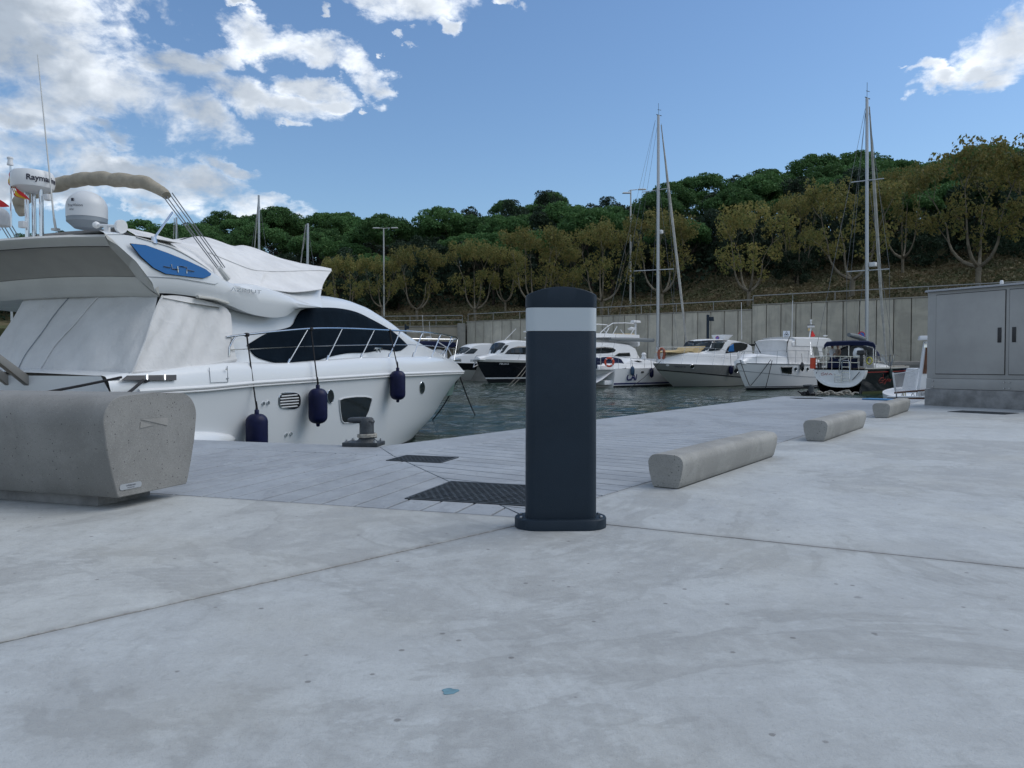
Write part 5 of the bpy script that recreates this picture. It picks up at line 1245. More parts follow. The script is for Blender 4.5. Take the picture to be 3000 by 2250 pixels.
# folded sun awning with its tubes
M['tube'] = mat('dull_tube', (0.20, 0.21, 0.22), 0.35, 0.7)
st_ = yp(488, 573, 1.72); ua = st_.x
arc = [(488, 573), (468, 558), (440, 541), (400, 532), (340, 527), (295, 523), (230, 527), (175, 540), (130, 552), (90, 566), (64, 585), (58, 605), (66, 630)]
pts = [at_u(px, py, ua) for px, py in arc]; pts = resample(pts, 60)
b = MB(); b.tube([p + Vector((.01 * math.sin(i * 1.7), .0, .008 * math.sin(i * .9))) for i, p in enumerate(pts)], [(.055 + .042 * min(1, i / 8) * min(1, (59 - i) / 4) + .004 * math.sin(i * .53 + 1.7 * math.sin(i * .31)) + random.uniform(-.002, .002)) for i in range(60)], 16, flat=1.15); part('folded_awning', b, M['beige'], yacht, smooth=60)
basep = yp(655, 800, 1.93)
for sg in (1, -1):
    for k, (ax_, bx_) in enumerate(((0, 0), (7, 5), (17, 15), (24, 21))):
        a_ = yp(480 + ax_, 578 - ax_ * .55, 1.72); c_ = yp(640 + bx_ * .9, 792 - bx_ * .4, 1.92); b = MB(); b.tube([(a_.x, a_.y * sg, a_.z), (c_.x, c_.y * sg, c_.z)], .0075, 8); part('awning_tube', b, M['tube'], yacht)
    a_ = yp(505, 622, 1.75); c_ = yp(450, 700, 1.93); b = MB(); b.tube([(a_.x, a_.y * sg, a_.z), (c_.x, c_.y * sg, c_.z)], .014, 8); b.tube([(c_.x, c_.y * sg, c_.z - .06), (c_.x, c_.y * sg, c_.z + .03)], [.05, .03], 8); part('awning_strut', b, M['steel'], yacht)
    a_ = yp(641, 783, 1.95); c_ = yp(668, 818, 1.97); b = MB(); b.tube([(a_.x, a_.y * sg, a_.z), (c_.x, c_.y * sg, c_.z)], [.035, .05], 8); part('tube_boot', b, M['canvas_grey'], yacht)
# flag staff, light and flag
p0, p1 = at_u(33, 665, -.3), at_u(30, 484, -.3); b = MB(); b.tube([p0, p1], .011, 8); stf = part('flag_staff', b, M['steel'], yacht)
b = MB(); b.lathe([(.040, 0), (.040, .03), (.032, .032), (.032, .085), (.040, .087), (.040, .105), (.02, .115)], p1, 16); part('anchor_light', b, M['white'], stf)
fl = MB(); fr_ = MB()
def flag(poly_a, poly_b, u, m, par, label=None):
    A = [at_u(p.x, p.y, u) for p in resample(poly_a, 12)]; B = [at_u(p.x, p.y, u) for p in resample(poly_b, 12)]
    b = MB(); b.loft([[(p.x + .02 * math.sin(i * .9), p.y, p.z) for i, p in enumerate(A)], [(p.x - .02 * math.sin(i * .9 + 1), p.y, p.z) for i, p in enumerate(B)]]); return part('flag_stripe', b, m, par, smooth=80)
fg = thing('ensign', 'red and yellow striped flag hanging limp from the staff on the yacht roof', 'flag', YA.o, YA.a)
flag([(29, 497), (38, 515), (46, 545), (60, 560), (90, 587)], [(29, 512), (35, 530), (42, 549), (56, 567), (80, 585)], -.3, M['red'], fg)
flag([(29, 512), (35, 530), (42, 549), (56, 567), (80, 585)], [(27, 530), (31, 541), (36, 551), (50, 573), (70, 583)], -.3, M['yellow'], fg)
flag([(27, 530), (31, 541), (36, 551), (50, 573), (70, 583)], [(27, 534), (30, 545), (33, 552), (46, 574), (64, 581)], -.3, M['red'], fg)
fg2 = thing('pennant', 'red flag corner at the far left edge, beside the yacht flag staff', 'flag', YA.o, YA.a)
b = MB(); b.loft([[at_u(-30, 570, -.5), at_u(-5, 582, -.45), at_u(12, 592, -.5), at_u(28, 604, -.5)], [at_u(-30, 600, -.5), at_u(-5, 606, -.55), at_u(8, 607, -.5), at_u(26, 606, -.5)]]); part('cloth', b, M['red'], fg2, smooth=80)
b = MB(); c2 = at_u(-10, 640, -.2); b.lathe([(.16, -.10), (.17, 0)] + [(.17 * math.cos(R(a)), .17 * math.sin(R(a))) for a in range(10, 91, 10)], c2, 28); part('second_dome', b, M['dome'], yacht)
# gangway (folded) at the stern
g0, g1 = at_u(104, 1135, -.62), at_u(-60, 1010, -1.35)
b = MB(); sd_ = Vector((0, .09, 0))
b.loft([[g0 + Vector((0, y, z)) for y, z in ((-.05, -.07), (.05, -.07), (.05, .07), (-.05, .07))], [g1 + Vector((0, y, z)) for y, z in ((-.05, -.05), (.05, -.05), (.05, .05), (-.05, .05))]], True, True)
b.loft([[g0 + Vector((0, .36 + y, z)) for y, z in ((-.03, -.07), (.05, -.07), (.05, .07), (-.03, .07))], [g1 + Vector((0, .36 + y, z)) for y, z in ((-.03, -.05), (.05, -.05), (.05, .05), (-.03, .05))]], True, True)
gw = part('gangway', b, mat('grey_gangway', (0.30, 0.29, 0.27), 0.45, 0.4), yacht, bev=.01)
b = MB(); b.lathe([(.09, -.03), (.09, .03)], g0 + Vector((.02, -.03, -.02)), 16, 'y'); b.tube([g0 + Vector((-.3, .08, -.1)), g0 + Vector((-.32, .08, -.55))], .03, 8); b.box(g0 + Vector((-.1, .15, -.2)), (.5, .3, .16)); part('hinge', b, M['black'], gw)

# fenders hanging from the guard rail
def fender(name_l, rail_px, top_px, bot_py, rad_px, label):
    top_ = yp(top_px[0], top_px[1], Hf(.0)); w = YA.wor(top_); k = w.y / F_PX; r_ = rad_px * k
    off = lambda u, z: max(hull_v(u, min(z, .3)), HB(u)) + r_ * .95 if z > .2 else hull_v(u, z) + r_ * .98
    a_ = yp(top_px[0], top_px[1], Hf(r_)); H = (bot_py - top_px[1]) * YA.wor(a_).y / F_PX
    ro = yp(rail_px[0], rail_px[1], RO)
    t = thing('fender', label, 'fender', YA.wor(Vector((a_.x, a_.y, a_.z - H))), YA.a, 'blue fenders on the side of the big yacht')
    b = MB(); b.lathe([(.018, 0), (.030, .01), (.034, .05)] + [(.034 + (r_ - .034) * math.sin(R(a)), .05 + r_ * .75 * (1 - math.cos(R(a)))) for a in range(15, 91, 15)] +
                      [(r_, H - .06 - r_ * .75)] + [(.034 + (r_ - .034) * math.cos(R(a)), H - .06 - r_ * .75 + r_ * .75 * math.sin(R(a))) for a in range(15, 91, 15)] + [(.034, H - .01), (.026, H)], (0, 0, 0), 24); part('body', b, M['navy'], t, smooth=60)
    rel = ro - Vector((a_.x, a_.y, a_.z - H)); b = MB(); up_ = Vector((0, 0, H)); b.tube([up_, up_.lerp(rel, .5) + Vector((0, .0, -.01)), rel], .011, 6)
    b.lathe([(.03, -.03), (.034, 0), (.03, .03)], rel, 10, 'x'); b.tube([rel, rel + Vector((.02, 0, -.13)), rel + Vector((.03, -.01, -.22))], .013, 6); b.tube([up_ + Vector((-.02, 0, 0)), up_ + Vector((0, 0, .12)), up_ + Vector((.02, 0, 0))], .008, 6)
    part('rope', b, M['rope_black'], t); return t
fender('a', (723, 981), (752, 1200), 1345, 31, 'blue fender nearest the stern of the yacht, its lower end hidden behind the quay')
fender('b', (911, 964), (931, 1127), 1250, 27, 'blue fender hanging amidships beside the round porthole')
fender('c', (1142, 969), (1165, 1077), 1179, 22, 'smallest-looking blue fender, nearest the bow of the yacht')
def rope(name_l, pts, r_, m, label, sag=0.0, n=14):
    base = Vector(pts[0]); out = []
    for a, b_ in zip(pts, pts[1:]):
        a, b_ = Vector(a), Vector(b_)
        for i in range(n): f = i / n; out.append(a.lerp(b_, f) - Vector((0, 0, sag * 4 * f * (1 - f))) - base)
    out.append(Vector(pts[-1]) - base); b = MB(); b.tube(out, r_, 6); o = part('mooring_rope', b, m); o.location = base; return tag(o, label, 'rope')
r0 = YA.wor(yp(356, 1105, Ho(-.02))); rope('a', [r0, (-6.3, 6.9, .06)], .016, M['rope_black'], 'long black mooring rope from the yacht stern towards the quay at far left', .05)
r0 = YA.wor(yp(440, 1106, Ho(-.02))); r1 = at_z(210, 1195, .3); rope('b', [r0, YA.wor(yp(420, 1114, Ho(.02))), (-3.6, 6.2, .03)], .018, M['rope_black'], 'short thick black mooring rope going down from the yacht stern behind the bench', .03)
bw_ = YA.wor(Vector((13.2, -.05, .30))); pb = at_z(1268, 1229, WZ); rope('c', [bw_, pb], .02, M['rope_black'], 'left one of the two black bow ropes running down into the water', .12)
bw_ = YA.wor(Vector((13.3, .05, .34))); pb = at_z(1392, 1216, WZ); rope('d', [bw_, pb + Vector((0, 0, 0.0))], .02, M['rope_black'], 'right one of the two black bow ropes running down into the water', .06)
M['gel'] = mat('bright_boat_gelcoat', (0.80, 0.81, 0.82), 0.3, 0, 0.5)
# ================================================================== BOATS ON THE FAR SIDE
class Boat(Frame):
    """origin: stern centre on the waterline. fine: bow sharpness"""
    def __init__(s, name, label, cat, bow_px, bow_d, L, B, hs, hb, rake, h_dir, side, stern=False, e=(1.6, 2.3), flare=.8, group=None):
        h_dir = Vector(h_dir).normalized(); X = (bow_px - CX) / F_PX * bow_d
        o = Vector((X, bow_d)) - (Vector((0, 0)) if stern else h_dir * L)
        super().__init__(o.x, o.y, WZ, math.atan2(h_dir.y, h_dir.x), side)
        s.L, s.B, s.hs, s.hb, s.rake, s.e, s.flare = L, B, hs, hb, rake, e, flare
        s.t = thing(name, label, cat, s.o, s.a, group)
    def sheer(s, u): f = max(0, min(1, u / s.L)); return s.hs + (s.hb - s.hs) * f ** 1.6
    def uend(s, z): return s.L - s.rake * (1 - max(-.3, min(1, z / s.hb))) ** 1.25
    def v(s, u, z):
        zr = s.sheer(u); q_ = max(0, min(1, (z + .5) / (zr + .5))); ue = s.uend(z); ua = s.L * .38; p = max(0, u - ua) / max(.1, ue - ua)
        aft = 1 - .10 * max(0, (ua - u) / ua) ** 1.5
        return max(0.0, s.B / 2 * (s.flare + (1 - s.flare) * q_ ** .8) * aft * (1 - min(1, p) ** (s.e[0] + (s.e[1] - s.e[0]) * q_)))
    def P(s, px, py, off): return s.pt(px, py, off)
    def band(s, name, m, z0, z1, d=0.0, n=30, nz=5, close=False, u0=0.0):
        """hull strip between heights z0(u), z1(u)"""
        f0 = z0 if callable(z0) else (lambda u: z0); f1 = z1 if callable(z1) else (lambda u: z1); rows = []
        for k in range(nz + 1):
            row = []
            for i in range(n + 1):
                f = 1 - (1 - i / n) ** 1.4; g = k / nz; ue = s.L
                for _ in range(3): z = f0(ue * f) * (1 - g) + f1(ue * f) * g; ue = s.uend(min(z, s.sheer(ue)))
                u = u0 + (ue - u0) * f; z = f0(u) * (1 - g) + f1(u) * g; row.append((u + (d if i == n else 0), 0.0 if i == n else s.v(u, z) + d, z))
            rows.append(row)
        b = MB(); b.loft(rows); b.mirror()
        if close:
            t_ = [r[0] for r in rows]; b.add([(p[0], p[1], p[2]) for p in t_] + [(p[0], -p[1], p[2]) for p in t_], [(i, i + 1, len(t_) + i + 1, len(t_) + i) for i in range(len(t_) - 1)])
        return part(name, b, m, s.t, smooth=40, weld=True)
    def deck(s, m, drop=.04, camber=.06, inset=.0, name='deck'):
        rows = [[], [], []]
        for i in range(31):
            u = s.L * (1 - (1 - i / 30) ** 1.3) * .998; z = s.sheer(u); v = s.v(u, z)
            rows[0].append((u, v * 1.0, z + .015)); rows[1].append((u, max(0, v - .10), z + .03 - drop)); rows[2].append((u, 0, z - drop + camber + .03))
        b = MB(); b.loft(rows); b.mirror(); return part(name, b, m, s.t, smooth=40, weld=True)
    def house(s, name, prof, m, w, crown=.07, foot=None, tumble=.12, parent=None, round_=.16, near=None):
        """prof: picture outline of the top edge on the visible side"""
        n = 36; pp = resample(prof, n, False)
        if near is None: pts = [s.P(p.x, p.y, w) for p in pp]
        else:
            w0 = w if not callable(w) else None; pts = []
            for i, p in enumerate(pp):
                f = min(1, i / (n * near)); kk = -.75 + 1.75 * f * f * (3 - 2 * f)
                pts.append(s.P(p.x, p.y, (lambda u, z, kk=kk: (w0 if w0 is not None else max(.3, w(u, z))) * kk)))
            for a_, b_ in zip(pts[1:], pts): a_.x = min(a_.x, b_.x + .02)
        s.hpx = [p.x for p in pp]; W_ = w if callable(w) else (lambda u, z: w)
        rows = []
        for p in pts:
            ww = W_(p.x, p.z); zd = (s.sheer(p.x) if foot is None else foot) - .05; h = max(.01, p.z - zd); r_ = []
            r_.append((p.x, ww + tumble * min(1, h), min(zd, p.z))); r_.append((p.x, ww + tumble * .3, max(zd, p.z - h * .35))); r_.append((p.x, ww, p.z - min(round_ * .4, h * .2)))
            r_.append((p.x, ww - min(round_, ww * .3), p.z)); r_.append((p.x, ww * .5, p.z + crown * .7)); r_.append((p.x, 0, p.z + crown)); rows.append(r_)
        s.hrows = [(r_[0][0], sorted([(q_[2], q_[1]) for q_ in r_[:4]])) for r_ in rows]
        s.rows = rows; b = MB(); b.loft(rows); b.mirror()
        for e_ in (rows[0], rows[-1]): b.add([(a, c_, d) for a, c_, d in e_] + [(a, -c_, d) for a, c_, d in e_], [(i, i + 1, len(e_) + i + 1, len(e_) + i) for i in range(len(e_) - 1)])
        return part(name, b, m, parent or s.t, smooth=45, weld=True)
    def hoff(s, u, z):
        if u > max(r_[0] for r_ in s.hrows) + .02 or u < min(r_[0] for r_ in s.hrows) - .02: return -5
        best = sorted(((abs(r_[0] - u), r_[1]) for r_ in s.hrows), key=lambda t: t[0])[:2]
        ws = [1 / (t[0] + 1e-3) for t in best]; return sum(w_ * (interp(t[1], z) - 3 * max(0, z - t[1][-1][0])) for w_, t in zip(ws, best)) / sum(ws)
    def glass(s, name, pts, off, m, d=.02, both=True, parent=None, nx=16, ny=5):
        if off == 'house': off = s.hoff
        xs = sorted(p[0] for p in pts); x0, x1 = xs[0] + .01, xs[-1] - .01; cols = []
        for i in range(nx + 1):
            x = x0 + (x1 - x0) * i / nx; ys_ = []
            for (ax, ay), (bx, by) in zip(pts, pts[1:] + pts[:1]):
                if (ax - x) * (bx - x) <= 0 and ax != bx: ys_.append(ay + (by - ay) * (x - ax) / (bx - ax))
            cols.append([s.P(x, min(ys_) + (max(ys_) - min(ys_)) * j / ny, off) for j in range(ny + 1)])
        if off == s.hoff:
            um_ = max(r_[0] for r_ in s.hrows) - .03
            for c in cols:
                for p in c: p.x = min(p.x, um_); p.y = s.side * min(abs(p.y), s.hoff(p.x, p.z))
        o = None
        for sg in ((1, -1) if both else (1,)):
            b = MB(); b.loft([[(p.x, (p.y + s.side * d) * sg, p.z) for p in c] for c in cols]); o2 = part(name, b, m, parent or s.t, smooth=60); o = o or o2
            sm = o2.modifiers.new('thickness', 'SOLIDIFY'); sm.thickness = .012
        return o
    def wrap(s, name, x0, x1, m, d=.025):
        rr = [r_ for r_, px in zip(s.rows, s.hpx) if x0 <= px <= x1]; full = []
        for r_ in rr:
            half = [(q_[0] + d, q_[1] + d * (i < 3), q_[2] + d) for i, q_ in enumerate(r_[2:])]; full.append(half + [(q_[0], -q_[1], q_[2]) for q_ in half[-2::-1]])
        N = len(full[0]); cuts = ((0, 3), (3, N - 4), (N - 4, N - 1))
        for a, b_ in cuts:
            b = MB(); b.loft([r_[a:b_ + 1] for r_ in full]); part(name, b, m, s.t, smooth=60)
    def glass_old(s, name, pts, off, m, d=.02, both=True, parent=None):
        o = None
        for sg in ((1, -1) if both else (1,)):
            b = MB(); P3 = [s.P(px, py, off if callable(off) else off) for px, py in pts]; P3 = [Vector((p.x, (p.y + s.side * .0) * sg, p.z)) for p in P3]
            b.poly([(p.x, p.y + s.side * sg * d, p.z) for p in P3], (0, -s.side * sg * .02, 0)); o2 = part(name, b, m, parent or s.t, smooth=0); o = o or o2
        return o
    def screen(s, name, pa, pb, w, m, d=.02, k0=.9, k1=.9, crown=.06):
        """raked glass between two outline points, right across the boat, split by pillars"""
        a = s.P(*pa, w); c = s.P(*pb, w); W_ = w if not callable(w) else w(a.x, a.z); N = 3
        nrm = Vector((-(c.z - a.z), 0, c.x - a.x)); nrm = nrm.normalized() * d * (1 if nrm.z > 0 else -1)
        for i in range(N):
            f0, f1 = -1 + 2 * i / N + .03, -1 + 2 * (i + 1) / N - .03; b = MB()
            q_ = [Vector((a.x, f * W_ * k0, a.z + crown * (1 - f * f))) + nrm for f in (f0, f1)] + [Vector((c.x, f * W_ * k1, c.z + crown * (1 - f * f))) + nrm for f in (f1, f0)]
            b.poly(q_, -nrm * .5); part(name, b, m, s.t, smooth=0)
    def rail(s, pts, inset_, m=None, posts=(), r_=.016, mid=False, label=None):
        off = lambda u, z: max(.03, s.v(u, s.sheer(u)) - inset_); p3 = [s.P(px, py, off) for px, py in pts]
        b = MB(); b.tube(p3, r_, 6); g = part('guard_rail', b, m or M['steel'], s.t)
        b = MB(); b.tube([(p.x, -p.y, p.z) for p in p3], r_, 6); part('guard_rail', b, m or M['steel'], s.t)
        for i in posts:
            px, py, dx = i; a = s.P(px, py, off); z0 = s.sheer(a.x) 
            for sg in (1, -1):
                b = MB(); b.tube([(a.x + dx, a.y * sg, z0 - .02), (a.x, a.y * sg, a.z)], r_ * .8, 5); part('stanchion', b, m or M['steel'], s.t)
        if mid:
            for sg in (1, -1):
                b = MB(); b.tube([(p.x, p.y * sg, (p.z + s.sheer(p.x)) / 2) for p in p3], r_ * .45, 5); part('wire', b, m or M['steel'], s.t)
    def stick(s, name, p0, p1, r_, m, parent=None, n=8):
        b = MB(); b.tube([p0, p1], r_, n); return part(name, b, m, parent or s.t)
    def text(s, txt, px0, px1, py, size_m, m, shear=0.0, bold=.004, zo=.03, yf=None):
        off = lambda u, z: s.v(u, z) + zo; a, c = s.P(px0, py, off), s.P(px1, yf or py, off); vs, fs = text_flat(txt, size_m, 1.0, shear, bold)
        x0, x1 = min(p.x for p in vs), max(p.x for p in vs); b = MB()
        b.add([tuple(a.lerp(c, (p.x - x0) / (x1 - x0)) + Vector((0, 0, p.y))) for p in vs], fs); return part('lettering', b, m, s.t, smooth=0)
    def oval_at(s, name, px, py, rx, ry, m, rim=None):
        off = lambda u, z: s.v(u, z) + .012; pts = [s.P(px + rx * math.cos(a / 16 * 6.2832), py + ry * math.sin(a / 16 * 6.2832), off) for a in range(16)]
        b = MB(); b.poly(pts, (0, -s.side * .01, 0)); o = part(name, b, m, s.t, smooth=0)
        if rim: b = MB(); b.tube(pts + [pts[0]], .02, 5); part('rim', b, rim, o)
        return o
    def fender(s, px, top, bot, rx, m, label, rail_py=None, group=None):
        off = lambda u, z: s.v(u, max(.1, min(z, s.sheer(u)))) ; a = s.P(px, (top + bot) / 2, off); k = s.wor(a).y / F_PX; r_ = rx * k; H = (bot - top) * k
        base = s.wor(Vector((a.x, a.y + s.side * (r_ + .01), a.z - H / 2))); t = thing('fender', label, 'fender', base, s.a, group)
        b = MB(); b.lathe([(.03, 0), (.05, .04), (r_ * .8, .10), (r_, .2), (r_, H - .2), (r_ * .8, H - .1), (.05, H - .04), (.03, H)], (0, 0, 0), 14); part('body', b, m, t, smooth=60)
        hz = (rail_py is not None and (bot - rail_py) * k) or H + .3; b = MB(); b.tube([(0, 0, H), (0, -s.side * r_ * .5, hz)], .014, 5); part('rope', b, M['rope_black'], t)
        return t
MH = (-.75, -.66); SH = (.75, .66)
def keel_and(bt, m_low, m_top, split=None, boot=.10):
    bt.band('antifouling', M['antifoul'], -.5, boot, .012, nz=2); 
    if split is None: bt.band('hull', m_top, -.5, lambda u: bt.sheer(u), 0, close=True, nz=8)
    else:
        bt.band('hull', m_low, -.5, split, 0, close=True, nz=6); bt.band('hull_topside', m_top, split, lambda u: bt.sheer(u), 0.006, close=True, nz=5)

# ---- grey-hulled cruiser in the middle
g = Boat('motor_cruiser', 'grey-hulled white motor cruiser with large windscreen and tan sun pads', 'motorboat', 1913, 57.6, 11.4, 3.7, 1.62, 1.84, 2.6, MH, 1)
keel_and(g, mat('light_grey_gelcoat', (0.30, 0.31, 0.29), 0.25, coat=.3), M['hull_grey'], lambda u: .62 + .75 * (u / 11.4) ** 1.3, .05); g.deck(M['gel'])
g.band('stripe', M['hull_black'], lambda u: .60 + .75 * (u / 11.4) ** 1.3, lambda u: .67 + .75 * (u / 11.4) ** 1.3, .02, nz=1)
gw_ = lambda u, z: 1.45 * (1 - (max(0, u - 4.5) / 6.6) ** 2)
g.house('foredeck_moulding', [(1944, 1053), (1962, 1044), (1985, 1037), (2010, 1033), (2060, 1034), (2160, 1040), (2195, 1048)], M['gel'], gw_, .06)
g.house('cabin', [(1995, 1034), (2010, 1024), (2030, 1010), (2051, 1000), (2080, 996), (2120, 995), (2160, 998), (2190, 1005), (2203, 1012), (2196, 1030), (2180, 1040)], M['gel'], lambda u, z: 1.28 if u < 5 else max(.5, 1.28 * (1 - ((u - 5) / 6) ** 2)), .09, tumble=.2, near=.5); g.wrap('windscreen', 2003, 2049, M['glass_win'])
cw_ = lambda u, z: 1.30 + .12 * max(0, 2.9 - z) if u < 5 else max(.5, 1.30 * (1 - ((u - 5) / 6) ** 2)) + .12 * max(0, 2.9 - z)
g.glass('windscreen', [(2002, 1031), (2030, 1014), (2052, 1003), (2090, 1000), (2123, 1003), (2112, 1026), (2070, 1029)], 'house', M['glass_win'])
g.glass('side_window', [(2124, 1035), (2132, 1015), (2146, 1004), (2170, 1003), (2194, 1009), (2184, 1024), (2165, 1031)], 'house', M['glass_dark'])
g.glass('blue_curtain', [(2132, 1031), (2138, 1012), (2148, 1007), (2150, 1030)], 'house', M['glass_blue'], .035, False)
0 and g.screen('front_glass', (1998, 1033), (2045, 1004), 1.1, M['glass_win'], .04)
g.glass('roof_hatch', [(2055, 998), (2075, 996.5), (2110, 996), (2132, 997), (2128, 1000), (2060, 1001)], 'house', M['black'], .03)
for q_ in ([(1968, 1040), (2000, 1034), (2028, 1036), (2015, 1042), (1990, 1043)], [(2030, 1037), (2040, 1024), (2070, 1022), (2074, 1026), (2066, 1041), (2040, 1043)]):
    b = MB(); P3 = [g.P(px, py, 1.0) for px, py in q_]; b.poly([(p.x, .9, p.z + .22) for p in P3], (0, -1.6, 0)); part('sun_pad', b, M['cushion'], g.t, bev=.03)
g.rail([(1930, 1024), (1934, 1017), (1950, 1017), (2000, 1017), (2060, 1018), (2110, 1022), (2135, 1030)], .18, posts=[(1944, 1017, .5), (2008, 1017, .5), (2050, 1018, .5), (2096, 1021, .4), (2126, 1027, .4)], mid=True)
a_ = g.P(2173, 995, .7); g.stick('antenna', a_, a_ + Vector((.1, 0, 3.1)), .022, M['white'])
b = MB(); b.loft([[(a_.x + 2.0 + x, y, a_.z - .02 + z) for x, y in bezrect(.9, 1.0, .2, 3)] for z in (0,)] + [[(a_.x + 2.0 + x * 1.5 - .2, y * 1.5, a_.z + .36) for x, y in bezrect(.9, 1.0, .2, 3)]] , True, True)
part('radar_arch', b, M['white'], g.t)
for px, py in ((2028, 1074), (2157, 1086)): g.oval_at('porthole', px, py, 6, 6, M['glass_dark'], M['steel'])
g.oval_at('hawse_plate', 1956, 1070, 5, 3, M['white'])
g.text('7ªBA-5-101-10', 1974, 2009, 1073, .24, M['ink'], .2, yf=1074)
g.fender(2136, 1070, 1098, 6.2, M['navy'], 'square-looking dark blue fender on the grey cruiser', 1030)
bx = g.wor(g.P(1935, 1058, lambda u, z: g.v(u, z))); rope('e', [bx, Vector((bx.x - 3.0, bx.y - 3.2, WZ))], .022, M['rope_black'], 'dark bow rope of the grey cruiser running left into the water', .2)

# ---- covered cruiser
c = Boat('motor_cruiser', 'white motor cruiser with canvas-covered wheelhouse windows and black hull window', 'motorboat', 2158, 51.8, 9.7, 3.45, 1.72, 1.86, 1.25, MH, 1, e=(1.8, 2.5))
keel_and(c, M['gel'], M['gel'], None, .16); c.deck(M['gel'])
c.band('stripe', M['hull_black'], .20, .25, .016, nz=1)
c.band('spray_rail', M['dome_grey'], lambda u: .80 + .55 * (u / 9.7) ** 2, lambda u: .83 + .55 * (u / 9.7) ** 2, .02, nz=1)
c.band('rub_rail', M['dome_grey'], lambda u: c.sheer(u) - .05, lambda u: c.sheer(u) - .0, .025, nz=1)
cw2 = lambda u, z: 1.28 if u < 4.5 else max(.35, 1.28 * (1 - ((u - 4.5) / 5.2) ** 2.2))
c.house('coachroof', [(2178, 1056), (2190, 1049), (2205, 1044), (2226, 1038), (2260, 1040), (2330, 1046), (2400, 1052)], M['gel'], cw2, .06)
c.house('wheelhouse', [(2224, 1038), (2230, 1022), (2238, 1004), (2254, 998), (2300, 995), (2340, 995), (2378, 997), (2381, 1020), (2384, 1048)], M['canvas'], lambda u, z: 1.22 if u < 5 else max(.6, 1.22 * (1 - ((u - 5) / 4.5) ** 2)), .05, tumble=.22, near=.55)
c.house('roof', [(2236, 1003), (2253, 994), (2275, 991), (2300, 989), (2380, 989), (2431, 990), (2436, 994)], M['gel'], lambda u, z: 1.30 if u < 5 else 1.1, .07, foot=3.12, tumble=.0, near=.5)
b = MB(); a_ = c.P(2432, 1000, 1.25)
b.poly([c.P(*p, 1.27) for p in ((2380, 997), (2431, 995), (2425, 1006), (2408, 1022), (2412, 1045), (2404, 1050), (2398, 1024), (2392, 1006))], (0, -.05, 0)); part('roof_wing', b, M['gel'], c.t, smooth=0)
c.glass('side_window', [(2394, 1012), (2404, 1006), (2420, 1003), (2410, 1020), (2400, 1030)], 1.27, M['glass_dark'], -.04)
c.glass('hull_window', [(2287, 1075), (2321, 1074), (2319, 1096), (2291, 1092)], lambda u, z: c.v(u, z) + .01, M['glass_dark'])
c.oval_at('porthole', 2331, 1081, 3.6, 5.5, M['glass_dark'], M['steel']); c.oval_at('porthole', 2366, 1082, 3, 5.5, M['glass_dark'], M['steel'])
c.rail([(2172, 1036), (2178, 1030), (2215, 1029), (2278, 1028), (2335, 1027), (2370, 1028), (2420, 1031)], .14, M['alu'], posts=[(2180, 1030, .2), (2219, 1029, .15), (2278, 1028, .1), (2332, 1027, .1), (2369, 1028, .1), (2396, 1030, .1)], mid=True, r_=.02)
for q_ in (((2228, 1034), (2210, 1000)), ((2305, 1032), (2307, 1000)), ((2307, 1006), (2314, 985))):
    b = MB(); b.tube([c.P(*q_[0], 1.3), c.P(*q_[1], 1.25)], .028, 5); part('wiper', b, M['black'], c.t)
a_ = c.P(2371, 988, .5); z_ = lambda py: c.P(2376, py, .5)
b = MB(); b.tube([a_, z_(962)], .05, 8); md_ = part('radar_mast', b, M['white'], c.t)
b = MB(); b.lathe([(.24, -.11), (.25, -.09), (.25, .09), (.22, .11)], z_(955), 20); part('radome', b, M['white'], md_)
b = MB(); b.lathe([(.255, -.02), (.255, .05)], z_(953), 20); part('radome_band', b, M['black'], md_)
b = MB(); b.tube([z_(950), z_(941)], .05, 8); b.tube([z_(941), z_(936)], .08, 8); part('light', b, M['white'], md_)
b = MB(); b.lathe([(.04, -.06), (.10, 0), (.10, .06), (.03, .09)], c.P(2369, 966, .5), 12, 'y'); part('horn', b, M['cushion'], md_)
b = MB(); b.poly([c.P(*p, .45) for p in ((2379, 968), (2388, 984), (2383, 987), (2375, 986), (2377, 975))], (0, .02, 0)); part('flag', b, M['red'], md_, smooth=0)
a_ = c.P(2320, 988, .9); c.stick('antenna', a_, a_ + Vector((-.05, 0, 2.6)), .022, M['white'])
a_ = c.P(2418, 986, .9); b = MB(); b.lathe([(.10, 0), (.16, .05), (.16, .09), (.03, .12)], a_, 12); part('gps_dome', b, M['white'], c.t)
b = MB(); b.box((c.L - .1, 0, 1.78), (.5, .12, .14)); b.box((c.L + .12, 0, 1.62), (.18, .10, .34)); part('anchor', b, M['bolt'], c.t, bev=.03)
c.fender(2345, 1060, 1088, 5.2, M['hull_black'], 'black fender on the covered white cruiser', 1036)
for (pa, pb, lb) in (((2168, 1054), (2196, 1130), 'left one of the crossed black bow ropes of the covered cruiser'), ((2258, 1054), (2199, 1130), 'diagonal black bow rope of the covered cruiser'), ((2262, 1056), (2243, 1136), 'right black mooring rope of the covered cruiser')):
    p0 = c.wor(c.P(*pa, lambda u, z: c.v(u, z) + .06)); p1 = at_z(pb[0], pb[1] + 7, WZ); d_ = p0.y - .5; p1 = at_y(pb[0], pb[1], min(p1.y, d_)); rope('f', [p0, p1], .024, M['rope_black'], lb, .06)

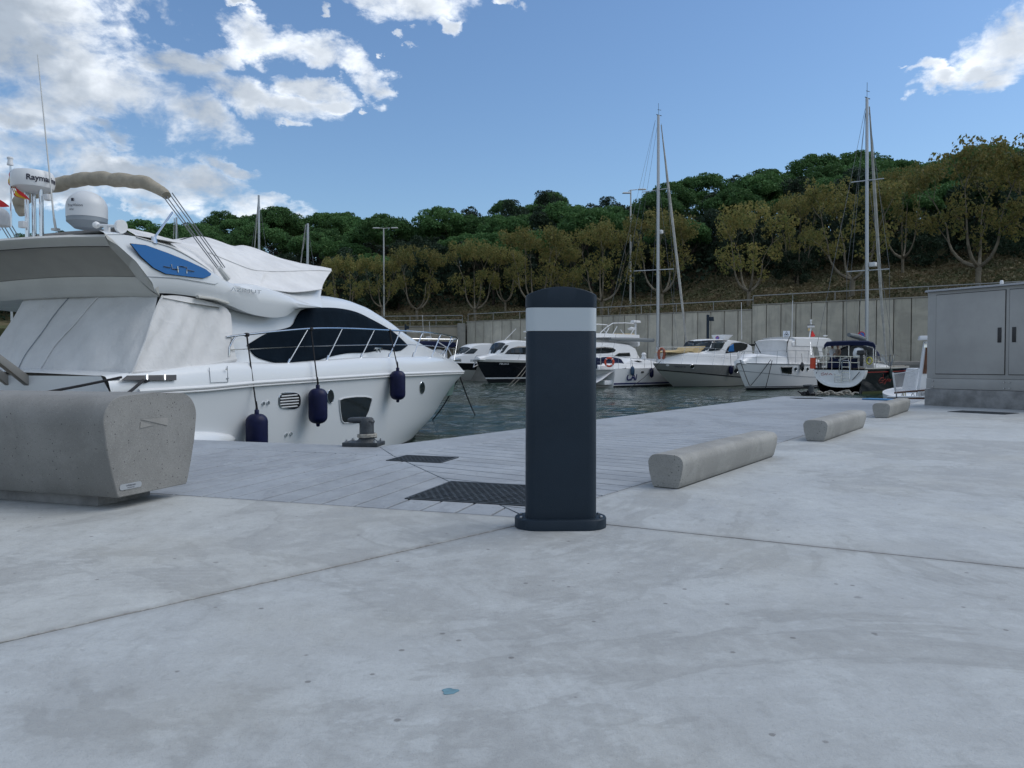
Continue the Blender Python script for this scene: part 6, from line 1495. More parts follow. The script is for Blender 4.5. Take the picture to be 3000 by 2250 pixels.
# ---- cruiser with black hull, left
k = Boat('motor_cruiser', 'black-hulled white motor yacht with arched side window, nearest on the left of the bollard light', 'motorboat', 1395, 72.5, 14.2, 4.3, 2.0, 2.22, 1.5, MH, 1, e=(1.7, 2.4))
keel_and(k, M['hull_black'], M['hull_black'], None, .28); k.deck(M['gel'])
k.band('stripe', M['gel'], .36, .50, .016, nz=1); k.band('toe_rail', M['gel_warm'], lambda u: k.sheer(u) - .20, lambda u: k.sheer(u) + .03, .03, nz=1)
kw = lambda u, z: 1.65 if u < 7.5 else max(.4, 1.65 * (1 - ((u - 7.5) / 6.8) ** 2))
k.house('foredeck_moulding', [(1405, 1048), (1425, 1042), (1450, 1038), (1490, 1040), (1560, 1043)], M['gel'], kw, .06)
k.house('cabin', [(1432, 1040), (1437, 1028), (1450, 1013), (1464, 1004), (1490, 999), (1520, 998), (1550, 1000), (1600, 1002), (1650, 1006), (1690, 1016), (1700, 1045)], M['gel'], lambda u, z: 1.5 if u < 7.5 else max(.6, 1.5 * (1 - ((u - 7.5) / 6.5) ** 2)), .10, tumble=.25, near=.35); k.wrap('windscreen', 1436, 1460, M['glass_win'])
kw2 = lambda u, z: (1.5 if u < 7.5 else max(.6, 1.5 * (1 - ((u - 7.5) / 6.5) ** 2))) + .12 * max(0, 3.6 - z) + .02
k.glass('side_window', [(1478, 1037), (1488, 1026), (1500, 1019), (1520, 1014), (1550, 1014), (1600, 1018), (1640, 1030), (1638, 1040)], 'house', M['glass_dark'])
0 and k.screen('windscreen', (1434, 1036), (1460, 1008), 1.2, M['glass_win'], .05)
k.glass('windscreen', [(1432, 1034), (1447, 1018), (1460, 1010), (1490, 1011), (1474, 1033), (1450, 1036)], 'house', M['glass_win'])
k.rail([(1392, 1048), (1398, 1041), (1440, 1040), (1490, 1036), (1560, 1034)], .25, M['alu'], posts=[(1420, 1041, .5), (1455, 1039, .5), (1490, 1036, .5), (1525, 1035, .4)])
b = MB(); b.box((k.L + .15, 0, 2.12), (.8, .35, .22)); b.tube([(k.L + .1, 0, 1.98), (k.L + .35, 0, 1.5), (k.L - .2, 0, 1.7)], .06, 8); part('anchor', b, M['bolt'], k.t, bev=.03)
a_ = k.P(1545, 1000, .3); b = MB(); b.tube([a_, a_ + Vector((0, 0, .9))], .09, 8); b.box(a_ + Vector((0, 0, .95)), (.9, .2, .12)); b.box(a_ + Vector((0, 0, .35)), (.5, .3, .10)); part('radar_mast', b, M['white'], k.t, bev=.02)
a_ = k.P(1452, 1004, .3); k.stick('antenna', a_ + Vector((-.8, 0, 0)), a_ + Vector((-2.6, 0, 1.4)), .025, M['white'])
k.text('7ªBA-2-8-15', 1463, 1491, 1066, .24, M['palink'], .2)
for i, (pa, pb) in enumerate((((1542, 1070), (1488, 1131)), ((1540, 1086), (1499, 1131)))):
    p0 = k.wor(k.P(*pa, lambda u, z: k.v(u, z) + .06)); rope('g', [p0, at_z(pb[0], pb[1], WZ)], .018, M['rope_white'], ('upper' if i == 0 else 'lower') + ' thin pale mooring rope beside the black-hulled yacht', .1)

# ---- second dark cruiser behind it
k2 = Boat('motor_cruiser', 'white motor cruiser with a dark upper band on its hull, behind the black-hulled one', 'motorboat', 1312, 80, 12.5, 4.0, 1.75, 1.98, 2.4, MH, 1)
keel_and(k2, M['gel_warm'], M['hull_black'], lambda u: .95 + .25 * (u / 12.5), .03); k2.deck(M['gel'])
k2.band('topside_band', M['gel'], lambda u: k2.sheer(u) - .02, lambda u: k2.sheer(u) + .0, .03, nz=1)
k2w = lambda u, z: 1.5 if u < 7 else max(.3, 1.5 * (1 - ((u - 7) / 6) ** 2))
k2.house('foredeck_moulding', [(1325, 1052), (1338, 1043), (1360, 1039), (1400, 1038), (1460, 1040)], M['gel'], k2w, .06)
k2.house('cabin', [(1330, 1040), (1342, 1030), (1356, 1021), (1375, 1013), (1400, 1009), (1440, 1007), (1470, 1010), (1500, 1016)], M['gel'], lambda u, z: 1.35 if u < 7 else max(.5, 1.35 * (1 - ((u - 7) / 6) ** 2)), .1, tumble=.2, near=.5); k2.wrap('windscreen', 1336, 1362, M['glass_win'])
k2.glass('windscreen', [(1336, 1037), (1352, 1024), (1390, 1020), (1400, 1024), (1388, 1036)], 'house', M['glass_win'])
k2.text('-77-16', 1322, 1343, 1054, .26, M['ink'], yf=1053.5)

# ---- small cruiser with blue awning, far left
w_ = Boat('motor_cruiser', 'small white cruiser with navy awning, seen through the yacht bow rail', 'motorboat', 1222, 86, 9.5, 3.2, 1.4, 1.6, 1.8, MH, 1)
keel_and(w_, M['gel'], M['gel']); w_.deck(M['teak'])
w_.house('cabin', [(1225, 1046), (1240, 1034), (1262, 1024), (1290, 1022), (1310, 1030)], M['gel'], 1.1, .1)
w_.screen('windscreen', (1235, 1038), (1262, 1023), 1.0, M['glass_win'], .05)
w_.house('awning', [(1206, 1005), (1225, 1002), (1260, 1000), (1300, 1001), (1346, 1004)], M['navy_canvas'], 1.3, .08, foot=3.75)
b = MB(); b.tube([w_.P(1284, 1003, 1.3), w_.P(1312, 1020, 1.4), w_.P(1325, 1045, 1.45)], .07, 8); part('arch', b, M['gel'], w_.t)
for px in (1230, 1330):
    for sg in (1, -1): a_ = w_.P(px, 1006, 1.2); b = MB(); b.tube([(a_.x, a_.y * sg, a_.z), (a_.x, a_.y * sg, 1.4)], .03, 6); part('awning_pole', b, M['steel'], w_.t)
a_ = w_.P(1256, 999, .3); b = MB(); b.lathe([(.1, 0), (.1, .3), (.35, .32), (.35, .48), (.05, .52)], a_, 14); part('radome', b, M['white'], w_.t)
for px, h_ in ((1242, 2.9), (1262, 2.2)): a_ = w_.P(px, 999, .2); w_.stick('antenna', a_, a_ + Vector((.2, 0, h_)), .022, M['white'])

# ---- flybridge yacht behind the CAI sailboat
y2 = Boat('motor_yacht', 'white flybridge motor yacht with dark oval side window, behind the sailboat with the orange lifebuoy', 'motor yacht', 1640, 62.5, 15.0, 4.4, 2.2, 2.4, 1.8, MH, 1)
keel_and(y2, M['gel'], M['gel']); y2.deck(M['gel'])
y2.house('cabin', [(1660, 1042), (1690, 1022), (1720, 1006), (1750, 1002), (1800, 1004), (1845, 1010), (1862, 1020), (1872, 1045)], M['gel'], 1.75, .1, tumble=.2)
y2.glass('side_window', [(1735, 1036), (1737, 1018), (1770, 1016), (1795, 1019), (1804, 1025), (1802, 1031), (1780, 1035)], 'house', M['glass_dark'])
y2.glass('side_window', [(1797, 1044), (1812, 1034), (1846, 1033), (1847, 1044)], 'house', M['glass_dark'], .025)
y2.house('flybridge', [(1700, 1000), (1730, 989), (1790, 988), (1830, 991), (1862, 999), (1876, 1009), (1870, 1015)], M['gel'], 1.85, .05, foot=4.35, tumble=-.1)

b = MB(); a_ = y2.P(1862, 998, .4); b.tube([a_, a_ + Vector((0, 0, 1.55))], .09, 8); mm_ = part('radar_mast', b, M['white'], y2.t)
b = MB(); b.box(a_ + Vector((0, 0, 1.68)), (.95, .5, .22), 0, (.9, .8)); part('radome', b, M['white'], mm_, bev=.06)
b = MB(); b.lathe([(.2, .0), (.36, .1), (.36, .16), (.05, .3)], a_ + Vector((.55, .0, .9)), 14); part('radome', b, M['white'], mm_)
arcp = [(1748, 990), (1762, 972), (1778, 958), (1795, 947), (1830, 946), (1856, 948), (1862, 956), (1845, 985)]
for dpx, nm in ((0, 0), (3, 1)):
    b = MB(); b.tube([y2.P(px + dpx, py, 1.5 if nm == 0 else -1.2) if nm == 0 else (lambda p: Vector((p.x, -p.y, p.z)))(y2.P(px, py, 1.5)) for px, py in arcp], .045, 6); part('awning_frame', b, M['white'], y2.t)
for q_ in (((1770, 968), (1790, 990)), ((1790, 988), (1808, 956)), ((1818, 966), (1838, 992))):
    b = MB(); b.tube([y2.P(*q_[0], 1.5), y2.P(*q_[1], 1.5)], .035, 6); part('awning_frame', b, M['white'], y2.t)
b = MB(); b.tube([y2.P(1795, 984, 1.0), y2.P(1855, 984, 1.0)], .20, 10); part('cushion_roll', b, M['cushion'], y2.t)

# ---- sailboats
def rig(bt, mast_base, mast_top, u_m, r_m, boom=None, genoa=None, spreaders=(), stays=(), masthead=True, parent=None):
    base = bt.sec(*mast_base, u_m); dirv = bt.sec(*mast_top, u_m)
    b = MB(); b.tube([Vector((u_m, 0, 1.2)), Vector((u_m, dirv.y * .5, (dirv.z) * .5)), dirv], [r_m, r_m, r_m * .8], 12, flat=.75); ms = part('mast', b, M['alu'], bt.t)
    if masthead:
        b = MB(); b.tube([dirv + Vector((-.25, 0, .02)), dirv + Vector((.4, 0, .05))], .03, 5); b.tube([dirv, dirv + Vector((0, 0, 1.0))], .014, 5); b.tube([dirv + Vector((-.1, .0, .45)), dirv + Vector((.35, 0, .5))], .02, 5); part('masthead', b, M['black'], ms)
    if boom: b = MB(); b.tube([bt.sec(*p, u_) for p, u_ in boom], [.13, .17, .15][:len(boom)], 10); part('boom', b, M['boomcloth'], bt.t)
    if genoa: b = MB(); pp = [bt.sec(*p, u_) for p, u_ in genoa]; pp = resample(pp, 12, False); b.tube(pp, [.035, .06, .085, .10, .11, .11, .11, .11, .10, .09, .07, .05], 8); part('furled_sail', b, M['sail'], bt.t)
    for p0, p1 in spreaders:
        b = MB(); b.tube([bt.sec(*p0, u_m), bt.sec(*p1, u_m)], .035, 6); part('spreader', b, M['alu'], ms)
    for p0, u0, p1, u1 in stays:
        b = MB(); b.tube([bt.sec(*p0, u0), bt.sec(*p1, u1)], .013, 4); part('stay', b, M['wire'], bt.t)
    return ms
M['boomcloth'] = mat('grey_boom_cover', (0.16, 0.18, 0.19), 0.7); M['wire'] = mat('rigging_wire', (0.16, 0.17, 0.18), 0.5, 0.4)
ca_ = Boat('sailboat', 'white sailboat with blue letters CAI, orange lifebuoy and tall grey mast', 'sailboat', 1752, 59.5, 12.0, 3.9, 1.42, 1.60, .9, SH, -1, stern=True, e=(1.7, 2.2), flare=.82)
keel_and(ca_, M['gel'], M['gel'], None, .14); ca_.deck(M['gel']); ca_.band('stripe', M['navyink'], .22, .34, .016, nz=1)
cp_ = Boat.__new__(Boat)
b = MB(); sc = [(1747, 1121), (1762, 1113), (1775, 1103), (1790, 1092), (1806, 1084), (1822, 1079), (1838, 1077)]
P3 = [ca_.P(*p, 1.55) for p in sc]; b.loft([[(p.x, -1.60, p.z) for p in P3], [(p.x, -1.35, p.z + .02) for p in P3], [(p.x, 0, p.z - .25) for p in P3], [(p.x, 1.35, p.z + .02) for p in P3], [(p.x, 1.60, p.z) for p in P3]]); part('sugar_scoop', b, M['gel'], ca_.t, smooth=60)
b = MB(); b.box((-.35, 0, .38), (1.0, 2.9, .35)); part('stern_platform', b, M['gel'], ca_.t, bev=.08)
ca_.house('coachroof', [(1830, 1064), (1850, 1052), (1880, 1052), (1910, 1056), (1930, 1062), (1950, 1066)], M['gel'], 1.1, .08)
ca_.glass('coachroof_window', [(1857, 1058), (1868, 1056), (1882, 1060), (1872, 1062)], 'house', M['glass_dark'])
ca_.house('cockpit_coaming', [(1752, 1068), (1790, 1066), (1820, 1064), (1835, 1066)], M['gel'], 1.45, .0)
ca_.house('sprayhood', [(1798, 1066), (1800, 1054), (1808, 1048), (1820, 1050), (1828, 1062)], M['navy_canvas'], 1.0, .08, foot=1.5)
ca_.house('sprayhood', [(1746, 1068), (1748, 1052), (1755, 1047), (1762, 1056), (1764, 1068)], M['navy_canvas'], 1.3, .04, foot=1.5)
ca_.rail([(1750, 1040), (1790, 1041), (1830, 1047), (1870, 1052), (1905, 1054), (1950, 1056)], .08, posts=[(1760, 1040, 0), (1796, 1041, 0), (1812, 1044, 0), (1848, 1049, 0), (1888, 1053, 0), (1930, 1055, 0)], r_=.018, mid=True)
a_ = ca_.P(1785, 1061, 1.9); lb = thing('lifebuoy', 'orange ring lifebuoy on the stern rail of the white sailboat', 'lifebuoy', ca_.wor(a_), math.atan2(-a_.x, 0) * 0)
def ring(t_, r0, r1, wf=(1, 1)):
    b = MB(); pts = [(r0 * math.cos(a * .2618), 0, r0 * math.sin(a * .2618)) for a in range(25)]; b.tube(pts, r1, 10); part('ring', b, M['orange'], t_)
    for kk in range(4):
        b = MB(); a0 = .785 + kk * 1.571; b.tube([((r0) * math.cos(a0 + d_), 0, (r0) * math.sin(a0 + d_)) for d_ in (-.09, 0, .09)], r1 * 1.12, 10); part('band', b, M['white'], t_)
ring(lb, .31, .075)
ca_.text('CAI', 1836, 1868, 1106, .80, M['navyink'], .3, .022, yf=1104)
ca_.glass('hull_port', [(1878, 1088), (1886, 1087), (1886, 1092), (1878, 1093)], lambda u, z: ca_.v(u, z), M['glass_dark'], both=False)
for i, (px, t0, b0) in enumerate(((1848, 1072, 1101), (1904, 1077, 1107))): ca_.fender(px, t0, b0, 6, mat('petrol_blue_fender', (0.02, 0.06, 0.12), .4) if i == 0 else M['navy'], ['petrol blue fender above the letters on the white sailboat', 'dark blue fender forward on the white sailboat'][i], 1055)
um = 7.4
b = MB(); b.lathe([(.18, 0), (.22, .12), (.14, .30), (.20, .42), (.10, .55)], ca_.P(1886, 1053, .9), 14); part('deck_vent', b, M['white'], ca_.t, smooth=60)
rig(ca_, (1917, 1050), (1929, 338), um, .165, boom=[((1788, 993), 1.8), ((1850, 995), 4.2), ((1914, 997), um - .2)], genoa=[((1937, 366), um + .4), ((2000, 905), 10.0), ((2014, 1035), 11.4)],
    spreaders=[((1857, 794), (1974, 788)), ((1881, 563), (1957, 552))],
    stays=[((1920, 352), um, (1748, 1080), .1), ((1920, 352), um, (1790, 1060), .4), ((1927, 360), um, (1858, 794), um), ((1857, 794), um, (1868, 1050), um), ((1938, 362), um, (1974, 788), um), ((1974, 788), um, (1975, 1050), um), ((1933, 560), um, (1990, 1050), um + 1), ((1925, 620), um, (1895, 1050), um - 1)])
b = MB(); p = ca_.sec(1937, 680, um + .3); b.lathe([(.12, -.15), (.18, -.1), (.18, .12), (.08, .18)], p, 14); part('radar_reflector', b, M['white'], ca_.t)
p0 = ca_.wor(ca_.P(1833, 1078, lambda u, z: ca_.v(u, z) + .05)); rope('h', [p0, at_z(1770, 1128, WZ)], .024, M['rope_black'], 'black stern rope of the white sailboat', .05)
lb2 = thing('lifebuoy', 'reddish horseshoe lifebuoy at the bow rail of the grey cruiser, beside the left mast', 'lifebuoy', g.wor(g.P(1938, 1037, .1)))
b = MB(); b.tube([(.22 * math.cos(a), 0, .42 * math.sin(a)) for a in [(-1.1 + 5.3 * i / 20) for i in range(21)]], .10, 8); part('float', b, mat('faded_red_vinyl', (0.36, 0.10, 0.06), .7), lb2)

# black sailboat
bs = Boat('sailboat', 'black-hulled sailboat with white transom, boarding ladders and navy awning, right of the covered cruiser', 'sailboat', 2458, 46.6, 9.8, 3.5, 1.52, 1.66, .9, SH, -1, stern=True, e=(1.7, 2.1), flare=.62)
bs.band('antifouling', mat('greenish_antifouling', (0.07, 0.085, 0.03), .7), -.5, .14, .012, nz=2, u0=.4); bs.band('hull', M['hull_black'], -.5, lambda u: bs.sheer(u), 0, nz=8, u0=-.0); bs.deck(mat('weathered_teak_deck', (0.22, 0.20, 0.17), .8, var=.3, vscale=9))
bs.band('toe_rail', M['gel_warm'], lambda u: bs.sheer(u) - .03, lambda u: bs.sheer(u) + .05, .02, nz=1); bs.band('red_stripe', M['redink'], lambda u: bs.sheer(u) - .24, lambda u: bs.sheer(u) - .20, .012, nz=1, u0=.1)
def tp_(px, py, u=0.0, w=None): return bs.sec(px, py, u if w is None else w)
outl = [(2383, 1083), (2386, 1098), (2396, 1114), (2412, 1126), (2434, 1133), (2462, 1135), (2490, 1134), (2510, 1127), (2526, 1112), (2533, 1098), (2536, 1085)]
o3 = [tp_(*p, -.02) for p in resample(outl, 24)]
b = MB(); inner = [Vector((-.04 + .03, p.y * .86 + (o3[0].y + o3[-1].y) / 2 * .14, max(p.z, .42) * 1.0 + .16 * (1 - p.z / o3[0].z))) for p in o3]
b.loft([[p + Vector((.30, 0, 0)) for p in o3], o3, inner], False); part('transom_frame', b, M['gel'], bs.t, smooth=40)
b = MB(); b.poly([Vector((.10, p.y, p.z)) for p in inner]); tr_ = part('transom', b, M['gel'], bs.t, smooth=0)
b = MB(); b.loft([inner, [Vector((.10, p.y, p.z)) for p in inner]]); part('transom_edge', b, M['gel'], bs.t, smooth=30)
def ladder(x0, x1, y0, y1, rungs, top_loop=0):
    t0 = thing; b = MB(); b.tube([tp_(x0, y1, -.06), tp_(x0, y0, -.06)] + ([tp_(x0 + 3, y0 - 3, -.06), tp_(x1 - 3, y0 - 3, -.06)] if top_loop else []) + ([tp_(x1, y0, -.06)] if top_loop else []) + ([tp_(x1, y1, -.06)] if top_loop else []), .022, 6); ld = part('boarding_ladder', b, M['steel'], bs.t)
    if not top_loop: b = MB(); b.tube([tp_(x1, y0, -.06), tp_(x1, y1, -.06)], .022, 6); part('ladder_side', b, M['steel'], ld)
    for y in rungs: b = MB(); b.tube([tp_(x0, y, -.06), tp_(x1, y, -.06)], .02, 6); part('rung', b, M['steel'], ld)
ladder(2467, 2489, 1060, 1117, (1075, 1091, 1105, 1114), 1); ladder(2446, 2465, 1092, 1120, (1100, 1110, 1118))
b = MB(); b.tube([tp_(2462, 1045, -.06), tp_(2458, 1092, -.06)], .03, 8); part('ensign_staff', b, M['steel'], bs.t)
# pushpit
for yy in (1044, 1062):
    b = MB(); b.tube([tp_(2384, yy, .1), tp_(2430, yy - 1, 0), tp_(2480, yy, 0), tp_(2536, yy + 1, .1)], .02, 6); part('pushpit', b, M['steel'], bs.t)
for px in (2386, 2412, 2437, 2492, 2516, 2534):
    b = MB(); b.tube([tp_(px, 1044, .05), tp_(px, 1083, .05)], .018, 6); part('stanchion', b, M['steel'], bs.t)
b = MB(); b.tube([tp_(2382, 1048, 0), tp_(2381, 1080, 0)], .17, 12); o = part('horseshoe_buoy', b, M['orange'], bs.t)
b = MB(); b.tube([tp_(2400, 1060, .2), tp_(2402, 1078, .2)], .12, 10); part('dark_fender', b, M['hull_black'], bs.t)
b = MB(); a0, a1 = tp_(2422, 1060, .9), tp_(2510, 1078, .9)
b.loft([[tp_(px, py, u_) for px, py in ((2424, 1080), (2424, 1058), (2440, 1050), (2480, 1052), (2512, 1050), (2513, 1080))] for u_ in (.5, 1.3)], False, True); part('cockpit_dodger', b, M['navy_canvas'], bs.t, smooth=0)
b = MB(); b.tube([tp_(2458, 1056, .1), tp_(2475, 1050, .1), tp_(2488, 1045, .1)], .06, 6); part('line_bag', b, M['sail'], bs.t)
# awning on four poles
aw = []
for f in [i / 8 for i in range(9)]:
    aw.append([tp_(px, py + (1 - math.sin(f * math.pi)) * 3 - 2, .4 + 2.2 * f) for px, py in ((2414, 1012), (2422, 1003), (2445, 1001), (2500, 999), (2540, 1000), (2558, 1004), (2566, 1014))])
aw = [[p + Vector((-.02, 0, -.24)) for p in aw[0]]] + aw; b = MB(); b.loft(aw); o = part('awning', b, M['navy_canvas'], bs.t, smooth=60)
for px, py, u_ in ((2421, 1006, .5), (2487, 1002, .5), (2559, 1008, .5), (2424, 1006, 2.5), (2566, 1010, 2.5)):
    p = tp_(px, py, u_); b = MB(); b.tube([p, Vector((p.x, p.y, 1.5))], .025, 6); part('awning_pole', b, M['steel'], bs.t)
# sprayhood arch with windows
arcq = [(2447, 1046), (2456, 1026), (2475, 1015), (2505, 1011), (2535, 1014), (2560, 1024), (2570, 1036), (2573, 1056)]
b = MB(); A0 = [tp_(*p, 3.0) for p in resample(arcq, 20)]; A1 = [p + Vector((.35, 0, -.03)) for p in A0]; b.loft([A0, A1]); part('sprayhood', b, M['navy_canvas'], bs.t, smooth=60)
b = MB(); A2 = [Vector((p.x + 1.1, p.y * .9, 1.6 + (p.z - 1.6) * .35)) for p in A1]; b.loft([A1, A2]); part('sprayhood_window', b, mat('milky_vinyl_window', (0.25, 0.28, 0.30), .15), bs.t, smooth=60)
# outboard on the rail, coil, life raft
b = MB(); p = tp_(2524, 1033, -.1); b.box(p, (.35, .5, .28), 0, (.85, .85)); b.box(p + Vector((0, .0, -.45)), (.16, .18, .7)); part('outboard_motor', b, M['black'], bs.t, bev=.06)
b = MB(); p = tp_(2516, 1034, .5); b.lathe([(.30, -.3), (.34, 0), (.26, .25), (.05, .33)], p, 16); part('white_cover', b, M['white'], bs.t, smooth=60)
b = MB(); p = tp_(2547, 1057, .0); b.tube([(p.x, p.y + .16 * math.cos(a * .5), p.z + .2 * math.sin(a * .5)) for a in range(40)], .035, 6); part('yellow_hose', b, mat('yellow_hose', (.45, .42, .06), .6), bs.t)
bs.house('coachroof', [(2560, 1062), (2585, 1062), (2600, 1068), (2606, 1074)], M['gel'], .9, .06)
bs.rail([(2540, 1046), (2570, 1044), (2600, 1043), (2625, 1040), (2634, 1044)], .06, posts=[(2540, 1046, 0), (2575, 1044, 0), (2598, 1043, 0), (2618, 1041, 0)], r_=.018)
b = MB()
for kk in range(9):
    p = bs.P(2592 + 2.2 * kk, 1062, .5 - .1 * kk if kk < 4 else .2); b.tube([p + Vector((0, 0, -.3)), p + Vector((random.uniform(-.2, .2), random.uniform(-.3, .3), random.uniform(.1, .6)))], .028, 5)
o = part('deck_gear', b, M['dome_grey'], bs.t); o['kind'] = 'stuff'
bs.fender(2603, 1078, 1110, 5.5, mat('dark_green_fender', (.01, .03, .03), .5), 'dark green fender on the black sailboat', 1044)
rl_ = thing  # name in red script on the side
b = MB(); off = lambda u, z: bs.v(u, z) + .03
for stroke in ([(2588, 1106), (2580, 1108), (2575, 1116), (2577, 1122), (2584, 1121), (2588, 1115), (2582, 1115)], [(2588, 1115), (2594, 1110), (2596, 1118), (2592, 1126), (2589, 1124), (2598, 1114)], [(2588, 1096), (2588, 1110)], [(2598, 1114), (2602, 1110), (2601, 1118), (2606, 1110), (2606, 1118), (2611, 1111)]):
    b.tube([bs.P(px, py, off) for px, py in stroke], .013, 5)
part('lettering', b, M['redink'], bs.t)
b = MB()
for stroke in ([(2414, 1092), (2406, 1094), (2406, 1099), (2412, 1099), (2413, 1096)], [(2415, 1098), (2419, 1093), (2421, 1099), (2425, 1092)], [(2428, 1098), (2433, 1094), (2438, 1098)]):
    b.tube([tp_(px, py, .085) for px, py in stroke], .014, 5)
part('lettering', b, M['redink'], tr_)
um = 3.8
rig(bs, (2528, 1000), (2540, 288), um, .14, boom=[((2487, 981), 1.9), ((2510, 986), 3.0), ((2532, 994), um - .2)], genoa=[((2547, 312), um + .3), ((2582, 880), 8.2), ((2596, 1046), 9.2)],
    spreaders=[((2481, 796), (2606, 788)), ((2494, 534), (2589, 523))],
    stays=[((2535, 318), um, (2384, 1060), .1), ((2535, 330), um, (2487, 870), um), ((2536, 330), um, (2481, 796), um), ((2481, 796), um, (2480, 1060), um), ((2546, 330), um, (2606, 788), um), ((2606, 788), um, (2606, 1060), um + .2), ((2548, 560), um, (2620, 1060), um + 1), ((2532, 800), um, (2500, 1050), um - .6)])
b = MB(); p = bs.sec(2557, 775, um + .2); b.box(p, (.3, .42, .28)); part('radar', b, M['white'], bs.t, bev=.05)
b = MB(); b.tube([tp_(2376, 1040, .6), tp_(2374, 1002, 1.6)], .02, 5); part('pole', b, M['steel'], bs.t)
for (pa, pb, lb_) in (((2392, 1090), (2398, 1148), 'thin dark stern rope at the left of the white transom'), ((2518, 1090), (2457, 1152), 'dark stern rope crossing in front of the white transom')):
    p0 = bs.wor(tp_(*pa, -.1)); p1 = at_z(*pb, WZ); rope('i', [p0, p1], .022, M['rope_black'], lb_, .05)

# ---- far sailboats left, mostly hidden by the big yacht: hull, cabin, rig
for (mt, mb, d, u_, lab) in (((758, 572), (762, 735), 62, 5, 'distant sailboat whose bare grey mast rises above the white flybridge cover'), ((902, 655), (899, 790), 55, 5, 'distant sailboat with shorter mast left of the slender lamp post'), ((517, 637), (516, 702), 75, 5, 'distant sailboat with mast just showing beside the folded awning tubes'), ((33, 700), (36, 1000), 60, 5, 'distant sailboat at the left edge behind the yacht')):
    hd = Vector((-.55, .83)).normalized(); X0 = (mb[0] - CX) / F_PX * d; fb_ = Boat('sailboat', lab, 'sailboat', 0, 10, 10, 3.2, 1.2, 1.4, .9, hd, -1, stern=True)
    fb_.o = Vector((X0, d, WZ)) - Vector((hd.x, hd.y, 0)) * u_; fb_.t.location = fb_.o
    keel_and(fb_, M['gel'], M['gel']); fb_.deck(M['gel']); b = MB(); b.box((5.2, 0, 1.55), (4.2, 1.8, .5), 0, (.85, .8)); part('coachroof', b, M['gel'], fb_.t, bev=.08)
    tpz = fb_.sec(*mt, u_)
    b = MB(); b.tube([(u_, 0, 1.2), (u_, tpz.y, tpz.z)], .085, 8); ms = part('mast', b, M['alu'], fb_.t)
    b = MB(); b.tube([(u_, 0, tpz.z - .1), (9.6, 0, 1.5)], .04, 6); part('furled_sail', b, M['sail'], fb_.t)
    for y in (-.8, .8):
        b = MB(); b.tube([(u_, tpz.y, tpz.z - .3), (u_, y, tpz.z * .62), (u_ - .3, y * 1.9, 1.3)], .013, 4); part('stay', b, M['wire'], fb_.t)
        b = MB(); b.tube([(u_, 0, tpz.z * .62), (u_, y, tpz.z * .62)], .03, 5); part('spreader', b, M['alu'], ms)

# ---- wooden boat with a net, close to the quay on the right
wo = Frame(at_y(2690, 1120, 14.0).x, 14.0, WZ, math.atan2(.94, .34), 1)
wt = thing('wooden_boat', 'white wooden fishing boat with varnished trim, partly hidden by the grey cabinet', 'boat', wo.o, wo.a)
def wy_(px, py, y=13.6):
    return wo.loc(at_y(px, py, y))
b = MB(); hull_o = []
for zf, wf in ((0.0, .55), (.45, .8), (.95, .98), (1.18, 1.0)):
    hull_o.append([(x, -1.22 + s_ * 1.35 * wf * math.sqrt(max(0, 1 - (abs(x - 3.6) / (3.4 + .3 * zf)) ** 2.6)), zf * .93 + .10 * ((x - 3.6) / 3.5) ** 2) for s_, xs in ((1, [.1 + 7.0 * i / 16 for i in range(17)]), (-1, [7.1 - 7.0 * i / 16 for i in range(17)])) for x in xs])
b.loft(hull_o, True, True); part('hull', b, M['gel'], wt, smooth=50)
for yy, m_ in ((1163, M['gel']), (1168, M['wood']), (1172, M['gel']), (1177, M['wood'])):
    b = MB(); b.tube([wy_(2600, yy, 14.3), wy_(2680, yy, 13.5), wy_(2760, yy - 1, 13.0)], .016, 6); part('strake', b, m_, wt)
b = MB(); b.tube([wy_(2621, 1151, 14.0), wy_(2665, 1147, 13.7), wy_(2725, 1142, 13.3)], .016, 6); part('top_rail', b, M['wood'], wt)
for px, yb in ((2626, 1166), (2646, 1166), (2652, 1164)):
    b = MB(); b.tube([wy_(px, 1150, 13.9), wy_(px + 1, yb, 13.9)], .012, 6); part('rail_post', b, M['steel'], wt)
b = MB(); pst = [(2712, 1000), (2722, 1000), (2722, 1166), (2688, 1166), (2697, 1120), (2703, 1060)]
b.poly([wy_(*p, 13.5) for p in pst], Vector(wo.loc(Vector(wo.o) + Vector((0.02, .12, 0)))) ); sp2 = part('stern_post', b, M['gel'], wt, bev=.01)
b = MB(); b.poly([wy_(*p, 13.47) for p in ((2716, 1018), (2721, 1018), (2715, 1095), (2707, 1095), (2709, 1080))], (0.0, .02, 0)); part('wood_inlay', b, M['wood'], wt, smooth=0)
b = MB(); p = wy_(2722, 990, 13.5); b.box(p, (.24, .34, .075), 0, (.85, .9)); part('top_box', b, M['white'], wt, bev=.015)
b = MB(); b.lathe([(.02, -.08), (.022, -.04), (.016, 0), (.022, .03)], wy_(2711, 1008, 13.5), 10); part('lamp', b, M['steel'], wt)
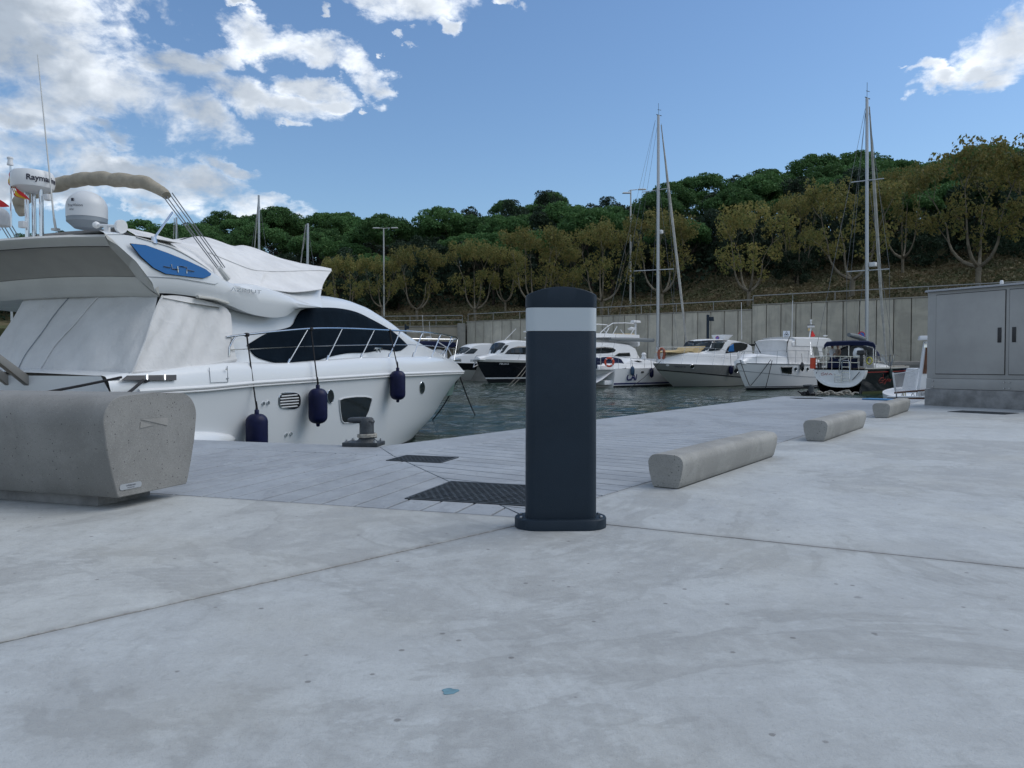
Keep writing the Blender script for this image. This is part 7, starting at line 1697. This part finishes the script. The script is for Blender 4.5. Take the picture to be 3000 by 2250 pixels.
# net: real strands on a white frame
nA, nB, nC, nD = [wy_(px, py, yy) for px, py, yy in ((2616, 1095, 14.0), (2704, 1074, 13.6), (2691, 1146, 13.6), (2624, 1150, 14.0))]
nt_ = thing('fishing_net', 'white diamond-mesh net stretched over the stern of the wooden boat', 'net', wo.o, wo.a)
b = MB(); b.tube([nA + Vector((0, 0, .02)), nD], .018, 6); part('net_post', b, M['white'], nt_)
def npt(s_, t_): 
    a = nA.lerp(nB, s_); c_ = nD.lerp(nC, s_); p = a.lerp(c_, t_); return p + Vector((.02 * math.sin(s_ * 9), .01 * math.sin(t_ * 7 + s_ * 5), -.03 * math.sin(s_ * math.pi) * (1 - t_)))
b = MB(); K = 15
for i in range(-K, K + 1):
    for sgn in (1, -1):
        pts = []
        for j in range(13):
            t_ = j / 12; s_ = (i / K) + sgn * t_ * .55 + (.0 if sgn > 0 else .55) ; 
            if 0 <= s_ <= 1: pts.append(npt(s_, t_))
        if len(pts) > 1: b.tube(pts, .0035, 4, cap=False)
b.tube([npt(i / 10, 0) for i in range(11)], .008, 5); b.tube([npt(i / 10, 1) for i in range(11)], .006, 5); o = part('mesh', b, M['white'], nt_, smooth=0); o['kind'] = 'stuff'
for (px, r_) in ((2660, .065), (2686, .055)):
    pp = wy_(px, 1160, 14.1); b = MB(); b.tube([(pp.x + 0, pp.y + r_ * 1.6 * math.cos(a), pp.z + r_ * 1.4 * math.sin(a)) for a in [i / 10 * 3.1416 for i in range(11)]], .010, 6); part('hoop', b, M['white'], wt)
b = MB(); b.box(wy_(2709, 1158, 13.4), (.10, .10, .10)); b.lathe([(.03, -.05), (.035, 0), (.03, .04)], wy_(2707, 1170, 13.4), 12); part('fairlead', b, M['bolt'], wt, bev=.01)
b = MB(); b.box((5.0, -1.2, 1.35), (2.2, 1.5, .7), 0, (.9, .85)); part('cabin', b, M['gel'], wt, bev=.05)
# dark low boat seen between the black sailboat and the wooden one
db = Boat('motor_cruiser', 'low dark-decked boat seen between the black sailboat and the stretched net', 'motorboat', 2575, 50, 7.5, 2.4, 1.1, 1.3, 1.0, (-.9, -.43), 1)
keel_and(db, M['gel'], M['navy_canvas']); db.deck(M['navy_canvas'])
b = MB(); b.tube([(1, 0, 1.45), (6, .2, 1.5)], .05, 6); part('cover_pole', b, M['alu'], db.t)

# ---- two people standing on the far quay behind the awning
def person(px, feet_y_world, ytop, y_d, label, shirt, legs, skin=(.42, .26, .19), hat=None, face=R(200)):
    tpw = at_y(px, ytop, y_d); t = thing('person', label, 'person', (tpw.x, y_d, tpw.z - 1.72), face)
    V_ = [(0, 0, .95), (0, 0, 1.12), (0, 0, 1.32), (0, 0, 1.43), (0, .0, 1.50), (0.01, 0, 1.60), (.02, 0, 1.70), (0, .18, 1.38), (.06, .26, 1.12), (.22, .22, .98), (0, -.18, 1.38), (.04, -.26, 1.12), (.20, -.22, .96), (0, .10, .88), (.02, .11, .48), (-.01, .12, .05), (.08, .13, .02), (0, -.10, .88), (.05, -.11, .48), (.0, -.12, .05), (.09, -.13, .02)]
    E_ = [(0, 1), (1, 2), (2, 3), (3, 4), (4, 5), (5, 6), (2, 7), (7, 8), (8, 9), (2, 10), (10, 11), (11, 12), (0, 13), (13, 14), (14, 15), (15, 16), (0, 17), (17, 18), (18, 19), (19, 20)]
    Rd = [.15, .13, .16, .07, .055, .095, .075, .06, .045, .035, .06, .045, .035, .095, .065, .045, .04, .095, .065, .045, .04]
    me = bpy.data.meshes.new('body'); me.from_pydata(V_, E_, []); o = obj('body', me, t); bm = bmesh.new(); bm.from_mesh(me); ly = bm.verts.layers.skin.verify()
    for v_, r_ in zip(bm.verts, Rd): v_[ly].radius = (r_, r_); v_[ly].use_root = (r_ == .15)
    bm.to_mesh(me); bm.free(); o.modifiers.new('skin', 'SKIN')
    o.modifiers.new('smooth', 'SUBSURF').levels = 1; o.modifiers['smooth'].render_levels = 1
    m = bpy.data.materials.new('clothed_figure'); m.use_nodes = True; h = NT(m.node_tree); bs_ = m.node_tree.nodes['Principled BSDF']
    z = h.n('ShaderNodeSeparateXYZ'); h.put(z.inputs[0], h.n('ShaderNodeTexCoord').outputs['Object'])
    c_ = h.mix(h.step(z.outputs[2], .92, .93), legs, shirt); c_ = h.mix(h.step(z.outputs[2], 1.45, 1.46), c_, skin); ay = h.m('ABSOLUTE', z.outputs[1])
    c_ = h.mix(h.m('MULTIPLY', h.step(ay, .22, .23), h.step(z.outputs[2], 1.2, 1.18)), c_, skin); h.put(bs_.inputs['Base Color'], c_); bs_.inputs['Roughness'].default_value = .8; me.materials.append(m)
    b = MB(); b.lathe([(.02, .10), (.07, .085), (.098, .03), (.10, -.02)], (.01, 0, 1.68), 14); part('cap' if hat else 'hair', b, mat('headwear', hat or (.05, .03, .02), .8), t, smooth=60)
    if hat: b = MB(); b.box((.12, 0, 1.67), (.10, .12, .012)); part('cap_peak', b, mat('cap_peak_cloth', hat, .8), t, bev=.004)
    b = MB(); b.box((.115, 0, 1.60), (.03, .025, .04)); part('nose', b, mat('skin', skin, .6), t, bev=.008)
    return t
person(2439, 0, 1010, 48.9, 'person in a white cap and white shirt on the black sailboat under the awning', (.62, .62, .64), (.02, .03, .08), hat=(.65, .65, .66))
person(2455, 0, 1009, 49.6, 'person in a tan shirt with reddish hair beside the one in white', (.28, .21, .17), (.05, .05, .07))
print('tris', sum(len(m.polygons) for m in bpy.data.meshes), 'objs', len(bpy.data.objects))
